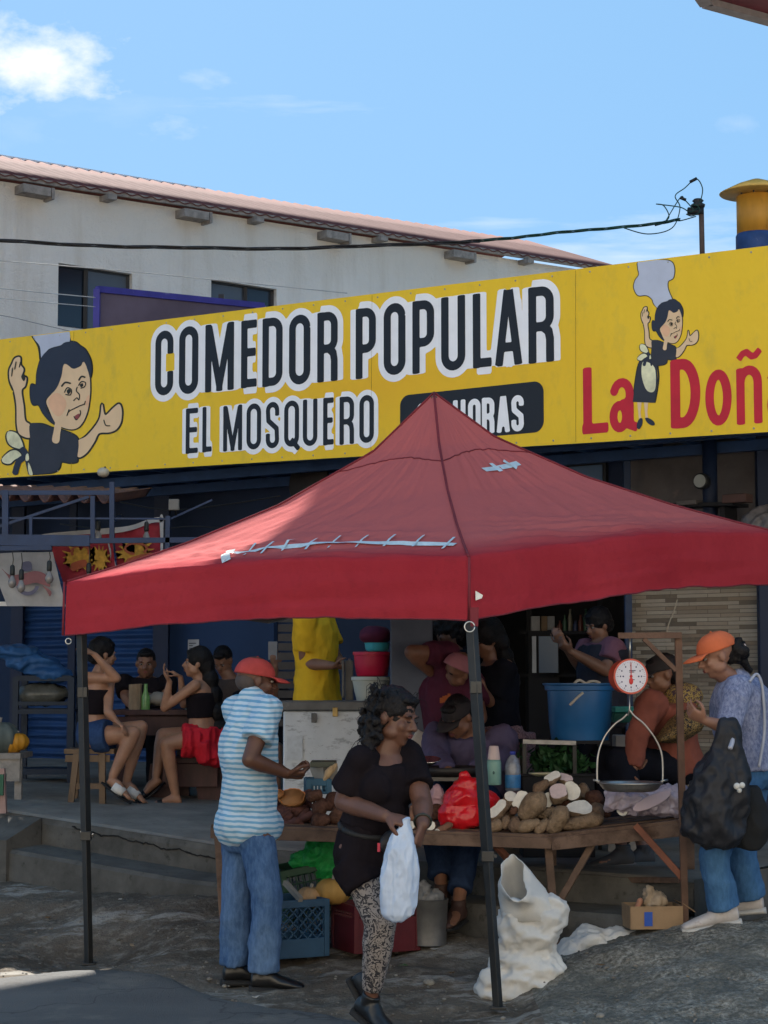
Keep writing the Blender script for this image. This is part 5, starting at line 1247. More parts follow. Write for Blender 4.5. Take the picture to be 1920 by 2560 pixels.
msh_b = mat('leather_black', (.010, .010, .011), .35, .3, 12, .3, 40, spec=.5); msole_b = mat('sole_dark', (.02, .02, .021), .8, .2, 12); msole_w = mat('sole_white', (.45, .44, .42), .7)

# ---- 1. man in red cap and striped polo
Y = 10.2; q3 = lambda x, y, d=0: Q(z3, x, y, Y + d)
foot_z = lambda x, y, o=0: gz(x, y) + o
S = Sk(q3(300, 400), q3(275, 1085, .02), q3(322, 232, .03), 38, 35, face=(.93, .30, -.16), w=.80, dep=1.05, shw=.140)
man = person('man in red cap, blue striped polo and jeans at the left of the stall', (S.pel.x, S.pel.y, gz(S.pel.x, S.pel.y)))
anR, anL = q3(368, 1880, -.05), q3(205, 1868, .10); anR.z = gz(anR.x, anR.y) + .105; anL.z = gz(anL.x, anL.y) + .105
knR, knL = q3(382, 1450, -.09), q3(215, 1440, .05)
elR, wrR = q3(287, 690, -.22), q3(498, 768, -.10)
elL, wrL = q3(400, 720, .30), q3(505, 775, .22)
bm = BM(); torso(bm, S, -.2, 1.09); rcone(bm, S.ax(1.0), S.head - S.up * .07, .058, .052); q, r, f, u = head(bm, S)
arm(bm, S.shR, elR, wrR, 1.02); arm(bm, S.shL, elL, wrL, .98)
hand(bm, wrR, (.97, .1, -.05), (0, .25, 1), 1, .95, 1.05, thumb=.2); hand(bm, wrL, (.9, -.2, 0), (0, -.5, .8), -1, .8)
leg(bm, S.hipR, knR, anR, .95); leg(bm, S.hipL, knL, anL, .95)
part('body', bake(bm, .0062, 2), sk_dark, man, True); eyes(man, q, r, f, u)
bm = BM(); torso(bm, S, -.07, 1.07, .026, 1.0, 1.0); sleeve(bm, S.shR - V((0, 0, .005)), S.shR.lerp(elR, .62), .076, .080); sleeve(bm, S.shL, S.shL.lerp(elL, .62), .076, .080)
rcone(bm, S.ax(.92), S.ax(1.07), .115, .078); rcone(bm, S.ax(.96), S.shR, .085, .076); rcone(bm, S.ax(.96), S.shL, .085, .076)
hb = S.ax(.5); ell(bm, S.ax(.03), (S.RH * .178, S.FH * .178, V((0, 0, .13))), 20, 12)
ell(bm, S.ax(.66) - S.F * .035, (S.R * .145, S.F * .125, V((0, 0, .2))), 18, 12)
o = garment(man, 'polo_shirt', bm, mstripe(), .009, 3, .011, (9, 9, 6), 2)
bm = BM(); tube(bm, [S.ax(1.0) + V((.072 * math.cos(a), .072 * math.sin(a), .030 + .0 * math.cos(a))) + S.F * .012 for a in [i * math.pi / 9 for i in range(19)]], .021, 8); me = bake(bm, .007, 2); part('collar', me, mat('collar_blue', (.10, .26, .42), .9), man, True)
bm = BM(); torso(bm, S, -.2, .10, .008, 1.0, 1.0)
for h, kn, an in ((S.hipR, knR, anR), (S.hipL, knL, anL)):
    rcone(bm, h - V((0, 0, .05)), kn, .088, .080); rcone(bm, kn, an + V((0, 0, .0)), .080, .077, flat=True); ell(bm, h - S.FH * .035 + V((0, 0, -.02)), (S.RH * .070, S.FH * .074, V((0, 0, .1))), 14, 9)
def hemmask(zr, top): return lambda co: np.clip(1.3 - .5 * (co[:, 2] - zr) / (top - zr), .6, 1.5)
garment(man, 'jeans', bm, mdenim('jeans_blue', (.035, .085, .20), (.13, .215, .36)), .008, 2, .011, (8, 8, 4), 4, mask=hemmask(0, .8))
bm = BM(); c = S.ax(-.03) - S.FH * .13 - S.RH * -.02; 
cap_hat(man, S, mat('cap_red', (.36, .045, .04), .85, .2, 12, .3, 60, dirt=(.22, .03, .03), ds=10, dth=.6), 1.04, 0, .022, lab='worn red baseball cap')
bm = BM(); f = S.face; u = (S.up - f * S.up.dot(f)).normalized(); r = f.cross(u)
ell(bm, S.head - f * .045 - u * .012, (r * .072, f * .062, u * .055), 14, 9); part('hair', bake(bm, .008, 1), mat('hair_grey', (.07, .055, .05), .8), man, True)
shoe(man, anR, (.96, .02, -.03), msh_b, msole_b, .265, .04, lab=None, w=.058); shoe(man, anL, (.92, .25, -.03), msh_b, msole_b, .255, .04, w=.056)

# ---- 2. woman in black tee with the white bag
Y = 9.15; S = Sk(q3(1060, 672), q3(962, 1210, .02), q3(1120, 447, -.01), -52, -62, face=(.82, -.50, -.24), w=.84, dep=1.05, shw=.140, hipw=.076, tilt=-.10)
S.up = V((.10, 0, 1)).normalized()
wom = person('curly haired woman in black tee and patterned leggings walking with a white bag', (S.pel.x, S.pel.y, gz(S.pel.x, S.pel.y)))
elR, wrR = q3(830, 930, -.02), q3(1068, 1015, -.26)
elL, wrL = q3(1283, 945, -.10), q3(1283, 1062, -.26)
knR, anR = q3(1040, 1625, -.10), q3(985, 2075, .0); knL, anL = q3(1050, 1600, .10), q3(985, 1960, .42)
bm = BM(); torso(bm, S, -.2, 1.09); rcone(bm, S.ax(.98), S.head - S.up * .07, .066, .056); q, r, f, u = head(bm, S, 1.10)
arm(bm, S.shR, elR, wrR, 1.16); arm(bm, S.shL, elL, wrL, 1.16)
hand(bm, wrR, (.86, -.15, -.22), (.35, .3, -.9), -1, .95, 1.1, thumb=.8); hand(bm, wrL, (-.25, -.15, -.95), (-.8, .3, .1), 1, .75, 1.1, thumb=.6)
leg(bm, S.hipR, knR, anR, .9); leg(bm, S.hipL, knL, anL, .88)
part('body', bake(bm, .0062, 2), skinm('skin_dark2', (.125, .058, .038)), wom, True); eyes(wom, q, r, f, u, 1.10, True)
bm = BM(); torso(bm, S, .30, .945, .026, 1.0, 1.04); sleeve(bm, S.shR, S.shR.lerp(elR, .72), .068, .080); sleeve(bm, S.shL, S.shL.lerp(elL, .70), .068, .080)

for sp_ in (S.shR, S.shL): rcone(bm, S.ax(.93).lerp(sp_, .62) + V((0, 0, .012)), sp_, .066, .068)
rcone(bm, S.ax(.95) - S.F * .05, S.ax(1.0) - S.F * .045, .09, .07)
for s in (-1, 1): ell(bm, S.ax(.68) + S.F * .085 + S.R * s * .075, (S.R * .082, S.F * .07, V((0, 0, .085))), 14, 9)
ell(bm, S.ax(.40) + S.F * .045, (S.R * .145, S.F * .115, V((0, 0, .13))), 16, 10)
garment(wom, 'tee_shirt', bm, cblack, .008, 3, .009, (8, 8, 5), 7)
bm = BM(); torso(bm, S, -.30, .34, .018, 1.0, 1.0, bot=1.0); ell(bm, S.ax(-.05) - S.FH * .02, (S.RH * .145, S.FH * .125, V((0, 0, .15))), 18, 11)
rcone(bm, S.hipR + V((0, 0, -.04)), S.hipR.lerp(knR, .50), .104, .106, flat=True); rcone(bm, S.hipL + V((0, 0, -.04)), S.hipL.lerp(knL, .46), .100, .10, flat=True)
garment(wom, 'skirt', bm, cblack, .009, 3, .010, (8, 8, 4), 11)
bm = BM()
for h, kn, an, k_ in ((S.hipR, knR, anR, 1), (S.hipL, knL, anL, .95)):
    rcone(bm, h.lerp(kn, .30), kn, .086 * k_, .072 * k_); m_ = kn.lerp(an, .3); rcone(bm, kn, m_, .072 * k_, .070 * k_); rcone(bm, m_, an + (m_ - an).normalized() * .05, .070 * k_, .046 * k_, flat=True)
garment(wom, 'leggings', bm, mprint('leggings_print', (.018, .018, .024), (.25, .22, .205), 30), .008, 3, .003, (14, 14, 14), 5)
bm = BM(); rr = [S.ring(.24, .014, 1, 1.0)]; c, U_, V_ = rr[0]; tube(bm, [c + U_ * math.cos(a) + V_ * math.sin(a) + V((0, 0, -.02 * math.sin(a))) for a in [i * math.pi / 16 for i in range(33)]], .014, 8); o = part('waist_strap', bm, mat('strap_black', (.014, .014, .015), .7), wom, True)
bm = BM(); ell(bm, c + S.F * .165 - V((0, 0, .06)) + S.R * -.03, (S.R * .11, S.F * .045, V((0, 0, .065))), 16, 10); me = bake(bm, .008, 1); fold(me, .004, (16, 16, 16)); o = part('waist_pouch', me, mat('pouch_black', (.02, .02, .024), .55, .3, 14), wom, True)
bm = BM(); p = q3(1030, 1195, -.245); box(bm, p, (.012, .008, .038)); part('zip_pull', bm, mat('pull_pink', (.5, .04, .07), .6), o)
def curls(bm, q, r, f, u):
    rn = random.Random(5)
    for i in range(150):
        a = rn.uniform(95, 265) if i % 3 else rn.uniform(60, 300); z = rn.uniform(-.10, .06) if 95 < a < 200 else rn.uniform(-.10, .10)
        rad = .088 + .020 * (z < 0) + rn.uniform(-.008, .014); x = rad * math.sin(R(a)) * -1; y = rad * 1.05 * math.cos(R(a)) - .012
        if y > .03 and z < .045: continue
        s = rn.uniform(.010, .019); p = q(x, y, z); ell(bm, p, (r * s, f * s, u * s * 1.3), 7, 5)
    for i in range(40): t = i / 46; p = q(.082 + .02 * math.sin(i * 2.1) + .02 * t, -.03 - .02 * math.cos(i * 1.7), -.02 - .20 * t); s = .018 + .006 * math.sin(i); ell(bm, p, (r * s, f * s, u * s), 7, 5)
ht_ = hair_cap(wom, S, 1.10, vol=.006, amp=.007, sc=40, extra=curls, vox=.006)
bm = BM(); rn = random.Random(9)
for i in range(260):
    a = rn.uniform(60, 300); z = rn.uniform(-.13, .12); p = q(-.10 * math.sin(R(a)), .105 * math.cos(R(a)) - .012, z)
    if math.cos(R(a)) > .0 and z < .075: continue
    o_ = (p - S.head).normalized(); d1 = V((rn.gauss(0, 1), rn.gauss(0, 1), rn.gauss(0, 1))).normalized(); L = rn.uniform(.015, .05)
    tube(bm, [p - o_ * .01, p + o_ * L * .4 + d1 * L * .3, p + o_ * L * .45 + d1 * L * .8 - V((0, 0, L * .4)), p + o_ * L * .2 + d1 * L - V((0, 0, L))], [.0016, .0014, .0012, .0008], 4, False)
part('flyaway_strands', bm, mhair, ht_)['kind'] = 'stuff'
bm = BM(); ball(bm, q(-.078, .004, -.040), .0085, 10, 8); part('earring', bm, mat('gold', (.8, .5, .12), .25, metal=1), wom, True)
bm = BM(); d_ = (wrL - elL).normalized(); a_, b_ = frame_of(d_); c = elL.lerp(wrL, .86); tube(bm, [c + a_ * .037 * math.cos(x) + b_ * .037 * math.sin(x) for x in [i * math.pi / 9 for i in range(19)]], .006, 6); part('bracelet', bm, mat('bracelet_dark', (.03, .035, .03), .4), wom, True)
shoe(wom, anR + V((0, 0, .0)), (.62, -.52, -.40), msh_b, msole_b, .30, .035, w=.052); shoe(wom, anL, (.5, -.3, -.8), msh_b, msole_b, .29, .035)
# the bag she holds
bag = thing('plastic_bag', 'long knotted white plastic bag held by the walking woman', 'bag', q3(1140, 1600, -.28))
bm = BM(); B_ = lambda x, y, a, b: (q3(x, y, -.30), V((a, 0, 0)), V((0, b, 0)))
loft(bm, [B_(1185, 1025, .020, .015), B_(1178, 1060, .022, .018), B_(1160, 1110, .045, .03), B_(1158, 1200, .062, .045), B_(1155, 1320, .078, .055), B_(1145, 1430, .082, .060), B_(1138, 1520, .082, .060), B_(1133, 1580, .074, .054), B_(1128, 1612, .045, .036)], 22)
me = bake(bm, .005, 1); fold(me, .013, (16, 16, 2.6), ridged=True, seed=4); fold(me, .004, (30, 30, 14), ridged=True, seed=9)
part('film', me, mat('bag_white', (.56, .66, .82), .38, .10, 9, .3, 60, trans=.2, spec=.5), bag, True)
bm = BM(); me = None; ell(bm, q3(1232, 1330, -.27), (V((.02, 0, 0)), V((0, .02, 0)), V((0, 0, .055))), 10, 8); part('blue_print', bm, mat('bag_navy', (.02, .03, .14), .5), bag, True)

# ---- 3. woman in orange cap and blue-grey sweater
Y = 10.3; q7 = lambda x, y, d=0: Q(z7, x, y, Y + d); qb = lambda x, y, d=0: Q(b2, x, y, Y + d)
S = Sk(q7(1500, 455, .06), q7(1560, 930, .08), q7(1385, 300, .0), 172, 165, face=(-.93, -.12, -.34), w=1.0, dep=1.15, shw=.155, tilt=0)
ow = person('woman in orange cap and blue grey sweater standing at the right edge', (S.pel.x, S.pel.y, gz(S.pel.x, S.pel.y)))
anL, anR = qb(1470, 555, -.08), qb(1582, 585, .12); anL.z = gz(anL.x, anL.y) + .10; anR.z = gz(anR.x, anR.y) + .11
knL, knR = qb(1425, 330, -.10), qb(1545, 330, .08)
elL, wrL = q7(1440, 690, -.18), q7(1322, 650, -.20); elR, wrR = q7(1480, 700, .28), q7(1370, 660, .16)
bm = BM(); torso(bm, S, -.2, 1.09); rcone(bm, S.ax(1.0), S.head - S.up * .07, .055, .05); q, r, f, u = head(bm, S, .98)
arm(bm, S.shL, elL, wrL, .9); arm(bm, S.shR, elR, wrR, .9); hand(bm, wrL, (-.8, 0, .45), (.3, .6, .5), -1, .6, .95); hand(bm, wrR, (-.9, 0, .2), (0, 0, 1), 1, .6)
leg(bm, S.hipL, knL, anL, .92); leg(bm, S.hipR, knR, anR, .92)
part('body', bake(bm, .0065, 2), skinm('skin_ow', (.24, .12, .08)), ow, True); eyes(ow, q, r, f, u, .98)
bm = BM(); torso(bm, S, .02, 1.06, .028, 1.0, 1.04); sleeve(bm, S.shL, S.shL.lerp(elL, .95), .074, .062); sleeve(bm, S.shR, S.shR.lerp(elR, .95), .074, .062); rcone(bm, S.ax(.92), S.ax(1.04), .10, .068)
ell(bm, S.ax(.70) + S.F * .075, (S.R * .14, S.F * .075, V((0, 0, .09))), 14, 9)
m_, t_, b_ = shader('sweater_blue_grey'); kk = NB(t_); kk.l(kk.ramp(kk.noise(70, 5, .75, kk.map((1, 1, .6))), [(.38, (.10, .125, .235)), (.62, (.24, .27, .40))]), b_.inputs['Base Color']); b_.inputs['Roughness'].default_value = .95; kk.bump(kk.noise(120, 3, .6), .5, .005, b_)
garment(ow, 'sweater', bm, m_, .008, 3, .010, (9, 9, 6), 21)
bm = BM(); torso(bm, S, -.2, .12, .012)
for h, kn, an in ((S.hipR, knR, anR), (S.hipL, knL, anL)): rcone(bm, h, kn, .100, .075); rcone(bm, kn, an - V((0, 0, .02)), .075, .082, flat=True)
garment(ow, 'jeans', bm, mdenim('jeans_mid', (.035, .10, .22), (.07, .17, .33)), .009, 3, .009, (8, 8, 8), 14)
cap_hat(ow, S, mat('cap_orange', (.52, .12, .045), .8, .15, 12, .2, 60), 1.05, 0, .028, lab='bright orange baseball cap')
def bun(bm, q, r, f, u):
    rn = random.Random(8)
    for i in range(26): p = q(rn.uniform(-.05, .05), -.115 + rn.uniform(-.03, .03), -.01 + rn.uniform(-.05, .05)); s = rn.uniform(.02, .034); ell(bm, p, (r * s, f * s, u * s), 8, 6)
    rcone(bm, q(0, -.11, -.05), q(.02, -.15, -.14), .03, .015)
S2 = S; hair_cap(ow, S, .96, vol=-.012, amp=.006, sc=36, extra=bun, low=-.02)
bm = BM(); ell(bm, q(-.03, -.148, .0), (r * .014, f * .010, u * .014), 8, 6); part('hair_clip', bm, mat('clip_pale', (.5, .4, .38), .4), ow, True)
msnk = mat('sneaker_white', (.45, .42, .41), .7, .15, 20, dirt=(.22, .14, .12), ds=22, dth=.6)
shoe(ow, anL, (-.97, -.05, -.16), msnk, msole_w, .30, .035, w=.05, lab=None); shoe(ow, anR, (-.9, .2, -.1), msnk, msole_w, .29, .035)
# jacket and rucksack hanging from her arm
jk = thing('backpack', 'black backpack and dark jacket hanging from the arm of the orange cap woman', 'backpack', q7(1400, 1300, -.3))
bm = BM(); J_ = lambda x, y, a, b, d=-.30: (q7(x, y, d), V((a, 0, 0)), V((0, b, 0)))
loft(bm, [J_(1445, 650, .045, .03), J_(1435, 720, .06, .05), J_(1440, 800, .075, .07), J_(1420, 870, .11, .09), J_(1405, 960, .135, .11), J_(1385, 1060, .155, .12), J_(1372, 1160, .155, .12), J_(1360, 1250, .145, .11), J_(1375, 1300, .12, .08), J_(1400, 1325, .07, .05)], 24)
me = bake(bm, .009, 2); fold(me, .026, (8, 8, 5), ridged=True, seed=6); fold(me, .010, (20, 20, 12), ridged=True, seed=16); part('bag_body', me, mat('nylon_black', (.012, .013, .018), .6, .35, 8, .4, 60), jk, True)
bm = BM(); loft(bm, [J_(1545, 1000, .05, .05, -.22), J_(1560, 1100, .09, .07, -.22), J_(1550, 1200, .11, .08, -.22), J_(1540, 1300, .10, .06, -.22), J_(1550, 1340, .05, .04, -.22)], 18); me = bake(bm, .009, 2); fold(me, .016, (8, 8, 6), ridged=True, seed=12); part('jacket_tail', me, mat('cloth_black2', (.010, .011, .013), .9), jk, True)
bm = BM(); tube(bm, cr([q7(1560, 440, -.14), q7(1600, 400, -.1), q7(1630, 480, -.1), q7(1640, 700, -.12), q7(1610, 900, -.16)], 8), .008, 6); tube(bm, cr([q7(1440, 690, -.28), q7(1470, 740, -.34), q7(1455, 800, -.4)], 6), .012, 6); part('strap', bm, mat('strap_pale', (.35, .36, .42), .7), jk, True)
bm = BM()
for x, y, s in ((1492, 1003, .017), (1520, 998, .015), (1505, 1025, .013)): p = q7(x, y, -.44); ell(bm, p, (V((s, 0, 0)), V((0, s * .6, 0)), V((0, 0, s))), 10, 7)
part('charm', bm, mat('charm_pale', (.5, .5, .48), .4), jk, True)
# ------------------------------------------------------------------ the people at the table on the terrace
mwood_d = mat('painted_wood_maroon', (.060, .024, .024), .55, .3, 5, .3, 40, vst=(3, 1, 1)); mwood_o = mat('bare_old_wood', (.16, .105, .065), .85, .35, 6, .5, 50, .008, vst=(1, 1, .3))
def q5y(Y): return lambda x, y, d=0: Q(z5, x, y, Y + d)
# 4. seated woman, black tube top, denim shorts
Y = 14.5; q5 = q5y(Y)
S = Sk(q5(570, 345), q5(560, 690), q5(608, 205), 28, 5, face=(.85, .5, -.1), w=.9, dep=.95, shw=.155)
p4 = person('seated woman in black tube top and denim shorts with one hand raised', (S.pel.x, S.pel.y, plat(S.pel.x, S.pel.y)))
elL, wrL = q5(690, 345, -.15), q5(560, 205, -.20); elR, wrR = q5(640, 545, -.22), q5(690, 600, -.22)
knR, anR = q5(790, 672, -.16), q5(668, 925, -.16); knL, anL = q5(835, 635, .05), q5(752, 945, .02)
S.shL, S.shR = q5(650, 345, .05), q5(500, 340, -.10)
bm = BM(); torso(bm, S, -.2, 1.09); rcone(bm, S.ax(1.0), S.head - S.up * .07, .05, .046); q, r, f, u = head(bm, S, .95)
arm(bm, S.shR, elL, wrL, .85); hand(bm, wrL, (-.75, 0, .45), (-.3, .1, -.9), 1, .35, .95, .2, .3)
arm(bm, S.shL, elR, wrR, .82); hand(bm, wrR, (.7, -.3, -.5), (-.3, 0, -1), 1, .5, .9)
leg(bm, S.hipR, knR, anR, 1.0, (.7, -.1, -.5), .22); leg(bm, S.hipL, knL, anL, .95, (.7, -.1, -.5), .22)
part('body', bake(bm, .009, 2), sk_tan, p4, True); eyes(p4, q, r, f, u, .95)
bm = BM(); torso(bm, S, .38, .80, .012); garment(p4, 'tube_top', bm, cblack, .01, 1, .003)
bm = BM(); torso(bm, S, -.22, .24, .02)
for h, kn in ((S.hipR, knR), (S.hipL, knL)): rcone(bm, h, h.lerp(kn, .38), .120, .118, flat=True)
garment(p4, 'denim_shorts', bm, mdenim('denim_dark', (.02, .045, .12), (.04, .08, .18)), .01, 2, .006)
hair_cap(p4, S, .95, vol=.012, amp=.008, sc=20, vox=.01)
for an in (anR, anL):
    bm = BM(); d = V((.7, -.1, -.5)).normalized(); s = d.cross(V((0, 0, 1))).normalized(); w_ = s.cross(d); c = an - V((0, 0, .06)) + d * .055
    loft(bm, [(c - d * .04, s * .045, w_ * .042), (c + d * .0, s * .049, w_ * .042), (c + d * .05, s * .050, w_ * .030)], 14); o = part('sandal_strap', bm, mat('sandal_white', (.6, .58, .55), .6), p4, True)
    bm = BM(); loft(bm, [(c - d * .13 - w_ * .035, s * .02, w_ * .008), (c - d * .1 - w_ * .034, s * .036, w_ * .01), (c + d * .04 - w_ * .038, s * .046, w_ * .01), (c + d * .13 - w_ * .03, s * .03, w_ * .008)], 12); part('sole', bm, msole_b, o)
stl = thing('stool', 'plain bare wood stool under the woman in denim shorts', 'stool', (S.pel.x, S.pel.y, plat(S.pel.x, S.pel.y)))
c = q5(545, 775, .03); bm = BM(); box(bm, c, (.36, .30, .035)); beam(bm, c + V((-.17, -.14, -.05)), c + V((.15, -.14, -.05)), .02, .05); bevel(part('seat', bm, mwood_o, stl), .004)
for a, b, d in (((607, 790), (607, 1095), -.12), ((455, 790), (418, 1095), -.12), ((600, 790), (612, 1075), .14), ((470, 790), (440, 1075), .14)):
    bm = BM(); p0, p1 = q5(*a, d), q5(*b, d); p1.z = plat(p1.x, p1.y); beam(bm, p1, p0, .042); part('leg', bm, mwood_o, stl)
bm = BM(); beam(bm, q5(445, 985, -.12), q5(607, 985, -.12), .02, .04); part('stretcher', bm, mwood_o, stl)
# picnic table
tb = thing('picnic_table', 'heavy maroon painted wooden table between the seated diners', 'table', V((q5(920, 900).x, 15.0, plat(-2, 15))))
q5 = q5y(15.0); a, b = q5(655, 552), q5(1150, 545); bm = BM()
for i in range(5): box(bm, (a + b) / 2 + V((0, .08 + i * .155, 0)), ((b - a).length, .145, .04))
bevel(part('tabletop', bm, mwood_d, tb), .004)
bm = BM(); box(bm, (a + b) / 2 + V((.0, .05, -.10)), ((b - a).length * .86, .03, .14)); box(bm, (a + b) / 2 + V((.0, .72, -.10)), ((b - a).length * .86, .03, .14)); part('apron', bm, mwood_d, tb)
for x in (720, 1090):
    for d in (.12, .66): bm = BM(); p = q5(x, 600, d); z = plat(p.x, p.y); beam(bm, (p.x, p.y, z), p, .09, .09); part('leg', bm, mwood_d, tb)
q5 = q5y(14.6); bn_ = thing('bench', 'maroon painted wooden bench carrying the woman in the red skirt', 'bench', V((q5(1150, 950).x, 14.7, plat(-2, 14.7))))
a, b = q5(930, 838), q5(1290, 838); bm = BM(); box(bm, (a + b) / 2 + V((0, .34, 0)), ((b - a).length, .28, .045)); box(bm, (a + b) / 2 + V((0, .24, -.11)), ((b - a).length * .92, .04, .17)); bevel(part('seat', bm, mwood_d, bn_), .004)
for x in (975, 1230):
    bm = BM(); p = q5(x, 860, .36); z = plat(p.x, p.y); beam(bm, (p.x + (.05 if x > 1000 else -.03), p.y, z), p, .11, .20); part('leg', bm, mwood_d, bn_)
# 5. man facing us behind the table
Y = 15.9; q5 = q5y(Y); S = Sk(q5(865, 362), q5(865, 690), q5(865, 258, -.06), -88, -90, face=(.06, -1, -.16), w=1.0, shw=.175)
p5 = person('young man in a black shirt seated facing the street behind the maroon table', (S.pel.x, S.pel.y, plat(S.pel.x, S.pel.y)))
elR, wrR = q5(745, 460, -.15), q5(800, 530, -.45); elL, wrL = q5(985, 455, -.15), q5(930, 460, -.45)
bm = BM(); torso(bm, S, -.2, 1.09); rcone(bm, S.ax(1.0), S.head - S.up * .07, .056, .052); q, r, f, u = head(bm, S, .98); arm(bm, S.shR, elR, wrR); arm(bm, S.shL, elL, wrL)
hand(bm, wrR, (.7, -.5, 0), (0, 0, -1), 1, .5); hand(bm, wrL, (-.7, -.5, .3), (0, 0, -1), -1, .5)
kR, kL = S.hipR + V((-.03, -.42, .03)), S.hipL + V((.03, -.42, .03)); leg(bm, S.hipR, kR, V((kR.x, kR.y, plat(kR.x, kR.y) + .08)), 1, (0, -1, 0)); leg(bm, S.hipL, kL, V((kL.x, kL.y, plat(kL.x, kL.y) + .08)), 1, (0, -1, 0))
part('body', bake(bm, .009, 2), sk_mid, p5, True); eyes(p5, q, r, f, u, .98)
bm = BM(); torso(bm, S, -.05, 1.06, .022); sleeve(bm, S.shR, S.shR.lerp(elR, .75), .075, .072); sleeve(bm, S.shL, S.shL.lerp(elL, .75), .075, .072); garment(p5, 'shirt', bm, cblack, .011, 2, .006)
bm = BM(); torso(bm, S, -.2, .05, .02); [rcone(bm, h, k2, .1, .08) for h, k2 in ((S.hipR, kR), (S.hipL, kL))]; [rcone(bm, k2, V((k2.x, k2.y, plat(k2.x, k2.y) + .12)), .075, .06, flat=True) for k2 in (kR, kL)]; garment(p5, 'trousers', bm, cdark, .012, 2, .005)
hair_cap(p5, S, .98, vol=.0, amp=.003, sc=40, vox=.01, low=.0)
# 6. woman with long black hair and red skirt
Y = 14.75; q5 = q5y(Y); S = Sk(q5(1195, 385), q5(1205, 690), q5(1168, 258), 168, 160, face=(-.97, -.15, .05), w=.88, dep=.92, shw=.15)
p6 = person('woman with long black hair, black top and red skirt on the bench', (S.pel.x, S.pel.y, plat(S.pel.x, S.pel.y)))
elL, wrL = q5(975, 520, -.12), q5(1005, 365, -.16); knL, anL = q5(985, 735, -.14), q5(1040, 1030, -.10); knR, anR = q5(965, 680, .10), q5(925, 925, .05)
elR, wrR = q5(1090, 500, .15), q5(1070, 340, .12)
bm = BM(); torso(bm, S, -.2, 1.09); rcone(bm, S.ax(1.0), S.head - S.up * .07, .048, .045); q, r, f, u = head(bm, S, .95); arm(bm, S.shL, elL, wrL, .82); arm(bm, S.shR, elR, wrR, .8)
hand(bm, wrL, (-.45, 0, .75), (.6, .1, .5), -1, .35, .92, .2, .2); hand(bm, wrR, (-.6, 0, .4), (0, 0, -1), 1, .4, .9)
leg(bm, S.hipL, knL, anL, .95, (-.9, -.2, -.05), .22); leg(bm, S.hipR, knR, anR, .95, (-.6, -.1, -.5), .22)
part('body', bake(bm, .009, 2), sk_tan, p6, True); eyes(p6, q, r, f, u, .95)
bm = BM(); torso(bm, S, .36, .84, .012); garment(p6, 'black_top', bm, cblack, .01, 1, .003)
bm = BM(); torso(bm, S, -.28, .17, .03, bot=1); rcone(bm, S.hipL + V((0, 0, -.03)), S.hipL.lerp(knL, .50), .115, .125, flat=True); rcone(bm, S.hipR + V((0, 0, -.03)), S.hipR.lerp(knR, .45), .115, .12, flat=True)
a, b, c = q5(1290, 640, .0), q5(1262, 860, -.05), q5(1200, 720, -.12); rcone(bm, a, b, .06, .09, flat=True); rcone(bm, c, q5(1240, 830, -.1), .08, .08, flat=True)
garment(p6, 'red_skirt', bm, mat('skirt_red', (.50, .008, .022), .8, .15, 8), .01, 2, .016, (16, 16, 2), 3)
def longh(bm, q, r, f, u):
    for i, (x, z, a) in enumerate(((0, -.02, .075), (0, -.12, .088), (0, -.24, .098), (0, -.36, .10), (0, -.48, .09), (0, -.60, .06))): ell(bm, q(0, -.075 - .09 * i / 5 - .01 * i, z), (r * a, f * (.06 + .01 * i), u * .09), 14, 9)
hair_cap(p6, S, .97, vol=.010, amp=.005, sc=14, extra=longh, vox=.01)
for an, d in ((anL, V((-.9, -.2, -.05))), (anR, V((-.6, -.1, -.5)))):
    d.normalize(); s = d.cross(V((0, 0, 1))).normalized(); w_ = s.cross(d); c = an - V((0, 0, .062)) + d * .05
    bm = BM(); loft(bm, [(c - d * .11 - w_ * .03, s * .03, w_ * .010), (c - w_ * .032, s * .045, w_ * .012), (c + d * .13 - w_ * .03, s * .040, w_ * .010), (c + d * .17 - w_ * .03, s * .02, w_ * .008)], 12); loft(bm, [(c + d * .05, s * .048, w_ * .034), (c + d * .085, s * .048, w_ * .028)], 12); part('sandal', bm, msh_b, p6, True)
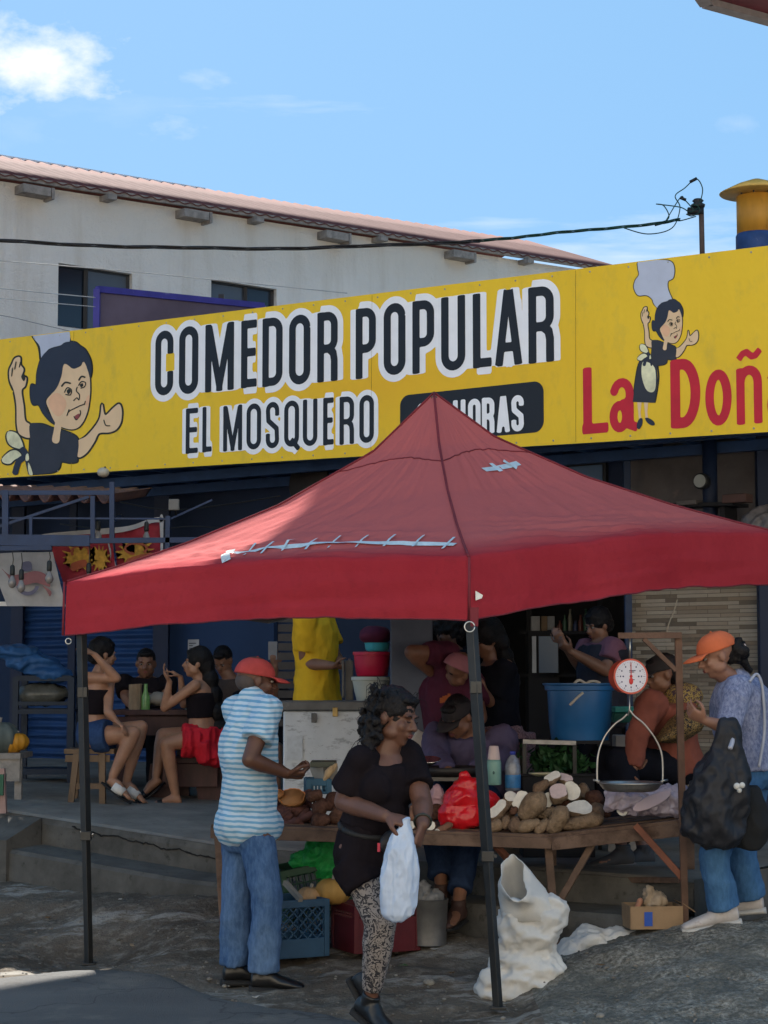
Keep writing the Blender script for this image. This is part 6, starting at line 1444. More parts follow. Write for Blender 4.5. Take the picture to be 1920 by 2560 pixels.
# 7. man behind, head bent; 8. person with raised hand
for (hx, hy, bx, by, Yq, lab, fc, hnd) in ((1322, 240, 1385, 430, 16.4, 'man with bent head seated deep in the shade behind the woman with long hair', (-.3, -.75, -.6), None), (1590, 345, 1560, 520, 15.6, 'dim seated person holding up a phone behind the man in the red cap', (.2, -.9, -.2), (1632, 215))):
    q5 = q5y(Yq); S = Sk(q5(bx, by - 60), q5(bx, by + 260), q5(hx, hy), -95, -90, face=fc, w=1.0, shw=.17)
    pp = person(lab, (S.pel.x, S.pel.y, plat(S.pel.x, S.pel.y))); elR, wrR = S.shR + V((-.06, -.12, -.24)), S.shR + V((.04, -.34, -.2)); elL, wrL = S.shL + V((.06, -.12, -.24)), S.shL + V((-.04, -.34, -.2))
    if hnd: wrL = q5(hnd[0], hnd[1] + 60, -.25); elL = q5(hnd[0] - 10, hnd[1] + 230, -.12)
    bm = BM(); torso(bm, S, -.2, 1.09); rcone(bm, S.ax(1.0), S.head - S.up * .07, .056, .052); q, r, f, u = head(bm, S, .98); arm(bm, S.shR, elR, wrR); arm(bm, S.shL, elL, wrL); hand(bm, wrR, (.5, -.6, 0), (0, 0, -1), 1, .5); hand(bm, wrL, (-.1, -.2, .9) if hnd else (-.5, -.6, 0), (-.2, 1, 0) if hnd else (0, 0, -1), -1, .4)
    kR, kL = S.hipR + V((-.03, -.4, .03)), S.hipL + V((.03, -.4, .03)); leg(bm, S.hipR, kR, V((kR.x, kR.y, plat(kR.x, kR.y) + .08)), 1, (0, -1, 0)); leg(bm, S.hipL, kL, V((kL.x, kL.y, plat(kL.x, kL.y) + .08)), 1, (0, -1, 0))
    part('body', bake(bm, .011, 2), sk_mid, pp, True); eyes(pp, q, r, f, u, .98)
    bm = BM(); torso(bm, S, -.2, 1.06, .022); sleeve(bm, S.shR, S.shR.lerp(elR, .75), .075, .072); sleeve(bm, S.shL, S.shL.lerp(elL, .75), .075, .072); garment(pp, 'shirt', bm, mat('cloth_dusk_brown', (.05, .035, .03), .9) if not hnd else cdark, .012, 2, .006)
    hair_cap(pp, S, .98, vol=.0, amp=.003, sc=40, vox=.011, low=.0)
    if hnd: bm = BM(); box(bm, wrL + V((-.02, -.02, .12)), (.07, .01, .14)); bevel(o := part('phone', bm, mat('phone_grey', (.15, .16, .18), .3), None, loc=wrL + V((-.02, -.02, .12))), .003); tag(o, 'grey phone held up by the dim person behind the man in the red cap', 'phone')
# table things
q5 = q5y(15.15)
def lathe_thing(name, label, cat, base, prof, m, sm=True, n=24):
    bm = BM(); lathe(bm, base, prof, n); o = part(name, bm, m, None, sm, loc=base); return tag(o, label, cat)
a, b, c, d = q5(762, 540), q5(838, 535), q5(845, 385), q5(768, 382); bm = BM(); 
loft(bm, [((a + b) / 2, (b - a) / 2, V((0, .05, 0))), ((a + b) / 2 + V((0, 0, .2)), (b - a) / 2, V((0, .045, 0))), ((c + d) / 2, (c - d) / 2, V((0, .012, 0)))], 10); me = smoothmesh(bm); o = part('paper_bag', me, mat('kraft_paper', (.30, .21, .13), .85, .2, 10, .4, 30), None, loc=(a + b) / 2); tag(o, 'upright brown paper bag on the maroon table', 'paper bag')
p = q5(862, 548); lathe_thing('bottle', 'green glass bottle beside the paper bag on the maroon table', 'bottle', p, [(.03, 0), (.033, .01), (.033, .12), (.016, .16), (.013, .20), (.014, .215)], mat('bottle_green', (.16, .33, .10), .2, .2, 30, spec=.6))
p = q5(1120, 548); lathe_thing('glass_cup', 'small glass near the elbow of the woman in the red skirt', 'cup', p, [(.028, 0), (.034, .01), (.036, .11)], mat('glass_grey', (.12, .13, .13), .2))
bm = BM(); c = q5(930, 470, .1); ell(bm, c, (V((.08, 0, 0)), V((0, .06, 0)), V((0, 0, .05))), 12, 8); me = smoothmesh(bm); fold(me, .02, (14, 14, 14), ridged=True); o = part('crumpled_paper', me, mat('paper_dusk', (.28, .25, .21), .8), None, True, loc=c); tag(o, 'crumpled pale paper in front of the man in the black shirt', 'paper')
# ---- far left corner: shelf, cloth bundle, pumpkins, crate table
q5 = q5y(15.6); sh = thing('storage_rack', 'dark blue steel storage rack against the shutter at the far left', 'rack', q5(250, 1050)); mrk = mat('rack_blue', (.010, .022, .045), .6, .3, 6)
bm = BM()
for x in (95, 425): p = q5(x, 340); beam(bm, V((p.x, p.y, plat(p.x, p.y))), p, .045); beam(bm, V((p.x, p.y + .4, plat(p.x, p.y))), p + V((0, .4, 0)), .045)
for y in (350, 495, 545, 905): beam(bm, q5(85, y), q5(430, y), .04, .03)
part('frame', bm, mrk, sh)
for y in (352, 548, 905): bm = BM(); a, b = q5(95, y), q5(425, y); box(bm, (a + b) / 2 + V((0, .2, .02)), ((b - a).length, .4, .02)); part('shelf', bm, mrk, sh)
bm = BM(); c = q5(250, 440, .15); ell(bm, c, (V((.22, 0, 0)), V((0, .15, 0)), V((0, 0, .085))), 18, 12); me = smoothmesh(bm); fold(me, .03, (9, 9, 9), ridged=True); o = part('plastic_sack', me, mat('clear_plastic_dusk', (.085, .09, .085), .25, .3, 20), None, True, loc=c); tag(o, 'crumpled clear plastic sack on the middle shelf of the blue rack', 'sack')
bm = BM(); c = q5(170, 250, .1)
for i in range(7): ell(bm, c + V((-.12 + .05 * i, 0, .07 - .025 * i + .03 * math.sin(i * 2))), (V((.16, 0, 0)), V((0, .14, 0)), V((0, 0, .06))), 14, 9)
me = bake(bm, .012, 2); fold(me, .025, (8, 8, 12), ridged=True); o = part('cloth_bundle', me, mat('tarp_blue', (.02, .09, .26), .6, .3, 10), None, True, loc=c); tag(o, 'folded bright blue tarpaulin on top of the blue rack', 'tarpaulin')
q5 = q5y(14.4); tbx = thing('crate_table', 'rough dark wooden side table with pumpkins at the far left edge', 'table', q5(50, 1080)); a, b = q5(-60, 805), q5(128, 805); bm = BM(); box(bm, (a + b) / 2 + V((0, .2, 0)), ((b - a).length, .5, .04)); part('tabletop', bm, mwood, tbx)
bm = BM(); box(bm, (a + b) / 2 + V((0, -.02, -.1)), ((b - a).length * .95, .03, .16)); part('apron', bm, mwood, tbx)
for x in (-40, 112): bm = BM(); p = q5(x, 820, .02); beam(bm, V((p.x, p.y, plat(p.x, p.y))), p, .05); part('leg', bm, mwood, tbx)
mpump = mat('pumpkin_orange', (.48, .22, .02), .5, .2, 8, dirt=(.3, .2, .03), ds=6, dth=.6)
def ribbed(bm, c, rx, rz, k=9, ax=None):
    vs = []; n, m = 36, 12
    for j in range(m + 1):
        t = math.pi * (j / m) * .998 + .001; row = []
        for i in range(n): a = 2 * math.pi * i / n; r = rx * math.sin(t) * (1 + .07 * math.cos(k * a)); row.append(bm.verts.new(V(c) + V((r * math.cos(a), r * math.sin(a), rz * math.cos(t) * (1 - .25 * math.exp(-(math.sin(t) * 4) ** 2))))))
        vs.append(row)
    for a_, b_ in zip(vs, vs[1:]):
        for i in range(n): bm.faces.new((a_[i], a_[(i + 1) % n], b_[(i + 1) % n], b_[i]))
    bm.faces.new(vs[0]); bm.faces.new(vs[-1])
for x, y, r_, m_, lab in ((62, 735, .075, mpump, 'yellow orange pumpkin, left of two on the dark side table'), (98, 722, .07, mpump, 'yellow orange pumpkin, right of two on the dark side table'), (-5, 700, .13, mat('gourd_grey', (.10, .12, .11), .6, .3, 6), 'large grey green squash cut by the left edge of the photo')):
    bm = BM(); c = q5(x, y, .12); ribbed(bm, c, r_ * (1.25 if x > 0 else 1.1), r_); o = part('pumpkin', bm, m_, None, True, loc=c); tag(o, lab, 'pumpkin')
    bm = BM(); tube(bm, [c + V((0, 0, r_ * .7)), c + V((.01, 0, r_ * 1.15))], .012, 6); part('stem', bm, mwood, o)
q5 = q5y(13.7); bm = BM(); a = q5(8, 870); 
sn = thing('green_stand', 'green painted wooden stand cut by the left edge of the photo', 'stand', q5(0, 1140)); beam(bm, q5(-60, 975), q5(28, 975), .12, .14); part('rail', bm, mat('green_paint', (.03, .12, .07), .6), sn); bm = BM(); beam(bm, q5(15, 1145), q5(5, 880), .055); part('leg', bm, mat('pink_paint', (.33, .22, .20), .7), sn)

# ------------------------------------------------------------------ the vendors under the canopy
# 9. man in yellow behind the freezer
Y = 14.1; q6 = lambda x, y, d=0: Q(z6, x, y, Y + d)
S = Sk(q6(375, 75), q6(400, 660), q6(430, -105), -20, -20, face=(.8, -.5, -.3), w=1.02, dep=1.1, shw=.17)
p9 = person('man in a yellow tee shirt busy with his hands behind the white chest freezer', (S.pel.x, S.pel.y, plat(S.pel.x, S.pel.y)))
elR, wrR = q6(310, 385, -.10), q6(505, 398, -.28); elL, wrL = q6(520, 330, .12), q6(560, 385, -.1)
aR, aL = V((S.hipR.x, S.hipR.y, plat(S.hipR.x, S.hipR.y) + .08)), V((S.hipL.x, S.hipL.y, plat(S.hipL.x, S.hipL.y) + .08))
bm = BM(); torso(bm, S, -.2, 1.09); rcone(bm, S.ax(1.0), S.head - S.up * .07, .058, .054); q, r, f, u = head(bm, S); arm(bm, S.shR, elR, wrR, 1.08); arm(bm, S.shL, elL, wrL, 1.05)
hand(bm, wrR, (.85, -.2, -.1), (.1, .4, .9), 1, .7); hand(bm, wrL, (.5, -.5, -.2), (-.5, -.2, -.8), 1, .6)
leg(bm, S.hipR, S.hipR.lerp(aR, .5), aR, 1, (.6, -.5, 0)); leg(bm, S.hipL, S.hipL.lerp(aL, .5), aL, 1, (.6, -.5, 0))
part('body', bake(bm, .008, 2), sk_mid, p9, True); eyes(p9, q, r, f, u); hair_cap(p9, S, 1, vol=0, amp=.003, vox=.01, low=0)
bm = BM(); torso(bm, S, -.08, 1.07, .030); sleeve(bm, S.shR, S.shR.lerp(elR, .70), .088, .086); sleeve(bm, S.shL, S.shL.lerp(elL, .70), .086, .084); garment(p9, 'yellow_tee', bm, mat('tee_yellow', (.66, .38, .012), .85, .12, 5, .3, 80), .01, 2, .012, (8, 8, 5), 31)
bm = BM(); torso(bm, S, -.2, .0, .02); [rcone(bm, h, a_ + V((0, 0, .04)), .1, .07, flat=True) for h, a_ in ((S.hipR, aR), (S.hipL, aL))]; garment(p9, 'trousers', bm, cdark, .012, 2, .004)
# freezer
fz = thing('chest_freezer', 'white chest freezer with scratched dirty front and dark lid behind the stall', 'freezer', P(840, 1975, 13.25)); a, b = P(708, 1790, 13.0), P(1012, 1790, 13.0)
def mfreez():
    m, t, b_ = shader('freezer_white'); k = NB(t); c = k.ramp(k.noise(3, 6, .7), [(.3, (.46, .51, .56)), (.65, (.60, .65, .70))])
    c = k.mix(k.ramp(k.noise(7, 8, .8, k.map((1, 1, 3))), [(.55, (0, 0, 0)), (.62, (.8, .8, .8))]), c, (.24, .27, .31)); c = k.mix(k.ramp(k.noise(34, 5, .7, k.map((1, 1, 2))), [(.67, (0, 0, 0)), (.7, (1, 1, 1))]), c, (.12, .10, .09))
    k.l(c, b_.inputs['Base Color']); b_.inputs['Roughness'].default_value = .45; return m
zb = plat(a.x, 13.2); zt = P(800, 1778, 13.0).z; bm = BM(); box(bm, ((a.x + b.x) / 2, 13.3, (zb + zt) / 2), (b.x - a.x, .6, zt - zb)); bevel(part('cabinet', bm, mfreez(), fz), .012)
zl = P(800, 1754, 13.0).z; bm = BM(); box(bm, ((a.x + b.x) / 2, 13.3, (zl + zt) / 2 + .003), (b.x - a.x + .02, .63, zl - zt)); bevel(part('lid', bm, mat('lid_grey', (.10, .105, .11), .35, .3, 6, dirt=(.25, .25, .25), ds=5, dth=.6), fz), .008)
for x, y, m_ in ((785, 1795, 0), (838, 1780, 1)): bm = BM(); p = P(x, y, 12.98); box(bm, p, (.035, .02, .06)); bevel(part('hinge' if not m_ else 'lock', bm, mat('hinge_grey', (.10, .10, .10), .5) if not m_ else mat('brass', (.35, .25, .1), .4, metal=.6), fz), .004)
bm = BM(); p = P(737, 1870, 12.992); box(bm, p, (.10, .004, .16)); part('faded_sticker', bm, mat('sticker_pale', (.50, .55, .60), .6, .12, 30), fz)
# basins on the freezer
def basin(name, label, cat, px, ytop, ybot, wt, wb, Y, m, rim=.012, lip=True):
    c = P(px, ybot, Y); h = P(px, ytop, Y).z - c.z; k = Y / 5000; rt, rb = wt * k / 2, wb * k / 2; pr = [(rb * .9, 0), (rb, .008), (rb + (rt - rb) * .5, h * .5), (rt * .94, h * .86)]
    pr += [(rt, h * .88), (rt, h), (rt * .93, h), (rt * .88, h * .85), (rb * .85, .02), (.001, .015)] if lip else [(rt, h), (rt * .95, h), (rb * .9, .02), (.001, .015)]
    bm = BM(); lathe(bm, c, pr, 36); o = part(name, bm, m, None, True, loc=c); a_ = o.modifiers.new('e', 'EDGE_SPLIT'); a_.split_angle = R(50); return tag(o, label, cat)
basin('basin', 'cream white plastic basin, lowest of the stack on the freezer', 'basin', 928, 1692, 1764, 100, 68, 13.4, mat('plastic_cream', (.46, .48, .42), .4, .08))
basin('tub', 'bright pinkish red tub in the middle of the stack on the freezer', 'tub', 930, 1630, 1691, 96, 78, 13.4, mat('plastic_red', (.52, .015, .055), .4, .08))
basin('bowl', 'turquoise bowl on top of the red tub', 'bowl', 943, 1607, 1629, 66, 56, 13.4, mat('plastic_turquoise', (.05, .36, .42), .4, .08), lip=False)
bm = BM(); c = P(938, 1588, 13.4); ell(bm, c, (V((.115, 0, 0)), V((0, .09, 0)), V((0, 0, .062))), 16, 10); me = smoothmesh(bm); fold(me, .014, (14, 14, 14), ridged=True); o = part('cloth_bag', me, mat('bag_maroon', (.09, .012, .035), .85, .2, 9), None, True, loc=c); tag(o, 'maroon cloth bundle resting on the turquoise bowl', 'cloth bundle')
bm = BM(); p = P(873, 1705, 13.5); c = p; box(bm, p, (.055, .05, .29)); beam(bm, P(858, 1745, 13.45), P(858, 1650, 13.45), .018); o = part('juice_machine', bm, mat('metal_dusk', (.09, .085, .075), .4, .3, 8), None, loc=c); tag(o, 'dark narrow metal appliance between the yellow shirt and the cream basin', 'appliance'); bevel(o, .004)
# 10. person in maroon with a pink cap, elbow raised
def q4y(Y): return lambda x, y, d=0: Q(c4, x, y, Y + d)
Y = 12.9; q4 = q4y(Y)
S = Sk(q4(340, 380, .1), q4(350, 1000, .15), q4(400, 318, -.10), 60, 70, face=(.45, .85, -.15), up=(.28, -.30, .9), w=1.05, dep=1.1, shw=.17)
p10 = person('person in maroon tee and faded pink cap bending with one elbow raised', (S.pel.x, S.pel.y, plat(S.pel.x, S.pel.y)))
S.shL = q4(330, 215, .02); S.shR = q4(500, 400, .05); elL, wrL = q4(82, 195, -.12), q4(215, 335, .06); elR, wrR = q4(560, 650, -.1), q4(420, 760, -.15)
aR, aL = V((S.hipR.x, S.hipR.y, plat(S.hipR.x, S.hipR.y) + .08)), V((S.hipL.x, S.hipL.y, plat(S.hipL.x, S.hipL.y) + .08))
bm = BM(); torso(bm, S, -.2, 1.09); rcone(bm, S.ax(1.0), S.head, .058, .054); q, r, f, u = head(bm, S); arm(bm, S.shL, elL, wrL, 1.25); arm(bm, S.shR, elR, wrR, 1.05); rcone(bm, S.ax(.95), S.shL, .08, .06)
hand(bm, wrL, (.8, .1, .2), (.2, -.8, -.2), 1, .6); hand(bm, wrR, (-.6, -.3, -.5), (-.3, 0, -1), 1, .5); leg(bm, S.hipR, S.hipR.lerp(aR, .5), aR, 1, (.3, .9, 0)); leg(bm, S.hipL, S.hipL.lerp(aL, .5), aL, 1, (.3, .9, 0))
part('body', bake(bm, .009, 2), sk_mid, p10, True)
bm = BM(); torso(bm, S, -.08, 1.05, .035); sleeve(bm, S.shL, S.shL.lerp(elL, .62), .088, .080); sleeve(bm, S.shR, S.shR.lerp(elR, .6), .085, .08); rcone(bm, S.ax(.9), S.shL, .12, .088); garment(p10, 'maroon_tee', bm, mat('tee_maroon', (.075, .012, .030), .9, .2, 6, .3, 80), .011, 2, .012, (8, 8, 5), 41)
bm = BM(); torso(bm, S, -.2, .0, .02); [rcone(bm, h, a_ + V((0, 0, .04)), .1, .07, flat=True) for h, a_ in ((S.hipR, aR), (S.hipL, aL))]; garment(p10, 'trousers', bm, cdark, .012, 2, .004)
mpk = mat('cap_pink', (.33, .13, .155), .85, .15, 12); hair_cap(p10, S, .94, vol=-.014, amp=.002, vox=.011, low=0)
cap_hat(p10, S, mpk, 1.16, 0, .008, lab='faded pink baseball cap seen from behind')
bm = BM(); ell(bm, q(0, -.108, .035), (r * .030, f * .012, u * .016), 12, 8); part('cap_opening', bm, mat('gap_black', (.008, .006, .008), .9), p10, True)
bm = BM()
for i in range(4): p = q4(285 + i * 18, 528 - i * 8, -.09); box(bm, p, (.018, .006, .034 + .008 * (i % 2)))
part('shirt_print', bm, mat('print_orange', (.38, .10, .03), .8), p10)
# 10b. dark haired head behind
Y = 13.9; q4 = q4y(Y); S = Sk(q4(330, 190, .0), q4(330, 800, .0), q4(330, 55), -80, -80, face=(-.5, -.8, -.2), shw=.17)
pb = person('dark figure with thick curly hair standing just behind the person in the pink cap', (S.pel.x, S.pel.y, plat(S.pel.x, S.pel.y)))
aR, aL = V((S.hipR.x, S.hipR.y, plat(S.hipR.x, S.hipR.y) + .08)), V((S.hipL.x, S.hipL.y, plat(S.hipL.x, S.hipL.y) + .08))
bm = BM(); torso(bm, S, -.2, 1.09); rcone(bm, S.ax(1.0), S.head, .056, .05); q, r, f, u = head(bm, S); arm(bm, S.shR, S.shR + V((-.04, 0, -.3)), S.shR + V((.0, -.15, -.5))); arm(bm, S.shL, S.shL + V((.04, 0, -.3)), S.shL + V((0, -.15, -.5)))
for h, s in ((S.shR, 1), (S.shL, -1)): hand(bm, h + V((0, -.15, -.5)), (0, -.3, -1), (s, 0, 0), 1, .4)
leg(bm, S.hipR, S.hipR.lerp(aR, .5), aR, 1, (0, -1, 0)); leg(bm, S.hipL, S.hipL.lerp(aL, .5), aL, 1, (0, -1, 0)); part('body', bake(bm, .012, 2), sk_dark, pb, True)
bm = BM(); torso(bm, S, -.1, 1.02, .03); [sleeve(bm, h, h + V((0, 0, -.24)), .08, .075) for h in (S.shR, S.shL)]; garment(pb, 'shirt', bm, cdark, .012, 2, .006)
bm = BM(); torso(bm, S, -.2, .0, .02); [rcone(bm, h, a_ + V((0, 0, .04)), .1, .07, flat=True) for h, a_ in ((S.hipR, aR), (S.hipL, aL))]; garment(pb, 'trousers', bm, cdark, .012, 2, .004)
hair_cap(pb, S, 1.12, vol=.02, amp=.02, sc=26, vox=.011)
# 11. woman in black standing behind the pole
Y = 13.1; q4 = q4y(Y); S = Sk(q4(640, 300), q4(650, 760), q4(600, 110), -150, -150, face=(-.85, -.45, -.3), w=1.05, dep=1.1, shw=.165)
p11 = person('woman with black hair and black top standing behind the front canopy leg', (S.pel.x, S.pel.y, plat(S.pel.x, S.pel.y)))
elR, wrR = q4(700, 560, .1), q4(600, 500, -.15); elL, wrL = q4(640, 560, -.12), q4(585, 470, -.22)
aR, aL = V((S.hipR.x + .02, S.hipR.y, plat(S.hipR.x, S.hipR.y) + .08)), V((S.hipL.x, S.hipL.y, plat(S.hipL.x, S.hipL.y) + .08))
bm = BM(); torso(bm, S, -.2, 1.09); rcone(bm, S.ax(1.0), S.head, .056, .05); q, r, f, u = head(bm, S); arm(bm, S.shR, elR, wrR); arm(bm, S.shL, elL, wrL); hand(bm, wrR, (-.8, -.2, .3), (0, 0, 1), 1, .7); hand(bm, wrL, (-.5, -.2, .8), (-.3, .8, 0), 1, .7)
leg(bm, S.hipR, S.hipR.lerp(aR, .5), aR, 1, (-.8, -.4, 0)); leg(bm, S.hipL, S.hipL.lerp(aL, .5), aL, 1, (-.8, -.4, 0)); part('body', bake(bm, .009, 2), sk_mid, p11, True); eyes(p11, q, r, f, u)
bm = BM(); torso(bm, S, .0, 1.02, .035); sleeve(bm, S.shR, S.shR.lerp(elR, .75), .085, .08); sleeve(bm, S.shL, S.shL.lerp(elL, .75), .085, .08); garment(p11, 'black_top', bm, cnavy, .011, 2, .010, (8, 8, 5), 9)
bm = BM(); torso(bm, S, -.3, .12, .05, bot=1); k_ = S.pel + V((.08, 0, 0)); rcone(bm, k_ + V((0, 0, .0)), k_ - V((-.03, 0, .48)), .19, .135, flat=True); garment(p11, 'skirt', bm, mprint('skirt_print_pink', (.13, .06, .07), (.32, .19, .20), 60), .012, 2, .012, (12, 12, 3), 3)
hair_cap(p11, S, 1.08, vol=.020, amp=.01, sc=14, vox=.011, extra=lambda bm, q, r, f, u: [ell(bm, q(-.02, -.06, -.04 - .08 * i), (r * .10, f * .07, u * .08), 12, 8) for i in range(4)])
# 12. seated vendor in purple with dark visor
Y = 11.9; q4 = q4y(Y); S = Sk(q4(470, 770, .08), q4(500, 1230, .2), q4(400, 640, -.06), -105, -95, face=(-.55, -.62, -.55), up=(-.15, -.2, .95), w=1.25, dep=1.2, shw=.20)
st_z = gz(S.pel.x, 11.2)
p12 = person('seated vendor in purple top and dark visor with head bowed over the stall', (S.pel.x, S.pel.y, plat(S.pel.x, S.pel.y)))
elR, wrR = q4(255, 930, -.12), q4(330, 1010, -.42); elL, wrL = q4(720, 900, -.02), q4(520, 1020, -.40)
kR, kL = V((.28, 11.45, 1.02)), V((.52, 11.45, 1.0)); kR.z = kL.z = .86; aR, aL = Q(b2, 250, 470, 11.12), Q(b2, 320, 540, 11.0)
bm = BM(); torso(bm, S, -.2, 1.09); rcone(bm, S.ax(1.0), S.head, .06, .055); q, r, f, u = head(bm, S, 1.05); arm(bm, S.shR, elR, wrR, 1.1); arm(bm, S.shL, elL, wrL, 1.1); hand(bm, wrR, (.7, -.6, -.2), (0, .2, -1), 1, .6); hand(bm, wrL, (-.8, -.5, -.2), (0, .2, -1), -1, .6)
leg(bm, S.hipR, kR, aR, 1.05, (-.3, -.9, -.1), .22); leg(bm, S.hipL, kL, aL, 1.05, (-.3, -.9, -.1), .22); part('body', bake(bm, .009, 2), sk_mid, p12, True); eyes(p12, q, r, f, u, 1.05, True)
bm = BM(); torso(bm, S, -.08, 1.02, .03); sleeve(bm, S.shR, elR, .088, .072); rcone(bm, elR, wrR, .07, .05, flat=True); sleeve(bm, S.shL, elL, .10, .085); rcone(bm, elL, wrL, .082, .055, flat=True); ell(bm, S.ax(.55) + S.F * .06, (S.R * .2, S.F * .13, V((0, 0, .2))), 16, 10)
garment(p12, 'purple_top', bm, mat('top_purple', (.075, .062, .125), .85, .2, 6, .3, 70), .011, 2, .012, (7, 7, 6), 51)
bm = BM(); torso(bm, S, -.2, .05, .02)
for h, k_, a_ in ((S.hipR, kR, aR), (S.hipL, kL, aL)): rcone(bm, h, k_, .11, .09); rcone(bm, k_, a_ + (k_ - a_) * .12, .088, .07, flat=True)
garment(p12, 'jeans', bm, mdenim('jeans_dark', (.012, .025, .065), (.025, .045, .10)), .011, 2, .010, (8, 8, 7), 15)
hair_cap(p12, S, 1.03, vol=.0, amp=.004, vox=.011); cap_hat(p12, S, mat('cap_black', (.02, .016, .018), .8), 1.07, 0, .02, lab='dark visor cap pulled low')
for a_ in (aR, aL): shoe(p12, a_, (-.4, -.9, -.1), mat('sandal_brown', (.05, .025, .02), .6), msole_b, .26, .02, name='sandal')
vs_ = thing('stool', 'dark stool legs beneath the seated vendor in purple', 'stool', (S.pel.x, S.pel.y + .05, plat(S.pel.x, S.pel.y))); zc = S.pel.z - .15
bm = BM(); lathe(bm, V((S.pel.x, S.pel.y + .05, zc - .04)), [(.17, 0), (.18, .01), (.18, .03), (.16, .04)], 20); part('seat', bm, mdk, vs_)
for sx, sy in ((-1, -1), (1, -1), (1, 1), (-1, 1)): bm = BM(); p = V((S.pel.x + sx * .12, S.pel.y + .05 + sy * .12, zc - .03)); e_ = p + V((sx * .04, sy * .04, 0)); beam(bm, V((e_.x, e_.y, plat(e_.x, e_.y) if e_.y > edge_y(e_.x) else gz(e_.x, e_.y))), p, .03); part('leg', bm, mdk, vs_)
# 13. cook in the dark kitchen
Y = 14.6; q4 = q4y(Y); S = Sk(q4(1400, 150), q4(1380, 640), q4(1370, 10), -150, -140, face=(-.8, -.5, -.3), w=1.15, dep=1.15, shw=.18)
p13 = person('cook with a dusky pink sleeve working in the dark kitchen behind the blue bucket', (S.pel.x, S.pel.y, plat(S.pel.x, S.pel.y)))
elL, wrL = q4(1420, 320, -.2), q4(1180, 190, -.3); elR, wrR = q4(1250, 300, .1), q4(1130, 130, -.05); S.shL = q4(1480, 150, -.12)
aR, aL = V((S.hipR.x, S.hipR.y, plat(S.hipR.x, S.hipR.y) + .08)), V((S.hipL.x, S.hipL.y, plat(S.hipL.x, S.hipL.y) + .08))
bm = BM(); torso(bm, S, -.2, 1.09); rcone(bm, S.ax(1.0), S.head, .06, .055); q, r, f, u = head(bm, S); arm(bm, S.shL, elL, wrL, 1.15); arm(bm, S.shR, elR, wrR, 1.1); hand(bm, wrL, (-.7, -.2, .5), (.3, .6, .5), -1, .6); hand(bm, wrR, (-.5, -.2, .7), (.3, .6, 0), 1, .6)
leg(bm, S.hipR, S.hipR.lerp(aR, .5), aR, 1, (-.8, -.4, 0)); leg(bm, S.hipL, S.hipL.lerp(aL, .5), aL, 1, (-.8, -.4, 0)); part('body', bake(bm, .010, 2), sk_mid, p13, True); eyes(p13, q, r, f, u)
bm = BM(); torso(bm, S, -.15, 1.0, .04); garment(p13, 'dark_apron', bm, mat('apron_navy', (.018, .018, .028), .85), .012, 2, .01)
bm = BM(); sleeve(bm, S.shL, S.shL.lerp(elL, .62), .092, .088); sleeve(bm, S.shR, S.shR.lerp(elR, .6), .09, .085); torso(bm, S, .75, 1.03, .030); garment(p13, 'pink_sleeves', bm, mat('tee_dusky_pink', (.17, .07, .10), .85), .012, 2, .008)
bm = BM(); torso(bm, S, -.2, .0, .02); [rcone(bm, h, a_ + V((0, 0, .04)), .1, .07, flat=True) for h, a_ in ((S.hipR, aR), (S.hipL, aL))]; garment(p13, 'trousers', bm, cdark, .012, 2, .004); hair_cap(p13, S, 1.04, vol=.01, amp=.006, vox=.011)
# 14. seated woman in brown orange top with black cap
Y = 11.9; q7 = lambda x, y, d=0: Q(z7, x, y, Y + d); S = Sk(q7(1100, 545, .05), q7(1140, 900, .12), q7(1092, 400, -.03), -150, -150, face=(-.95, -.2, -.25), w=1.15, dep=1.2, shw=.17)
p14 = person('seated woman in a rusty brown top and black cap behind the hanging scale', (S.pel.x, S.pel.y, plat(S.pel.x, S.pel.y)))
elL, wrL = q7(960, 720, -.18), q7(925, 930, -.22); elR, wrR = q7(1180, 800, .1), q7(1010, 850, -.12); S.shL = q7(1050, 540, -.12)
kR, kL = S.hipR + V((-.38, -.14, .04)), S.hipL + V((-.38, -.2, .04)); aR, aL = Q(b2, 1030, 300, 11.35), Q(b2, 1120, 300, 11.5)
bm = BM(); torso(bm, S, -.2, 1.09); rcone(bm, S.ax(1.0), S.head, .058, .055); q, r, f, u = head(bm, S, 1.02); arm(bm, S.shL, elL, wrL, 1.1); arm(bm, S.shR, elR, wrR, 1.05); hand(bm, wrL, (.1, -.2, -.95), (.9, 0, 0), 1, .6); hand(bm, wrR, (-.8, -.3, -.2), (0, 0, -1), 1, .6)
leg(bm, S.hipR, kR, aR, 1, (-.9, -.3, 0)); leg(bm, S.hipL, kL, aL, 1, (-.9, -.3, 0)); part('body', bake(bm, .009, 2), sk_mid, p14, True); eyes(p14, q, r, f, u, 1.02)
bm = BM(); torso(bm, S, -.15, 1.02, .03); sleeve(bm, S.shL, S.shL.lerp(elL, 1.0), .088, .068); rcone(bm, elL, elL.lerp(wrL, .85), .068, .052, flat=True); sleeve(bm, S.shR, elR, .085, .07); garment(p14, 'rusty_top', bm, mat('top_rust', (.21, .062, .042), .85, .2, 7, .3, 70), .011, 2, .012, (8, 8, 6), 61)
bm = BM(); ell(bm, q7(1200, 520, -.02), (V((.12, 0, 0)), V((0, .10, 0)), V((0, 0, .085))), 14, 9); garment(p14, 'shawl', bm, mprint('shawl_gold', (.05, .025, .045), (.34, .23, .06), 34), .012, 1, .006)
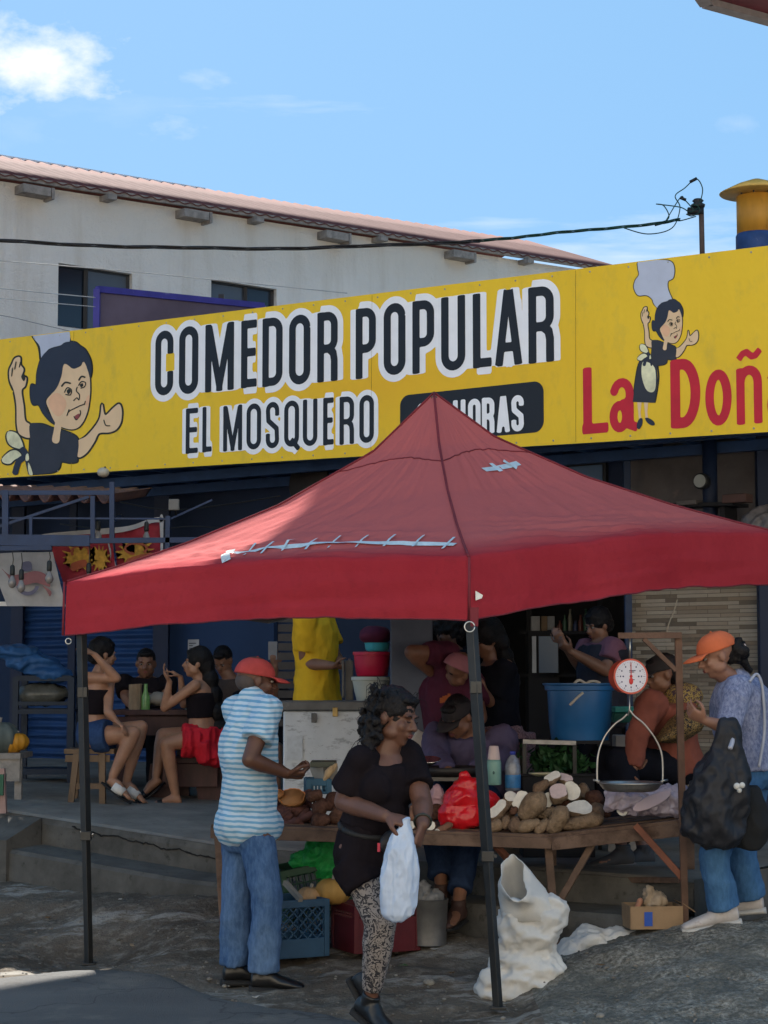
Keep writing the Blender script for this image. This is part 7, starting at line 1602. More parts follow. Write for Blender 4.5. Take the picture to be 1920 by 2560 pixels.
bm = BM(); a, b = q7(1060, 755, -.2), q7(1300, 690, -.2); loft(bm, [(a, V((0, .12, 0)), V((0, 0, .02))), (a.lerp(b, .5) + V((0, 0, .04)), V((0, .15, 0)), V((0, 0, .09))), (b + V((0, 0, .05)), V((0, .12, 0)), V((0, 0, .075)))], 16); me = bake(bm, .010, 2); fold(me, .010, (10, 10, 10)); part('lap_cloth', me, mprint('lap_cloth_print', (.012, .010, .010), (.26, .16, .05), 50), p14, True)
bm = BM(); torso(bm, S, -.2, .03, .02); [(rcone(bm, h, k_, .11, .09), rcone(bm, k_, a_ + V((0, 0, .06)), .085, .06, flat=True)) for h, k_, a_ in ((S.hipR, kR, aR), (S.hipL, kL, aL))]; garment(p14, 'leggings', bm, cnavy, .012, 2, .005)
hair_cap(p14, S, 1.0, vol=.0, amp=.005, vox=.011); cap_hat(p14, S, mat('cap_black', (.02, .016, .018), .8), 1.07, 0, .024, lab='black cap with short brim')
for a_ in (aR, aL): shoe(p14, a_, (-.95, -.25, -.05), mat('sneaker_grey', (.05, .05, .055), .7), mat('sole_pale', (.28, .23, .21), .7), .27, .04, name='sneaker')
bs = thing('bench', 'low brown plank bench under the woman in the rusty top', 'bench', (S.pel.x, S.pel.y + .05, plat(S.pel.x, S.pel.y))); bm = BM(); box(bm, V((S.pel.x + .05, S.pel.y + .05, S.pel.z - .15)), (.7, .3, .04)); part('seat', bm, mwood, bs)
for sx in (-.25, .35): bm = BM(); p = V((S.pel.x + sx, S.pel.y + .05, S.pel.z - .16)); beam(bm, V((p.x, p.y, plat(p.x, p.y))), p, .26, .05); part('leg', bm, mwood, bs)

# ------------------------------------------------------------------ market table
mtab = mat('table_wood_worn', (.125, .080, .058), .85, .4, 5, .5, 60, .008, dirt=(.07, .04, .028), ds=9, dth=.5, vst=(1, 1, 1)); mtab_o = mat('table_brace_orange', (.20, .075, .045), .8, .25, 8, .3, 50)
tF = [V((-.92, 10.74, .748)), V((.88, 10.62, .702)), V((1.60, 10.40, .800))]; tB = [V((-.88, 11.44, .755)), V((.96, 11.34, .715)), V((1.74, 11.12, .805))]
tbl = thing('market_table', 'rough wooden market table carrying roots and yams under the red canopy', 'table', (.3, 10.8, .0))
for i in range(2):
    for j in range(5):
        bm = BM(); a, b = tF[i].lerp(tB[i], (j + .5) / 5), tF[i + 1].lerp(tB[i + 1], (j + .5) / 5); g = .002 * ((j * 7 + i) % 3); d_ = (b - a).normalized(); beam(bm, a + V((0, 0, -.016 + g)), b + V((0, 0, -.016 + g)) - d_ * (.002 if i else .004), .134, .026); bevel(part('plank', bm, mtab, tbl), .003)
bm = BM(); beam(bm, tF[0] + V((0, -.012, -.045)), tF[1] + V((-.003, -.012, -.045)), .028, .058); beam(bm, tF[1] + V((0, -.012, -.05)), tF[2] + V((0, -.012, -.05)), .028, .065); beam(bm, tB[0] - V((0, 0, .06)), tB[1] - V((0, 0, .06)), .03, .05); beam(bm, tB[1] - V((-.01, 0, .06)), tB[2] - V((0, 0, .06)), .03, .05)
o = part('apron', bm, mtab, tbl); bevel(o, .003)
def tleg(p0, p1, w, m=mtab, nm='leg', up=V((0, 0, 1))): bm = BM(); beam(bm, p0, p1, w, up=up); bevel(part(nm, bm, m, tbl), .003)
f0 = P(567, 2409, 10.72); tleg(f0, P(545, 2052, 10.72), .048)
f1 = P(1392, 2415, 10.66); f1.z = gz(f1.x, f1.y); tleg(f1, P(1370, 2108, 10.66), .042)
for i, (x, y) in enumerate(((-.86, 11.40), (.94, 11.30), (1.68, 11.1))): tleg(V((x, y, (gz(x, y) if y < edge_y(x) - .3 else plat(x, y)) - .02)), V((x, y, .69)), .045)
tleg(P(1225, 2098, 10.70), P(1310, 2190, 10.9), .032, mtab_o, 'brace'); tleg(P(1500, 2078, 10.60), P(1398, 2255, 10.66), .036, mtab, 'brace'); tleg(P(1588, 2062, 10.42), P(1708, 2196, 10.38), .034, mtab_o, 'brace'); tleg(P(548, 2230, 10.74), P(600, 2090, 10.8), .03, mtab, 'brace'); tleg(P(1545, 2200, 10.9), P(1700, 2200, 10.5), .03, mtab, 'brace')
# scale post
gp = thing('scale_post', 'weathered wooden post with cross arm carrying the hanging scale', 'post', P(1713, 2338, 10.36)); pf = P(1713, 2342, 10.36); pf.z = gz(pf.x, pf.y) - .02; mpw = mat('post_wood', (.125, .072, .05), .85, .35, 6, .5, 60, .008)
bm = BM(); beam(bm, pf, P(1695, 1583, 10.36), .034); part('upright', bm, mpw, gp); bm = BM(); beam(bm, P(1545, 1589, 10.33), P(1703, 1588, 10.33), .03, .03); part('cross_arm', bm, mpw, gp); bm = BM(); beam(bm, P(1609, 1597, 10.33), P(1690, 1676, 10.345), .022); part('brace', bm, mpw, gp)
bm = BM(); tube(bm, cr([P(1693, 1500, 10.6), P(1684, 1530, 10.5), P(1672, 1560, 10.4), P(1664, 1592, 10.33)], 6), .0035, 6); o = part('rope', bm, mat('rope_tan', (.25, .19, .12), .9), None, loc=P(1693, 1500, 10.6)); tag(o, 'thin tan rope tying the scale post to the canopy', 'rope')
# hanging scale
SC = P(1575, 1691, 10.33); sc_ = thing('hanging_scale', 'red hanging dial scale with a metal pan on a wire bail', 'scale', SC); ax_ = V((.16, -1, 0)).normalized(); k_ = 10.33 / 5000 * .90
bm = BM(); lathe(bm, SC, [(40 * k_, .11), (46 * k_, .105), (47 * k_, .0), (49 * k_, -.006), (49 * k_, -.014), (43 * k_, -.014)], 40, -ax_); part('drum', bm, mat('scale_red', (.50, .06, .03), .4, .15, 9, spec=.5), sc_, True).modifiers.new('e', 'EDGE_SPLIT')
bm = BM(); lathe(bm, SC + ax_ * .0145, [(44 * k_, 0), (44 * k_, .003)], 40, ax_); dl = part('dial', bm, mat('dial_white', (.62, .60, .66), .4, .05), sc_)
sx_ = V((1, .16, 0)).normalized(); uz = V((0, 0, 1)); bm = BM()
for i in range(48):
    a = 2 * math.pi * i / 48; r0 = (38.5 if i % 4 else 35) * k_; c = SC + ax_ * .0185; e1 = c + (sx_ * math.sin(a) + uz * math.cos(a)) * r0; e2 = c + (sx_ * math.sin(a) + uz * math.cos(a)) * 41 * k_; beam(bm, e1, e2, .0010 if i % 4 else .002, .001, up=ax_)
for i in range(12):
    a = 2 * math.pi * i / 12; c = SC + ax_ * .0185 + (sx_ * math.sin(a) + uz * math.cos(a)) * 30 * k_; box(bm, c, (.006, .001, .008))
for s in (-1, 1): ell(bm, SC + ax_ * .0185 + sx_ * s * 22 * k_, (sx_ * .0045, ax_ * .001, uz * .0045), 10, 5)
for z, w in ((16, 26), (12, 18), (-9, 20)): box(bm, SC + ax_ * .0185 + uz * z * k_, (w * k_, .001, .004))
part('dial_markings', bm, mat('ink_blue', (.05, .05, .12), .5), dl)
bm = BM(); beam(bm, SC + ax_ * .021 + uz * 38 * k_, SC + ax_ * .021 - uz * 8 * k_, .0035, .002, up=ax_); ell(bm, SC + ax_ * .021 - uz * 13 * k_, (sx_ * .011, ax_ * .002, uz * .018), 12, 6); ell(bm, SC + ax_ * .021, (sx_ * .008, ax_ * .003, uz * .008), 12, 6); part('needle', bm, mat('needle_red', (.5, .02, .02), .4), dl)
mst_ = mat('steel_dull', (.42, .40, .37), .35, .2, 20, metal=.9); bm = BM(); tube(bm, [P(1575, 1645, 10.33), P(1575, 1595, 10.33)], .005, 8); tube(bm, [P(1574, 1738, 10.33), P(1574, 1772, 10.33), P(1570, 1790, 10.33)], .004, 8)
tube(bm, cr([P(1568, 1785, 10.33), P(1556, 1797, 10.33), P(1535, 1812, 10.33), P(1510, 1845, 10.33), P(1495, 1890, 10.33), P(1493, 1950, 10.33), P(1497, 1953, 10.33)], 8), .0055, 8); tube(bm, cr([P(1574, 1775, 10.33), P(1586, 1790, 10.33), P(1612, 1812, 10.33), P(1640, 1850, 10.33), P(1655, 1890, 10.33), P(1657, 1950, 10.33), P(1652, 1953, 10.33)], 8), .0055, 8)
part('bail', bm, mst_, sc_, True)
bm = BM(); pc = P(1576, 1958, 10.33); lathe(bm, pc - V((0, 0, .085)), [(.12, .045), (.14, .055), (.155, .075), (.160, .082), (.166, .085), (.166, .092), (.156, .088), (.15, .07), (.12, .055), (.001, .052)], 40); beam(bm, P(1483, 1950, 10.33), P(1500, 1953, 10.33), .01); beam(bm, P(1652, 1953, 10.33), P(1670, 1950, 10.33), .01); part('pan', bm, mst_, sc_, True)

# ------------------------------------------------------------------ roots, yams and pumpkins
myam = mat('yam_skin', (.26, .185, .130), .95, .4, 16, .9, 60, .02, rand=.45, spec=.1, dirt=(.30, .235, .165), ds=22, dth=.6); myam_r = mat('yam_skin_reddish', (.125, .065, .048), .95, .4, 16, .9, 60, .02, rand=.4, spec=.1, dirt=(.17, .10, .08), ds=20, dth=.6)
mflesh = mat('yam_flesh_white', (.72, .69, .62), .7, .12, 30, .3, 60, dirt=(.52, .45, .36), ds=16, dth=.62); mfl_p = mat('yam_flesh_pinkish', (.60, .47, .46), .7, .12, 30, .3, 60)
mroot = mat('root_dark_red', (.085, .034, .028), .8, .4, 16, .6, 70, .01); morg = mat('pumpkin_flesh', (.66, .20, .035), .6, .15, 30, .5, 50, dirt=(.72, .34, .10), ds=20, dth=.58)
def yam(name, label, c, L, w, ang, m, cut=None, seed=0, group=None, mf=None, taper=0.0, dirv=None, cat='yam'):
    """half length L, half width w, leaning by ang in the upright plane; cut = (normal, offset) slices a pale face"""
    d = dirv.normalized() if dirv is not None else V((math.cos(R(ang)), .18 * math.sin(seed * 2.3), math.sin(R(ang)))).normalized(); u, v = frame_of(d); rs = []
    for i in range(15):
        t = -1 + 2 * i / 14; rr = w * max(.04, (1 - abs(t) ** 2.6)) ** .5 * (1 + .10 * math.sin(t * 4 + seed)) * (1 - taper * t); rs.append((c + d * L * t, u * rr, v * rr * .92))
    bm = BM(); loft(bm, rs, 20); me = smoothmesh(bm); fold(me, w * .16, (.9 / w, .9 / w, .9 / w), seed=seed); fold(me, w * .05, (3 / w, 3 / w, 3 / w), seed=seed + 3)
    o = None
    if cut:
        n = V(cut[0]).normalized(); p = c + n * cut[1]; bm = BM(); bm.from_mesh(me); bmesh.ops.bisect_plane(bm, geom=bm.verts[:] + bm.edges[:] + bm.faces[:], plane_co=p, plane_no=n, clear_outer=True)
        be = [e for e in bm.edges if e.is_boundary]; me2 = BM(); mp = {}
        loops = bmesh.ops.holes_fill(bm, edges=be, sides=0)['faces']
        for fc in loops: me2.faces.new([me2.verts.new(v_.co + n * (.0015 + .002 * noise.noise(v_.co * 90)) - n * 0) for v_ in fc.verts])
        o = part(name, bm, m, None, True, loc=c); 
        if loops: 
            bmesh.ops.triangulate(me2, faces=me2.faces[:]); ch = part('cut_face', me2, mf or mflesh, o)
            solid(ch, .002)
    else: o = part(name, me, m, None, True, loc=c)
    return tag(o, label, cat, group)
k2 = .3195 / 467
UPC = (0, -.72, .69); 
YL = [ # cx cy half-length half-width angle depth cut label material taper
 (28, 512, 62, 48, 20, .05, None, 'brown yam in the bottom row, half hidden by the front canopy leg', 0, 0),
 (108, 488, 56, 36, 78, .05, None, 'narrow upright brown yam in the bottom row right of the front canopy leg', 0, 0),
 (178, 508, 66, 50, 95, .03, None, 'blunt upright brown yam at the front of the bottom row', 0, 0),
 (285, 512, 100, 50, 14, .02, None, 'egg shaped brown yam lying along the table edge', 0, 0),
 (390, 520, 76, 44, 42, .03, None, 'small slanting brown yam left of the big tapered one', 0, 0),
 (515, 470, 122, 74, 62, .02, None, 'big tapered brown yam standing at the front of the pile', 0, .0),
 (700, 488, 180, 58, 9, .05, None, 'long thick brown yam lying flat at the right end of the bottom row', 0, -.15),
 (312, 362, 132, 84, 46, .07, None, 'largest plump brown yam leaning in the middle of the pile', 0, 0),
 (425, 415, 80, 44, 25, .14, None, 'small dark yam squeezed behind the plump one', 0, 0),
 (168, 395, 36, 33, 30, .08, None, 'tiny round brown yam above the bottom row', 1, 0),
 (52, 395, 95, 62, 52, .08, ((-.55, -.66, .5), .020), 'yam with a crescent white cut face beside the front canopy leg', 0, 0),
 (135, 315, 80, 58, 60, .14, ((.1, -.62, .78), .020), 'yam with a square white cut top at the left of the pile', 0, 0),
 (232, 320, 78, 66, 50, .11, ((-.25, -.9, .35), .012), 'yam with a broad white cut face behind the plump one', 0, 0),
 (432, 318, 66, 46, 80, .16, ((.3, -.92, .2), .006), 'yam with a narrow white cut face in the centre of the pile', 0, 0),
 (515, 262, 86, 74, 70, .14, ((-.1, -.70, .70), .018), 'yam near the top with a ragged pinkish white cut face', 0, 0),
 (628, 245, 84, 70, 120, .18, ((-.2, -.95, .2), .022), 'yam near the top right with a pale cut side', 0, 0),
 (385, 208, 74, 46, 35, .18, None, 'brown yam near the top left of the pile', 0, 0),
 (474, 140, 70, 50, 40, .20, ((-.2, -.55, .8), .010), 'topmost yam with a white cut face', 0, 0),
 (570, 150, 62, 46, -30, .24, ((.1, -.6, .8), .010), 'topmost right yam with a pinkish cut end', 0, 0),
 (678, 385, 108, 72, 8, .08, ((.05, -.66, .75), .014), 'yam with the largest oval white cut face at the right of the pile', 0, 0),
 (805, 305, 82, 66, -35, .20, None, 'reddish brown yam at the upper right of the pile', 1, 0),
 (815, 410, 74, 66, -60, .12, None, 'round brown yam at the lower right of the pile', 0, 0),
 (888, 400, 52, 46, 80, .16, None, 'small reddish yam at the right end of the pile', 1, 0),
 (700, 250, 70, 56, 60, .30, None, 'dark yam deep at the back of the pile', 0, 0),
 (560, 340, 60, 50, 30, .22, None, 'brown yam hidden in the middle behind the tapered one', 1, 0),
 (120, 440, 60, 48, 20, .18, None, 'brown yam under the square cut one', 0, 0),
 (620, 420, 70, 60, 30, .20, None, 'brown yam filling under the oval cut one', 0, 0),
 (320, 470, 70, 50, 30, .18, None, 'brown yam filling under the plump one', 0, 0)]
for i, (cx, cy, L, w, ang, dd, cut, lab, rd, tp) in enumerate(YL):
    c = Q(c2, cx, cy, 10.68 + dd * .9); yam('yam', lab, c, L * k2 * 1.02, w * k2 * 1.05, ang, myam_r if rd else myam, cut, i, 'brown yams piled on the market table', mfl_p if i in (14, 18) else None, tp)
# lone root at the right with a white end
yam('cassava', 'grey root with a round white cut end under the plastic on the tilted plank', Q(c2, 1035, 392, 10.62), .052, .032, 0, mat('root_grey', (.16, .13, .13), .8, .3, 14), ((-.5, -.85, -.1), .026), 77, cat='root', dirv=V((.55, .8, .1)))
# left heap
kc = .3737 / 460
for i, (cx, cy, L, w, ang, lab) in enumerate(((325, 545, 66, 62, 20, 'round brown yam at the front of the left heap'), (325, 452, 66, 58, 40, 'round brown yam in the middle of the left heap'), (285, 372, 56, 44, 10, 'dark brown yam at the top of the left heap'), (445, 505, 68, 66, 60, 'big brown yam beside the waist of the woman in black'), (400, 410, 70, 50, 60, 'brown yam behind the elbow of the woman in black'), (1105, 480, 60, 52, 60, 'brown yam left of the red plastic bag'))):
    yam('yam', lab, Q(c1, cx, cy, 10.86 + .06 * (i > 0)), L * kc, w * kc, ang, myam_r, None, 40 + i, 'brown yams on the left part of the market table')
rn = random.Random(11); proto = None
for i in range(34):
    rowz = i % 4; cx = rn.uniform(25, 265) - rowz * 4; cy = 570 - rowz * 52 + rn.uniform(-16, 16)
    if cy < 440 and cx > 230: continue
    p = Q(c1, cx, cy, 10.88 + rowz * .05 + rn.uniform(0, .08)); ang = rn.uniform(-50, 50)
    if i < 6:
        o = yam('root', 'small dark red root in the heap under the cut pumpkin', V((0, 0, 0)), (.045 + .006 * i), .020 + .002 * (i % 3), 0, mroot, None, 60 + i, 'small dark red roots heaped left of the yams', cat='root'); PR = globals().setdefault('PR', []); PR.append(o); c_ = o
    else: c_ = dup(PR[i % len(PR)])
    c_.location = p; c_.rotation_euler = (rn.uniform(0, 6), R(ang), rn.uniform(-.6, .6)); s = rn.uniform(.85, 1.3); c_.scale = (s, s, s)
# pumpkin halves
def half_pump(cx, cy, w, lab, seed):
    c = Q(c1, cx, cy, 10.98); bm = BM(); ribbed(bm, (0, 0, 0), w, w * .75, 10); me = smoothmesh(bm); bm = BM(); bm.from_mesh(me); n = V((-.12, -.72, .68)).normalized(); bmesh.ops.bisect_plane(bm, geom=bm.verts[:] + bm.edges[:] + bm.faces[:], plane_co=n * w * .10, plane_no=n, clear_outer=True)
    bmesh.ops.translate(bm, verts=bm.verts[:], vec=c); fl = bmesh.ops.holes_fill(bm, edges=[e for e in bm.edges if e.is_boundary], sides=0)['faces']; m2 = BM()
    for fc in fl: cen = fc.calc_center_median(); vs = [m2.verts.new(v_.co + n * .002) for v_ in fc.verts]; iv = [m2.verts.new(cen + (v_.co - cen) * .55 - n * .018) for v_ in fc.verts]; N = len(vs); [m2.faces.new((vs[j], vs[(j + 1) % N], iv[(j + 1) % N], iv[j])) for j in range(N)]; m2.faces.new(iv)
    o = part('pumpkin', bm, mat('pumpkin_rind_brown', (.26, .12, .04), .6, .3, 8), None, True, loc=c); tag(o, lab, 'pumpkin'); part('cut_flesh', m2, morg, o, True)
half_pump(135, 385, .073, 'half pumpkin showing bright orange flesh on top of the left heap', 1); half_pump(35, 360, .035, 'small wedge of orange pumpkin half hidden by the man in the striped polo', 2)
# cassava pieces with white ends
for i, (cx, cy, L, w, dv, cut, lab) in enumerate(((950, 565, .05, .022, (.7, .7, .1), ((-.6, -.8, 0), .02), 'brown root with white cut end left of the bag holding hand'), (1062, 570, .04, .026, (.3, .9, .1), ((-.2, -.95, 0), .012), 'brown root with white oval end right of the bracelet'), (1150, 590, .06, .023, (.75, .6, .35), ((-.6, -.7, -.4), .045), 'brown root with a round white tip lying before the red bag'), (945, 490, .05, .03, (.2, .5, .8), None, 'tan root standing behind the hand with the bag'), (1010, 600, .05, .024, (1, .2, .1), None, 'brown root lying behind the wrist with the bracelet'))):
    yam('root', lab, Q(c1, cx, cy, 10.74 + (.06 if i > 2 else 0)), L, w, 0, mat('cassava_skin', (.19, .095, .06), .85, .3, 14, .5, 60), cut, 90 + i, None, mflesh, 0, V(dv), 'root')
# bags
def crumple(name, label, cat, pieces, m, amp=.02, sc=12, vox=.008, loc=None, ridged=True, seed=1, lo=.4):
    bm = BM(); c0 = pieces[0][0]
    for c, a, b, h in pieces: ell(bm, c, (V((a, 0, 0)), V((0, b, 0)), V((0, 0, h))), 16, 10)
    me = bake(bm, vox, 2); fold(me, amp, (sc, sc, sc), ridged=ridged, seed=seed); fold(me, amp * lo, (sc * 2.6,) * 3, ridged=ridged, seed=seed + 4); o = part(name, me, m, None, True, loc=loc or c0); return tag(o, label, cat)
q1 = lambda x, y, d=0: Q(c1, x, y, 10.85 + d)
crumple('plastic_bag', 'shiny red knotted plastic bag bulging on the market table', 'bag', [(q1(1270, 500), .125, .09, .085), (q1(1275, 390), .105, .08, .09), (q1(1290, 310), .085, .06, .05), (q1(1420, 440, .05), .085, .08, .08), (q1(1300, 262), .02, .02, .045), (q1(1275, 235), .022, .012, .016), (q1(1190, 560), .05, .05, .03)], mat('bag_red', (.62, .010, .018), .30, .15, 9, .2, 50, spec=.55, trans=.15), .016, 8, .007, lo=.3)
crumple('plastic_bag', 'small limp pink translucent bag between the woman in black and the red bag', 'bag', [(q1(1105, 370, .08), .045, .03, .06), (q1(1110, 430, .08), .035, .03, .05)], mat('bag_pink_pale', (.50, .32, .36), .4, .15, 12, trans=.3), .010, 20)
q2 = lambda x, y, d=0: Q(c2, x, y, 10.62 + d)
crumple('plastic_sheet', 'heap of thin pinkish white plastic bags lying under the scale pan', 'plastic bags', [(q2(1000, 300), .085, .09, .055), (q2(1130, 330), .11, .10, .06), (q2(1280, 330), .11, .10, .065), (q2(1420, 310), .085, .09, .075), (q2(1480, 290), .05, .07, .06), (q2(1390, 400), .10, .08, .025), (q2(1240, 250), .12, .07, .03), (q2(940, 340), .04, .06, .04)], mat('plastic_lilac', (.58, .50, .58), .25, .28, 9, .3, 60, trans=.25, spec=.6), .022, 13, .007, None, True, 7)
bm = BM(); c = q2(1250, 320, -.11); loft(bm, [(c + V((0, -.01, 0)), V((.10, 0, .045)), V((-.01, 0, .03))), (c + V((0, .01, 0)), V((.10, 0, .045)), V((-.01, 0, .03)))], 24); o = part('foam_plate', bm, mat('foam_pink_white', (.58, .48, .56), .6, .08), None, loc=c); tag(o, 'oval pinkish foam plate leaning on the plastic bags', 'plate'); bevel(o, .004)
# trays, crate and dish behind
qd = lambda x, y, d=0: Q(c1, x, y, 11.25 + d)
tr = thing('produce_tray', 'grey green lidded tray with pale sides behind the left heap', 'tray', qd(340, 230)); a, b = qd(262, 175), qd(420, 175); bm = BM(); box(bm, (a + b) / 2 + V((0, .1, .01)), ((b - a).length * 1.08, .26, .03)); bevel(part('lid', bm, mat('tray_olive', (.075, .085, .065), .6), tr), .004)
bm = BM(); loft(bm, [((a + b) / 2 + V((.01, .1, -.09)), V((.055, 0, 0)) * 1.1, V((0, .11, 0))), ((a + b) / 2 + V((0, .1, -.005)), V((.083, 0, 0)), V((0, .13, 0)))], 4); part('side', bm, mat('tray_pale', (.30, .28, .24), .7), tr)
def crate(name, label, c, sx, sy, sz, rz, m, grp=None, nx=8, nz=4, band=.3, th=.012, diag=False, tiltx=0, tilty=0):
    """open plastic crate: floor, rim, base band and latticed sides; built of real bars"""
    M = Matrix.Rotation(rz, 3, 'Z') @ Matrix.Rotation(tiltx, 3, 'X') @ Matrix.Rotation(tilty, 3, 'Y'); t = thing(name, label, 'crate', c, grp); T = lambda x, y, z: V(c) + M @ V((x, y, z)); bm = BM()
    box(bm, T(0, 0, .008), (sx - .01, sy - .01, .012), M=M)
    for s in (-1, 1):
        box(bm, T(0, s * sy / 2, sz * band / 2), (sx, th, sz * band), M=M); box(bm, T(s * sx / 2, 0, sz * band / 2), (th, sy - th, sz * band), M=M); box(bm, T(0, s * sy / 2, sz - .02), (sx + .01, th * 1.6, .04), M=M); box(bm, T(s * sx / 2, 0, sz - .02), (th * 1.6, sy - th * 1.7, .04), M=M)
        for s2 in (-1, 1): box(bm, T(s * sx / 2 * .985, s2 * sy / 2 * .98, sz / 2), (.03, .03, sz - .004), M=M)
    bevel(part('shell', bm, m, t), .003); bm = BM(); z0, z1 = sz * band, sz - .04
    for s in (-1, 1):
        for ln, axf in ((sx, lambda u, z: T(u, s * sy / 2 * .997, z)), (sy, lambda u, z: T(s * sx / 2 * .997, u, z))):
            if diag:
                n = int(ln / .05)
                for i in range(-3, n + 1):
                    for sg in (-1, 1):
                        u0 = -ln / 2 + i * ln / n; u1 = u0 + (z1 - z0); 
                        if sg < 0: u0, u1 = u1, u0
                        za, zb_ = z0, z1; cl = lambda u: max(-ln / 2, min(ln / 2, u))
                        if (u0 < -ln / 2 and u1 < -ln / 2) or (u0 > ln / 2 and u1 > ln / 2): continue
                        du = u1 - u0; ta = (cl(u0) - u0) / du; tb_ = (cl(u1) - u0) / du; beam(bm, axf(cl(u0), z0 + (z1 - z0) * ta), axf(cl(u1), z0 + (z1 - z0) * tb_), .007, .006)
            else:
                for i in range(1, nx): beam(bm, axf(-ln / 2 + i * ln / nx, z0), axf(-ln / 2 + i * ln / nx, z1), .008, .006)
                for j in range(1, nz): beam(bm, axf(-ln / 2, z0 + (z1 - z0) * j / nz), axf(ln / 2, z0 + (z1 - z0) * j / nz), .008, .006)
    part('lattice', bm, m, t); return t
crate('crate', 'small teal blue crate with slatted side between the freezer and the left heap', qd(305, 355), .115, .2, .085, .1, mat('crate_teal', (.02, .085, .15), .5), None, 6, 1, .15)
yam('root', 'pale knobbly ginger like root leaning on the grey green tray', qd(375, 225, -.1), .05, .020, 60, mat('root_pale', (.42, .30, .17), .8, .3, 20), None, 120, cat='root'); yam('root', 'second pale root behind the sleeve of the woman in black', qd(400, 200, -.08), .045, .018, 50, mat('root_pale', (.42, .30, .17), .8), None, 121, cat='root')
bm = BM(); c = qd(1050, 160); lathe(bm, c, [(.03, 0), (.055, .018), (.068, .028), (.064, .028), (.03, .006), (.001, .005)], 28, V((0, -.25, 1))); o = part('dish', bm, mat('steel_bright', (.8, .8, .78), .2, metal=1), None, True, loc=c); tag(o, 'small shiny steel dish in front of the vendor in purple', 'dish')
bm = BM(); c = qd(1190, 262, .05); lathe(bm, c, [(.12, 0), (.19, .03), (.205, .07), (.195, .07), (.12, .012), (.001, .01)], 32); o = part('black_pan', bm, mat('pan_black', (.015, .013, .014), .5), None, True, loc=c); tag(o, 'wide black pan on the table before the vendor in purple', 'pan')
bm = BM(); beam(bm, qd(1020, 262, -.1), qd(1385, 262, -.1), .02, .02); o = part('metal_bar', bm, mat('bar_grey', (.12, .11, .10), .5), None, loc=qd(1200, 262, -.1)); tag(o, 'thin grey metal bar running behind the red plastic bag', 'bar')
# thermos and bottle
bt = q4y(11.05); c = bt(650, 1112); th_ = thing('thermos', 'pale teal thermos with a pinkish white cap right of the front canopy leg', 'thermos', c); bm = BM(); k_ = .3617 * 11.05 / 5000
lathe(bm, c, [(46 * k_, 0), (50 * k_, 5 * k_), (50 * k_, 150 * k_), (44 * k_, 172 * k_)], 28); part('flask', bm, mat('thermos_teal', (.17, .33, .30), .4, .08), th_, True); bm = BM(); lathe(bm, c, [(43 * k_, 172 * k_), (44 * k_, 178 * k_), (32 * k_, 262 * k_), (28 * k_, 266 * k_)], 28); part('cap', bm, mat('thermos_cap', (.52, .42, .42), .5, .05), th_, True)
bm = BM(); ell(bm, c + V((-.004, -50 * k_, 85 * k_)), (V((.006, 0, 0)), V((0, .002, 0)), V((0, 0, .009))), 10, 6); part('logo_dot', bm, mat('ink_teal', (.04, .10, .10), .5), th_)
c = bt(780, 1152, .04); wb_ = thing('water_bottle', 'clear water bottle with blue label beside the teal thermos', 'bottle', c); bm = BM(); lathe(bm, c, [(50 * k_, 0), (54 * k_, 6 * k_), (54 * k_, 165 * k_), (40 * k_, 215 * k_), (18 * k_, 240 * k_), (16 * k_, 250 * k_)], 28); part('flask', bm, mat('bottle_clear', (.17, .19, .24), .15, .3, 30, spec=.6), wb_, True)
bm = BM(); lathe(bm, c, [(55 * k_, 20 * k_), (55.5 * k_, 24 * k_), (55.5 * k_, 105 * k_), (55 * k_, 110 * k_)], 28); part('label', bm, mat('label_blue', (.03, .15, .36), .4, .3, 25), wb_, True); bm = BM(); lathe(bm, c, [(20 * k_, 246 * k_), (20 * k_, 266 * k_), (16 * k_, 270 * k_)], 18); part('cap', bm, mat('cap_blue', (.03, .05, .35), .4), wb_, True)
# bucket on its stand
qs = q4y(11.75); st = thing('metal_stand', 'dark metal stand with a pale top edge carrying the blue tub', 'stand', V((qs(1030, 900).x, 11.85, plat(.9, 11.8)))); a, b = qs(850, 812), qs(1215, 822)
bm = BM(); beam(bm, a, b, .03, .024); part('top_edge', bm, mat('pale_edge', (.42, .40, .37), .6, .25, 20), st); b_r = b + V((.22, .28, 0)); bm = BM(); box(bm, (a + b) / 2 + V((.10, .22, -.002)), ((b - a).length + .2, .40, .018)); part('board', bm, mdk, st)
for p in (a + V((.008, 0, 0)), b - V((.008, 0, 0)), a + V((.02, .42, 0)), b + V((.18, .42, 0))): bm = BM(); beam(bm, V((p.x, p.y, plat(p.x, p.y))), p - V((0, 0, .014)), .022); part('leg', bm, mat('steel_black', (.03, .03, .03), .5), st)
c = qs(1245, 805, .26); k_ = .3617 * 12.01 / 5000; bk = thing('blue_tub', 'large round blue plastic tub with rope handles on the metal stand', 'tub', c); bm = BM(); lathe(bm, c, [(190 * k_, 0), (198 * k_, 5 * k_), (212 * k_, 120 * k_), (213 * k_, 122 * k_), (224 * k_, 340 * k_), (240 * k_, 345 * k_), (243 * k_, 375 * k_), (256 * k_, 384 * k_), (256 * k_, 392 * k_), (232 * k_, 392 * k_), (215 * k_, 300 * k_), (180 * k_, 12 * k_), (1 * k_, 10 * k_)], 48); o = part('shell', bm, mat('tub_blue', (.015, .11, .30), .38, .15, 4, .1, 60, spec=.5), bk, True); o.modifiers.new('e', 'EDGE_SPLIT').split_angle = R(40)
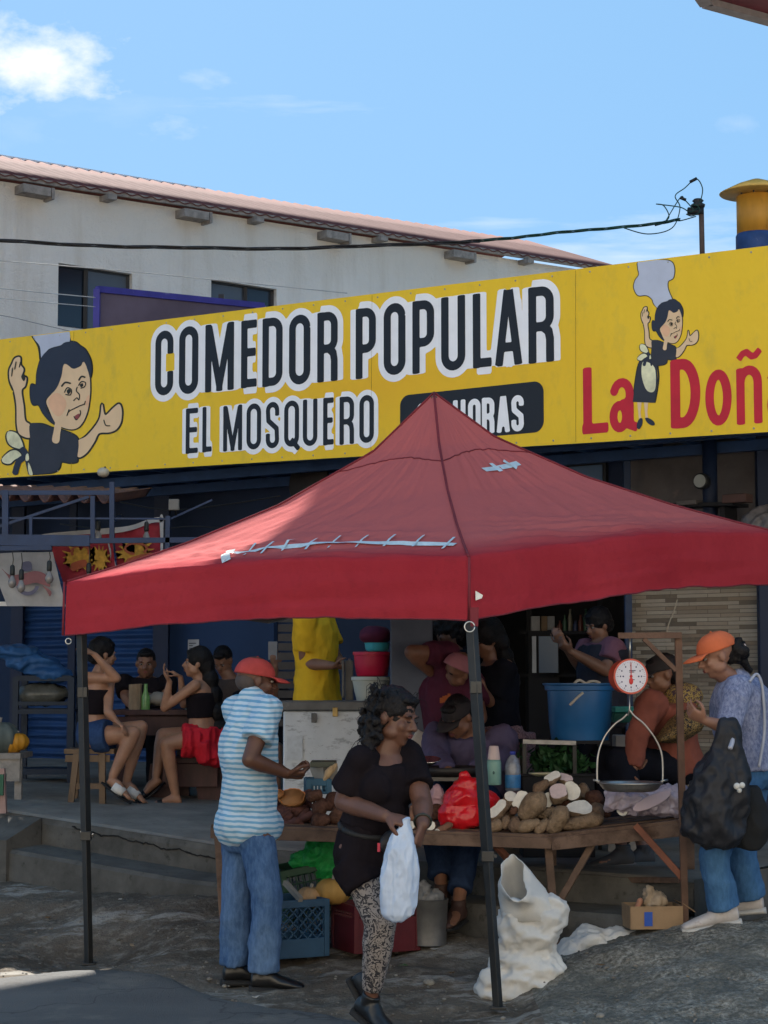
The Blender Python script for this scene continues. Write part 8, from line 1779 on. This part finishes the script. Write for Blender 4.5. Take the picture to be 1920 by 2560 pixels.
mrope = mat('rope_white', (.42, .40, .36), .9); bm = BM(); tube(bm, cr([c + V((-60 * k_, -.19, 380 * k_)), c + V((-50 * k_, -.2, 400 * k_)), c + V((-20 * k_, -.19, 412 * k_)), c + V((20 * k_, -.19, 392 * k_)), c + V((50 * k_, -.19, 404 * k_)), c + V((90 * k_, -.18, 404 * k_)), c + V((120 * k_, -.18, 392 * k_))], 6), .008, 8); part('rope_handle', bm, mrope, bk, True)
bm = BM(); tube(bm, cr([c + V((-5 * k_, -.252, 330 * k_)), c + V((-50 * k_, -.254, 290 * k_)), c + V((-95 * k_, -.245, 245 * k_))], 6), .008, 8); part('rope_end', bm, mrope, bk, True)
# greens under the stand
rn = random.Random(4); bm = BM(); c0 = qs(1080, 960, .1)
for i in range(260):
    p = c0 + V((rn.gauss(0, .085), rn.gauss(0, .06), rn.gauss(0, .055))); s = rn.uniform(.018, .045); a = V((rn.uniform(-1, 1), rn.uniform(-1, 1), rn.uniform(-.6, 1))).normalized(); b = a.cross(V((rn.uniform(-1, 1), rn.uniform(-1, 1), 1))).normalized(); n = a.cross(b) * s * .25
    vs = [bm.verts.new(p - a * s), bm.verts.new(p + b * s * .6 + n), bm.verts.new(p + a * s * 1.1), bm.verts.new(p - b * s * .6 + n)]; bm.faces.new(vs)
o = part('leafy_greens', bm, mat('leaf_green', (.025, .085, .03), .6, .5, 14, trans=.15), None, loc=c0); tag(o, 'bunch of dark leafy greens under the metal stand', 'greens')
gcr = thing('greens_box', 'low dark box under the bunch of leafy greens', 'box', (c0.x, c0.y, plat(c0.x, c0.y))); bm = BM(); zz = c0.z - .07; z_0 = plat(c0.x, c0.y); box(bm, (c0.x, c0.y, (z_0 + zz) / 2), (.42, .3, zz - z_0)); bevel(part('body', bm, mdk, gcr), .006); bm = BM(); box(bm, (c0.x, c0.y, zz + .006), (.44, .32, .012)); part('lid', bm, mdk, gcr)
c = Q(c4, 985, 1052, 11.2); lathe_thing('plate', 'pale plate with yellow rim behind the yam pile', 'plate', c, [(.04, 0), (.075, .012), (.08, .02), (.07, .018), (.03, .006), (.001, .005)], mat('plate_pale', (.45, .42, .28), .5))
c = Q(c4, 1545, 590, 12.6); bm = BM(); box(bm, c, (.14, .25, .035)); o = part('teal_tray', bm, mat('tray_teal', (.05, .34, .28), .45), None, loc=c); tag(o, 'bright teal tray at the right of the blue tub', 'tray'); bevel(o, .006)
bm = BM(); box(bm, c - V((0, 0, .05)), (.15, .22, .06)); o = part('green_box', bm, mat('box_teal_dark', (.01, .11, .08), .5), None, loc=c - V((0, 0, .05))); tag(o, 'dark green box under the teal tray', 'box'); bevel(o, .006)
for (xa, xb, ya, yb, Yq, m_, nm, lab) in ((1490, 1580, 770, 882, 12.8, mat('carton_pale', (.26, .23, .21), .8), 'carton', 'pale square carton behind the wire of the scale'), (1482, 1600, 884, 1080, 12.8, mat('carton_brown', (.09, .065, .05), .85), 'carton', 'brown carton under the pale square one')):
    a, b = Q(c4, xa, ya, Yq), Q(c4, xb, yb, Yq); bm = BM(); box(bm, (a + b) / 2 + V((0, .1, 0)), (b.x - a.x, .2, a.z - b.z)); o = part(nm, bm, m_, None, loc=(a + b) / 2); tag(o, lab, 'carton'); bevel(o, .006)
bm = BM(); c = Q(c4, 120, 830, 12.2); box(bm, c, (.09, .06, .16), M=Matrix.Rotation(.5, 3, 'Y')); o = part('white_fan', bm, mat('appliance_white', (.45, .43, .40), .5), None, loc=c); tag(o, 'pale appliance corner behind the shoulder of the woman in black', 'appliance'); bevel(o, .01)

# ------------------------------------------------------------------ things under and beside the table
q5c = lambda x, y, Y: Q(c5, x, y, Y)
c = q5c(170, 880, 10.66); c.z = gz(c.x, c.y) + .03
bc = crate('crate', 'dark blue milk crate with a diamond lattice side behind the man', c + V((-.06, .10, .01)), .33, .33, .30, R(28), mat('crate_blue', (.018, .060, .115), .5, .2, 9), 'crates under the market table', diag=True, band=.33)
c2_ = V((c.x + .42, c.y + .20, gz(c.x + .4, c.y + .2) + .02)); crate('crate', 'dark red crate holding pumpkins right of the blue milk crate', c2_, .36, .30, .25, R(24), mat('crate_red', (.085, .008, .013), .5, .2, 9), 'crates under the market table', 10, 2, .72)
c3_ = V((c.x + .16, c.y + .58, gz(c.x + .2, c.y + .45) + .12)); crate('crate', 'dark green slatted crate raised behind the blue one', c3_, .50, .32, .30, R(14), mat('crate_green', (.012, .050, .028), .5, .2, 9), 'crates under the market table', 14, 5, .12, tilty=R(-10))
mpk2 = mat('squash_tan', (.33, .20, .10), .7, .25, 8); mpk3 = mat('squash_gold', (.36, .20, .05), .7, .25, 8)
for x, y, r_, m_, lab in ((280, 560, .075, mpk2, 'tan squash at the left in the red crate'), (440, 520, .095, mpk3, 'golden ribbed squash at the right in the red crate')):
    p = q5c(x, y, c2_.y - .02); bm = BM(); ribbed(bm, p, r_, r_ * .8, 9); o = part('squash', bm, m_, None, True, loc=p); tag(o, lab, 'squash'); bm = BM(); tube(bm, [p + V((0, 0, r_ * .5)), p + V((.01, 0, r_ * .95))], .01, 6); part('stem', bm, mwood, o)
crumple('net_bag', 'bright green net bag bulging out of the dark green crate', 'net bag', [(q5c(390, 230, 11.15), .12, .12, .09), (q5c(300, 280, 11.12), .12, .10, .05), (q5c(430, 330, 11.12), .10, .10, .12), (q5c(220, 310, 11.1), .07, .07, .025)], mat('net_green', (.012, .26, .055), .5, .25, 40, .8, 160, .006), .018, 12, .008)
bm = BM(); a = q5c(95, 455, 10.75); b = q5c(210, 580, 10.6); beam(bm, a, b, .025); o = part('timber_piece', bm, mat('timber_pale', (.22, .20, .17), .85), None, loc=a); tag(o, 'pale grey stick lying across the blue milk crate', 'stick')
bm = BM(); c = q5c(190, 265, 11.3); box(bm, c, (.08, .05, .012)); o = part('paper_scrap', bm, mat('paper_white', (.42, .42, .44), .8), None, loc=c); tag(o, 'white paper scrap on the step behind the green net bag', 'paper')
# steel bucket
c = Q(b2, 195, 650, 10.85); c.z = gz(c.x, c.y) + .005; k_ = .5787 * 10.85 / 5000; bu = thing('bucket', 'dull grey steel bucket on the dark ground under the table', 'bucket', c); bm = BM(); lathe(bm, c, [(72 * k_, 0), (76 * k_, 3 * k_), (74 * k_, 8 * k_), (80 * k_, 185 * k_), (84 * k_, 192 * k_), (80 * k_, 194 * k_), (70 * k_, 20 * k_), (1 * k_, 15 * k_)], 36); o = part('shell', bm, mat('bucket_steel', (.13, .125, .12), .45, .3, 7, metal=.4), bu, True); o.modifiers.new('e', 'EDGE_SPLIT').split_angle = R(35)
crumple('crumpled_bag', 'grey crumpled plastic stuffed in the steel bucket', 'plastic', [(c + V((0, 0, 195 * k_)), .075, .07, .05), (c + V((-.03, -.02, 225 * k_)), .04, .04, .05)], mat('plastic_grey', (.17, .165, .16), .5, .3, 15), .02, 18)
# white sacks
msack = mat('woven_sack', (.62, .61, .585), .75, .12, 5, .5, 240, .003, dirt=(.34, .32, .29), ds=5, dth=.60, trans=.08)
sk = thing('woven_sack', 'big crumpled white woven sack with an open mouth standing by the front canopy leg', 'sack', V((.62, 10.05, gz(.62, 10.05))))
sq = lambda x, y, d=0: Q(b2, x, y, 10.0 + d); kk_ = .5787 / 500; bm = BM()
L_ = [(560, 985, 60, .5), (575, 940, 150, .6), (590, 880, 168, .6), (612, 820, 155, .62), (625, 760, 138, .65), (628, 700, 132, .65), (622, 650, 134, .65), (634, 600, 142, .62), (655, 550, 125, .6), (690, 510, 70, .5)]
loft(bm, [(sq(x, y), V((w * kk_, 0, 0)), V((0, w * kk_ * d, 0))) for x, y, w, d in L_], 30)
ell(bm, sq(480, 900, -.02), (V((.085, 0, 0)), V((0, .08, 0)), V((0, 0, .10))), 14, 9); me = bake(bm, .009, 2); fold(me, .034, (6, 6, 9), ridged=True, seed=3); fold(me, .013, (15, 15, 22), ridged=True, seed=6)
part('sack_body', me, msack, sk, True)
# folded back mouth: an open tube leaning to the left
bm = BM(); ringsm = []; mouth = [(635, 600, 118, 70, 0), (620, 540, 125, 78, 0), (600, 490, 122, 88, -.02), (575, 450, 105, 100, -.05), (560, 425, 92, 108, -.09)]
n = 34; prev = None
def mring_(cx, cy, a, b, dy, tl):
    out_ = []
    for i in range(n):
        t = 2 * math.pi * i / n; x = cx + a * math.cos(t) * (1 - .45 * tl); z = cy - b * tl * math.sin(t) ; out_.append(sq(x, z, dy - .0) + V((0, -.10 * math.sin(t + math.pi) * (1), 0)))
    return out_
rr_ = []
for j, (cx, cy, a, b, dy) in enumerate(mouth): rr_.append(mring_(cx, cy, a, b, dy, j / 4.5))
vv = [[bm.verts.new(p + V((.006 * noise.noise(p * 20), 0, .012 * noise.noise(p * 14)))) for p in r_] for r_ in rr_]
for a, b in zip(vv, vv[1:]):
    for i in range(n): bm.faces.new((a[i], a[(i + 1) % n], b[(i + 1) % n], b[i]))
me = smoothmesh(bm); fold(me, .022, (8, 8, 10), ridged=True, seed=8); fold(me, .008, (24, 24, 24), seed=2); o = part('sack_mouth', me, msack, sk, True); solid(o, .004)
crumple('fallen_sack', 'flat white woven sack slumped on the ground behind the rough mound', 'sack', [(Q(b2, 905, 720, 10.5), .13, .12, .11), (Q(b2, 820, 760, 10.5), .09, .12, .09), (Q(b2, 990, 712, 10.5), .13, .10, .09), (Q(b2, 1070, 695, 10.46), .09, .06, .045), (Q(b2, 1115, 688, 10.42), .06, .05, .018)], msack, .022, 8, .009, None, True, 5)
# cardboard box with bread scraps
bxp = Q(b2, 1160, 690, 10.42); bxp.z = gz(bxp.x, bxp.y) + .004; cb = thing('cardboard_box', 'small open cardboard box with blue tape at the foot of the scale post', 'box', bxp); mcb = mat('cardboard', (.27, .18, .105), .85, .15, 8, .3, 60); Mx = Matrix.Rotation(R(6), 3, 'Z'); bm = BM()
T = lambda x, y, z: bxp + Mx @ V((x, y, z)); w, d, h = .27, .2, .115
for s in (-1, 1): box(bm, T(0, s * d / 2, h / 2), (w, .005, h), M=Mx); box(bm, T(s * w / 2, 0, h / 2), (.005, d - .006, h), M=Mx)
box(bm, T(0, 0, .004), (w - .01, d - .01, .006), M=Mx); box(bm, T(w / 2 + .035, 0, h - .01), (.075, d, .004), M=Mx @ Matrix.Rotation(R(35), 3, 'Y')); part('carton', bm, mcb, cb)
bm = BM(); box(bm, T(-.045, -d / 2 - .004, h * .45), (.042, .003, h * .62), M=Mx); part('blue_tape', bm, mat('tape_blue', (.01, .07, .38), .4), cb)
crumple('paper_scrap', 'crumpled greasy paper sticking out of the cardboard box', 'paper', [(T(.02, .02, .13), .06, .05, .045), (T(-.01, .03, .165), .025, .03, .04)], mat('paper_greasy', (.30, .23, .16), .7, .3, 15), .018, 20); yam('root', 'small pink brown root end in the cardboard box', T(-.07, .0, .115), .035, .018, 70, mat('root_pink', (.35, .17, .11), .8), None, 130, cat='root')
# ------------------------------------------------------------------ small clutter
rn = random.Random(21)
mlit = [mat('litter_pale', (.42, .40, .36), .85), mat('leaf_brown', (.12, .07, .03), .9), mat('litter_green', (.06, .12, .04), .8), mat('litter_tan', (.25, .18, .11), .9)]
for i, (px, py, k_, lab) in enumerate(((300, 2255, 0, None), (430, 2330, 1, None), (120, 2300, 1, None), (640, 2500, 0, None), (1010, 2420, 2, None), (880, 2470, 3, None), (1130, 2440, 1, None), (330, 2370, 3, None), (1500, 2420, 1, None), (1720, 2450, 3, None), (800, 2440, 1, None), (1085, 2380, 0, None))):
    Y = 9.8
    for _ in range(10):
        p = P(px, py, Y); Y += (p.z - gz(p.x, Y)) * 3
    p = V((P(px, py, Y).x, Y, gz(P(px, py, Y).x, Y) + .012)); s = rn.uniform(.012, .024); a = rn.uniform(0, 6)
    bm = BM(); vs = [bm.verts.new(p + V((s * r_ * math.cos(a + t), s * r_ * math.sin(a + t), rn.uniform(0, .010)))) for t, r_ in ((0, 1.4), (1.1, .7), (2.2, .6), (3.14, 1.3), (4.2, .6), (5.3, .8))]; bm.faces.new(vs); bmesh.ops.triangulate(bm, faces=bm.faces[:])
    o = part('litter_scrap', bm, mlit[k_], None, loc=p); solid(o, .002); tag(o, 'small flat scrap of litter on the rough ground', 'litter', 'scraps of litter on the ground')
# bottles and tins on the kitchen shelf
for i in range(7):
    p = fp(1400 + i * 13, 1580, 3.1); h = .10 + .05 * (i % 3); c_ = ((.10, .03, .02), (.03, .07, .04), (.16, .14, .10), (.03, .04, .09))[i % 4]
    bm = BM(); lathe(bm, p, [(.020, 0), (.022, .01), (.022, h * .6), (.010, h * .8), (.010, h)], 10); o = part('bottle', bm, mat('shelf_bottle%d' % (i % 4), c_, .4), None, True, loc=p); tag(o, 'small dim bottle in the row on the upper kitchen shelf', 'bottle', 'bottles on the kitchen shelf')
# cloths and pans hanging from the dark frame behind the diners
for i, (px, py, w, h, c_, nm, lab) in enumerate(((560, 1395, 40, 60, (.06, .06, .075), 'hanging_cloth', 'dark grey cloth hanging behind the left slope of the canopy'), (500, 1400, 26, 50, (.16, .15, .15), 'hanging_cloth', 'pale grey cloth hanging beside the red flame banner'))):
    a = fp(px, py, .6); bm = BM(); grid(bm, lambda s, t: a + BU * (s * w * .0033) + BN * (.02 * math.sin(s * 9 + t * 2)) - V((0, 0, t * h * .0033)), 12, 8); o = part(nm, bm, mat('cloth_hang%d' % i, c_, .9), None, True, loc=a); solid(o, .003); tag(o, lab, 'cloth')
# electric cables looping under the ceiling
for i, (pts, lab) in enumerate((([(150, 1310), (330, 1330), (480, 1316), (640, 1330)], 'thin dark cable looping behind the awning frame'), ([(300, 1255), (420, 1275), (560, 1262), (700, 1240)], 'thin cable under the ceiling left of the canopy peak'))):
    q = cr([fp(x, y, .3) for x, y in pts], 8); bm = BM(); tube(bm, q, .006, 5); tag(part('cable', bm, mcabk, None, True, loc=q[0]), lab, 'cable')
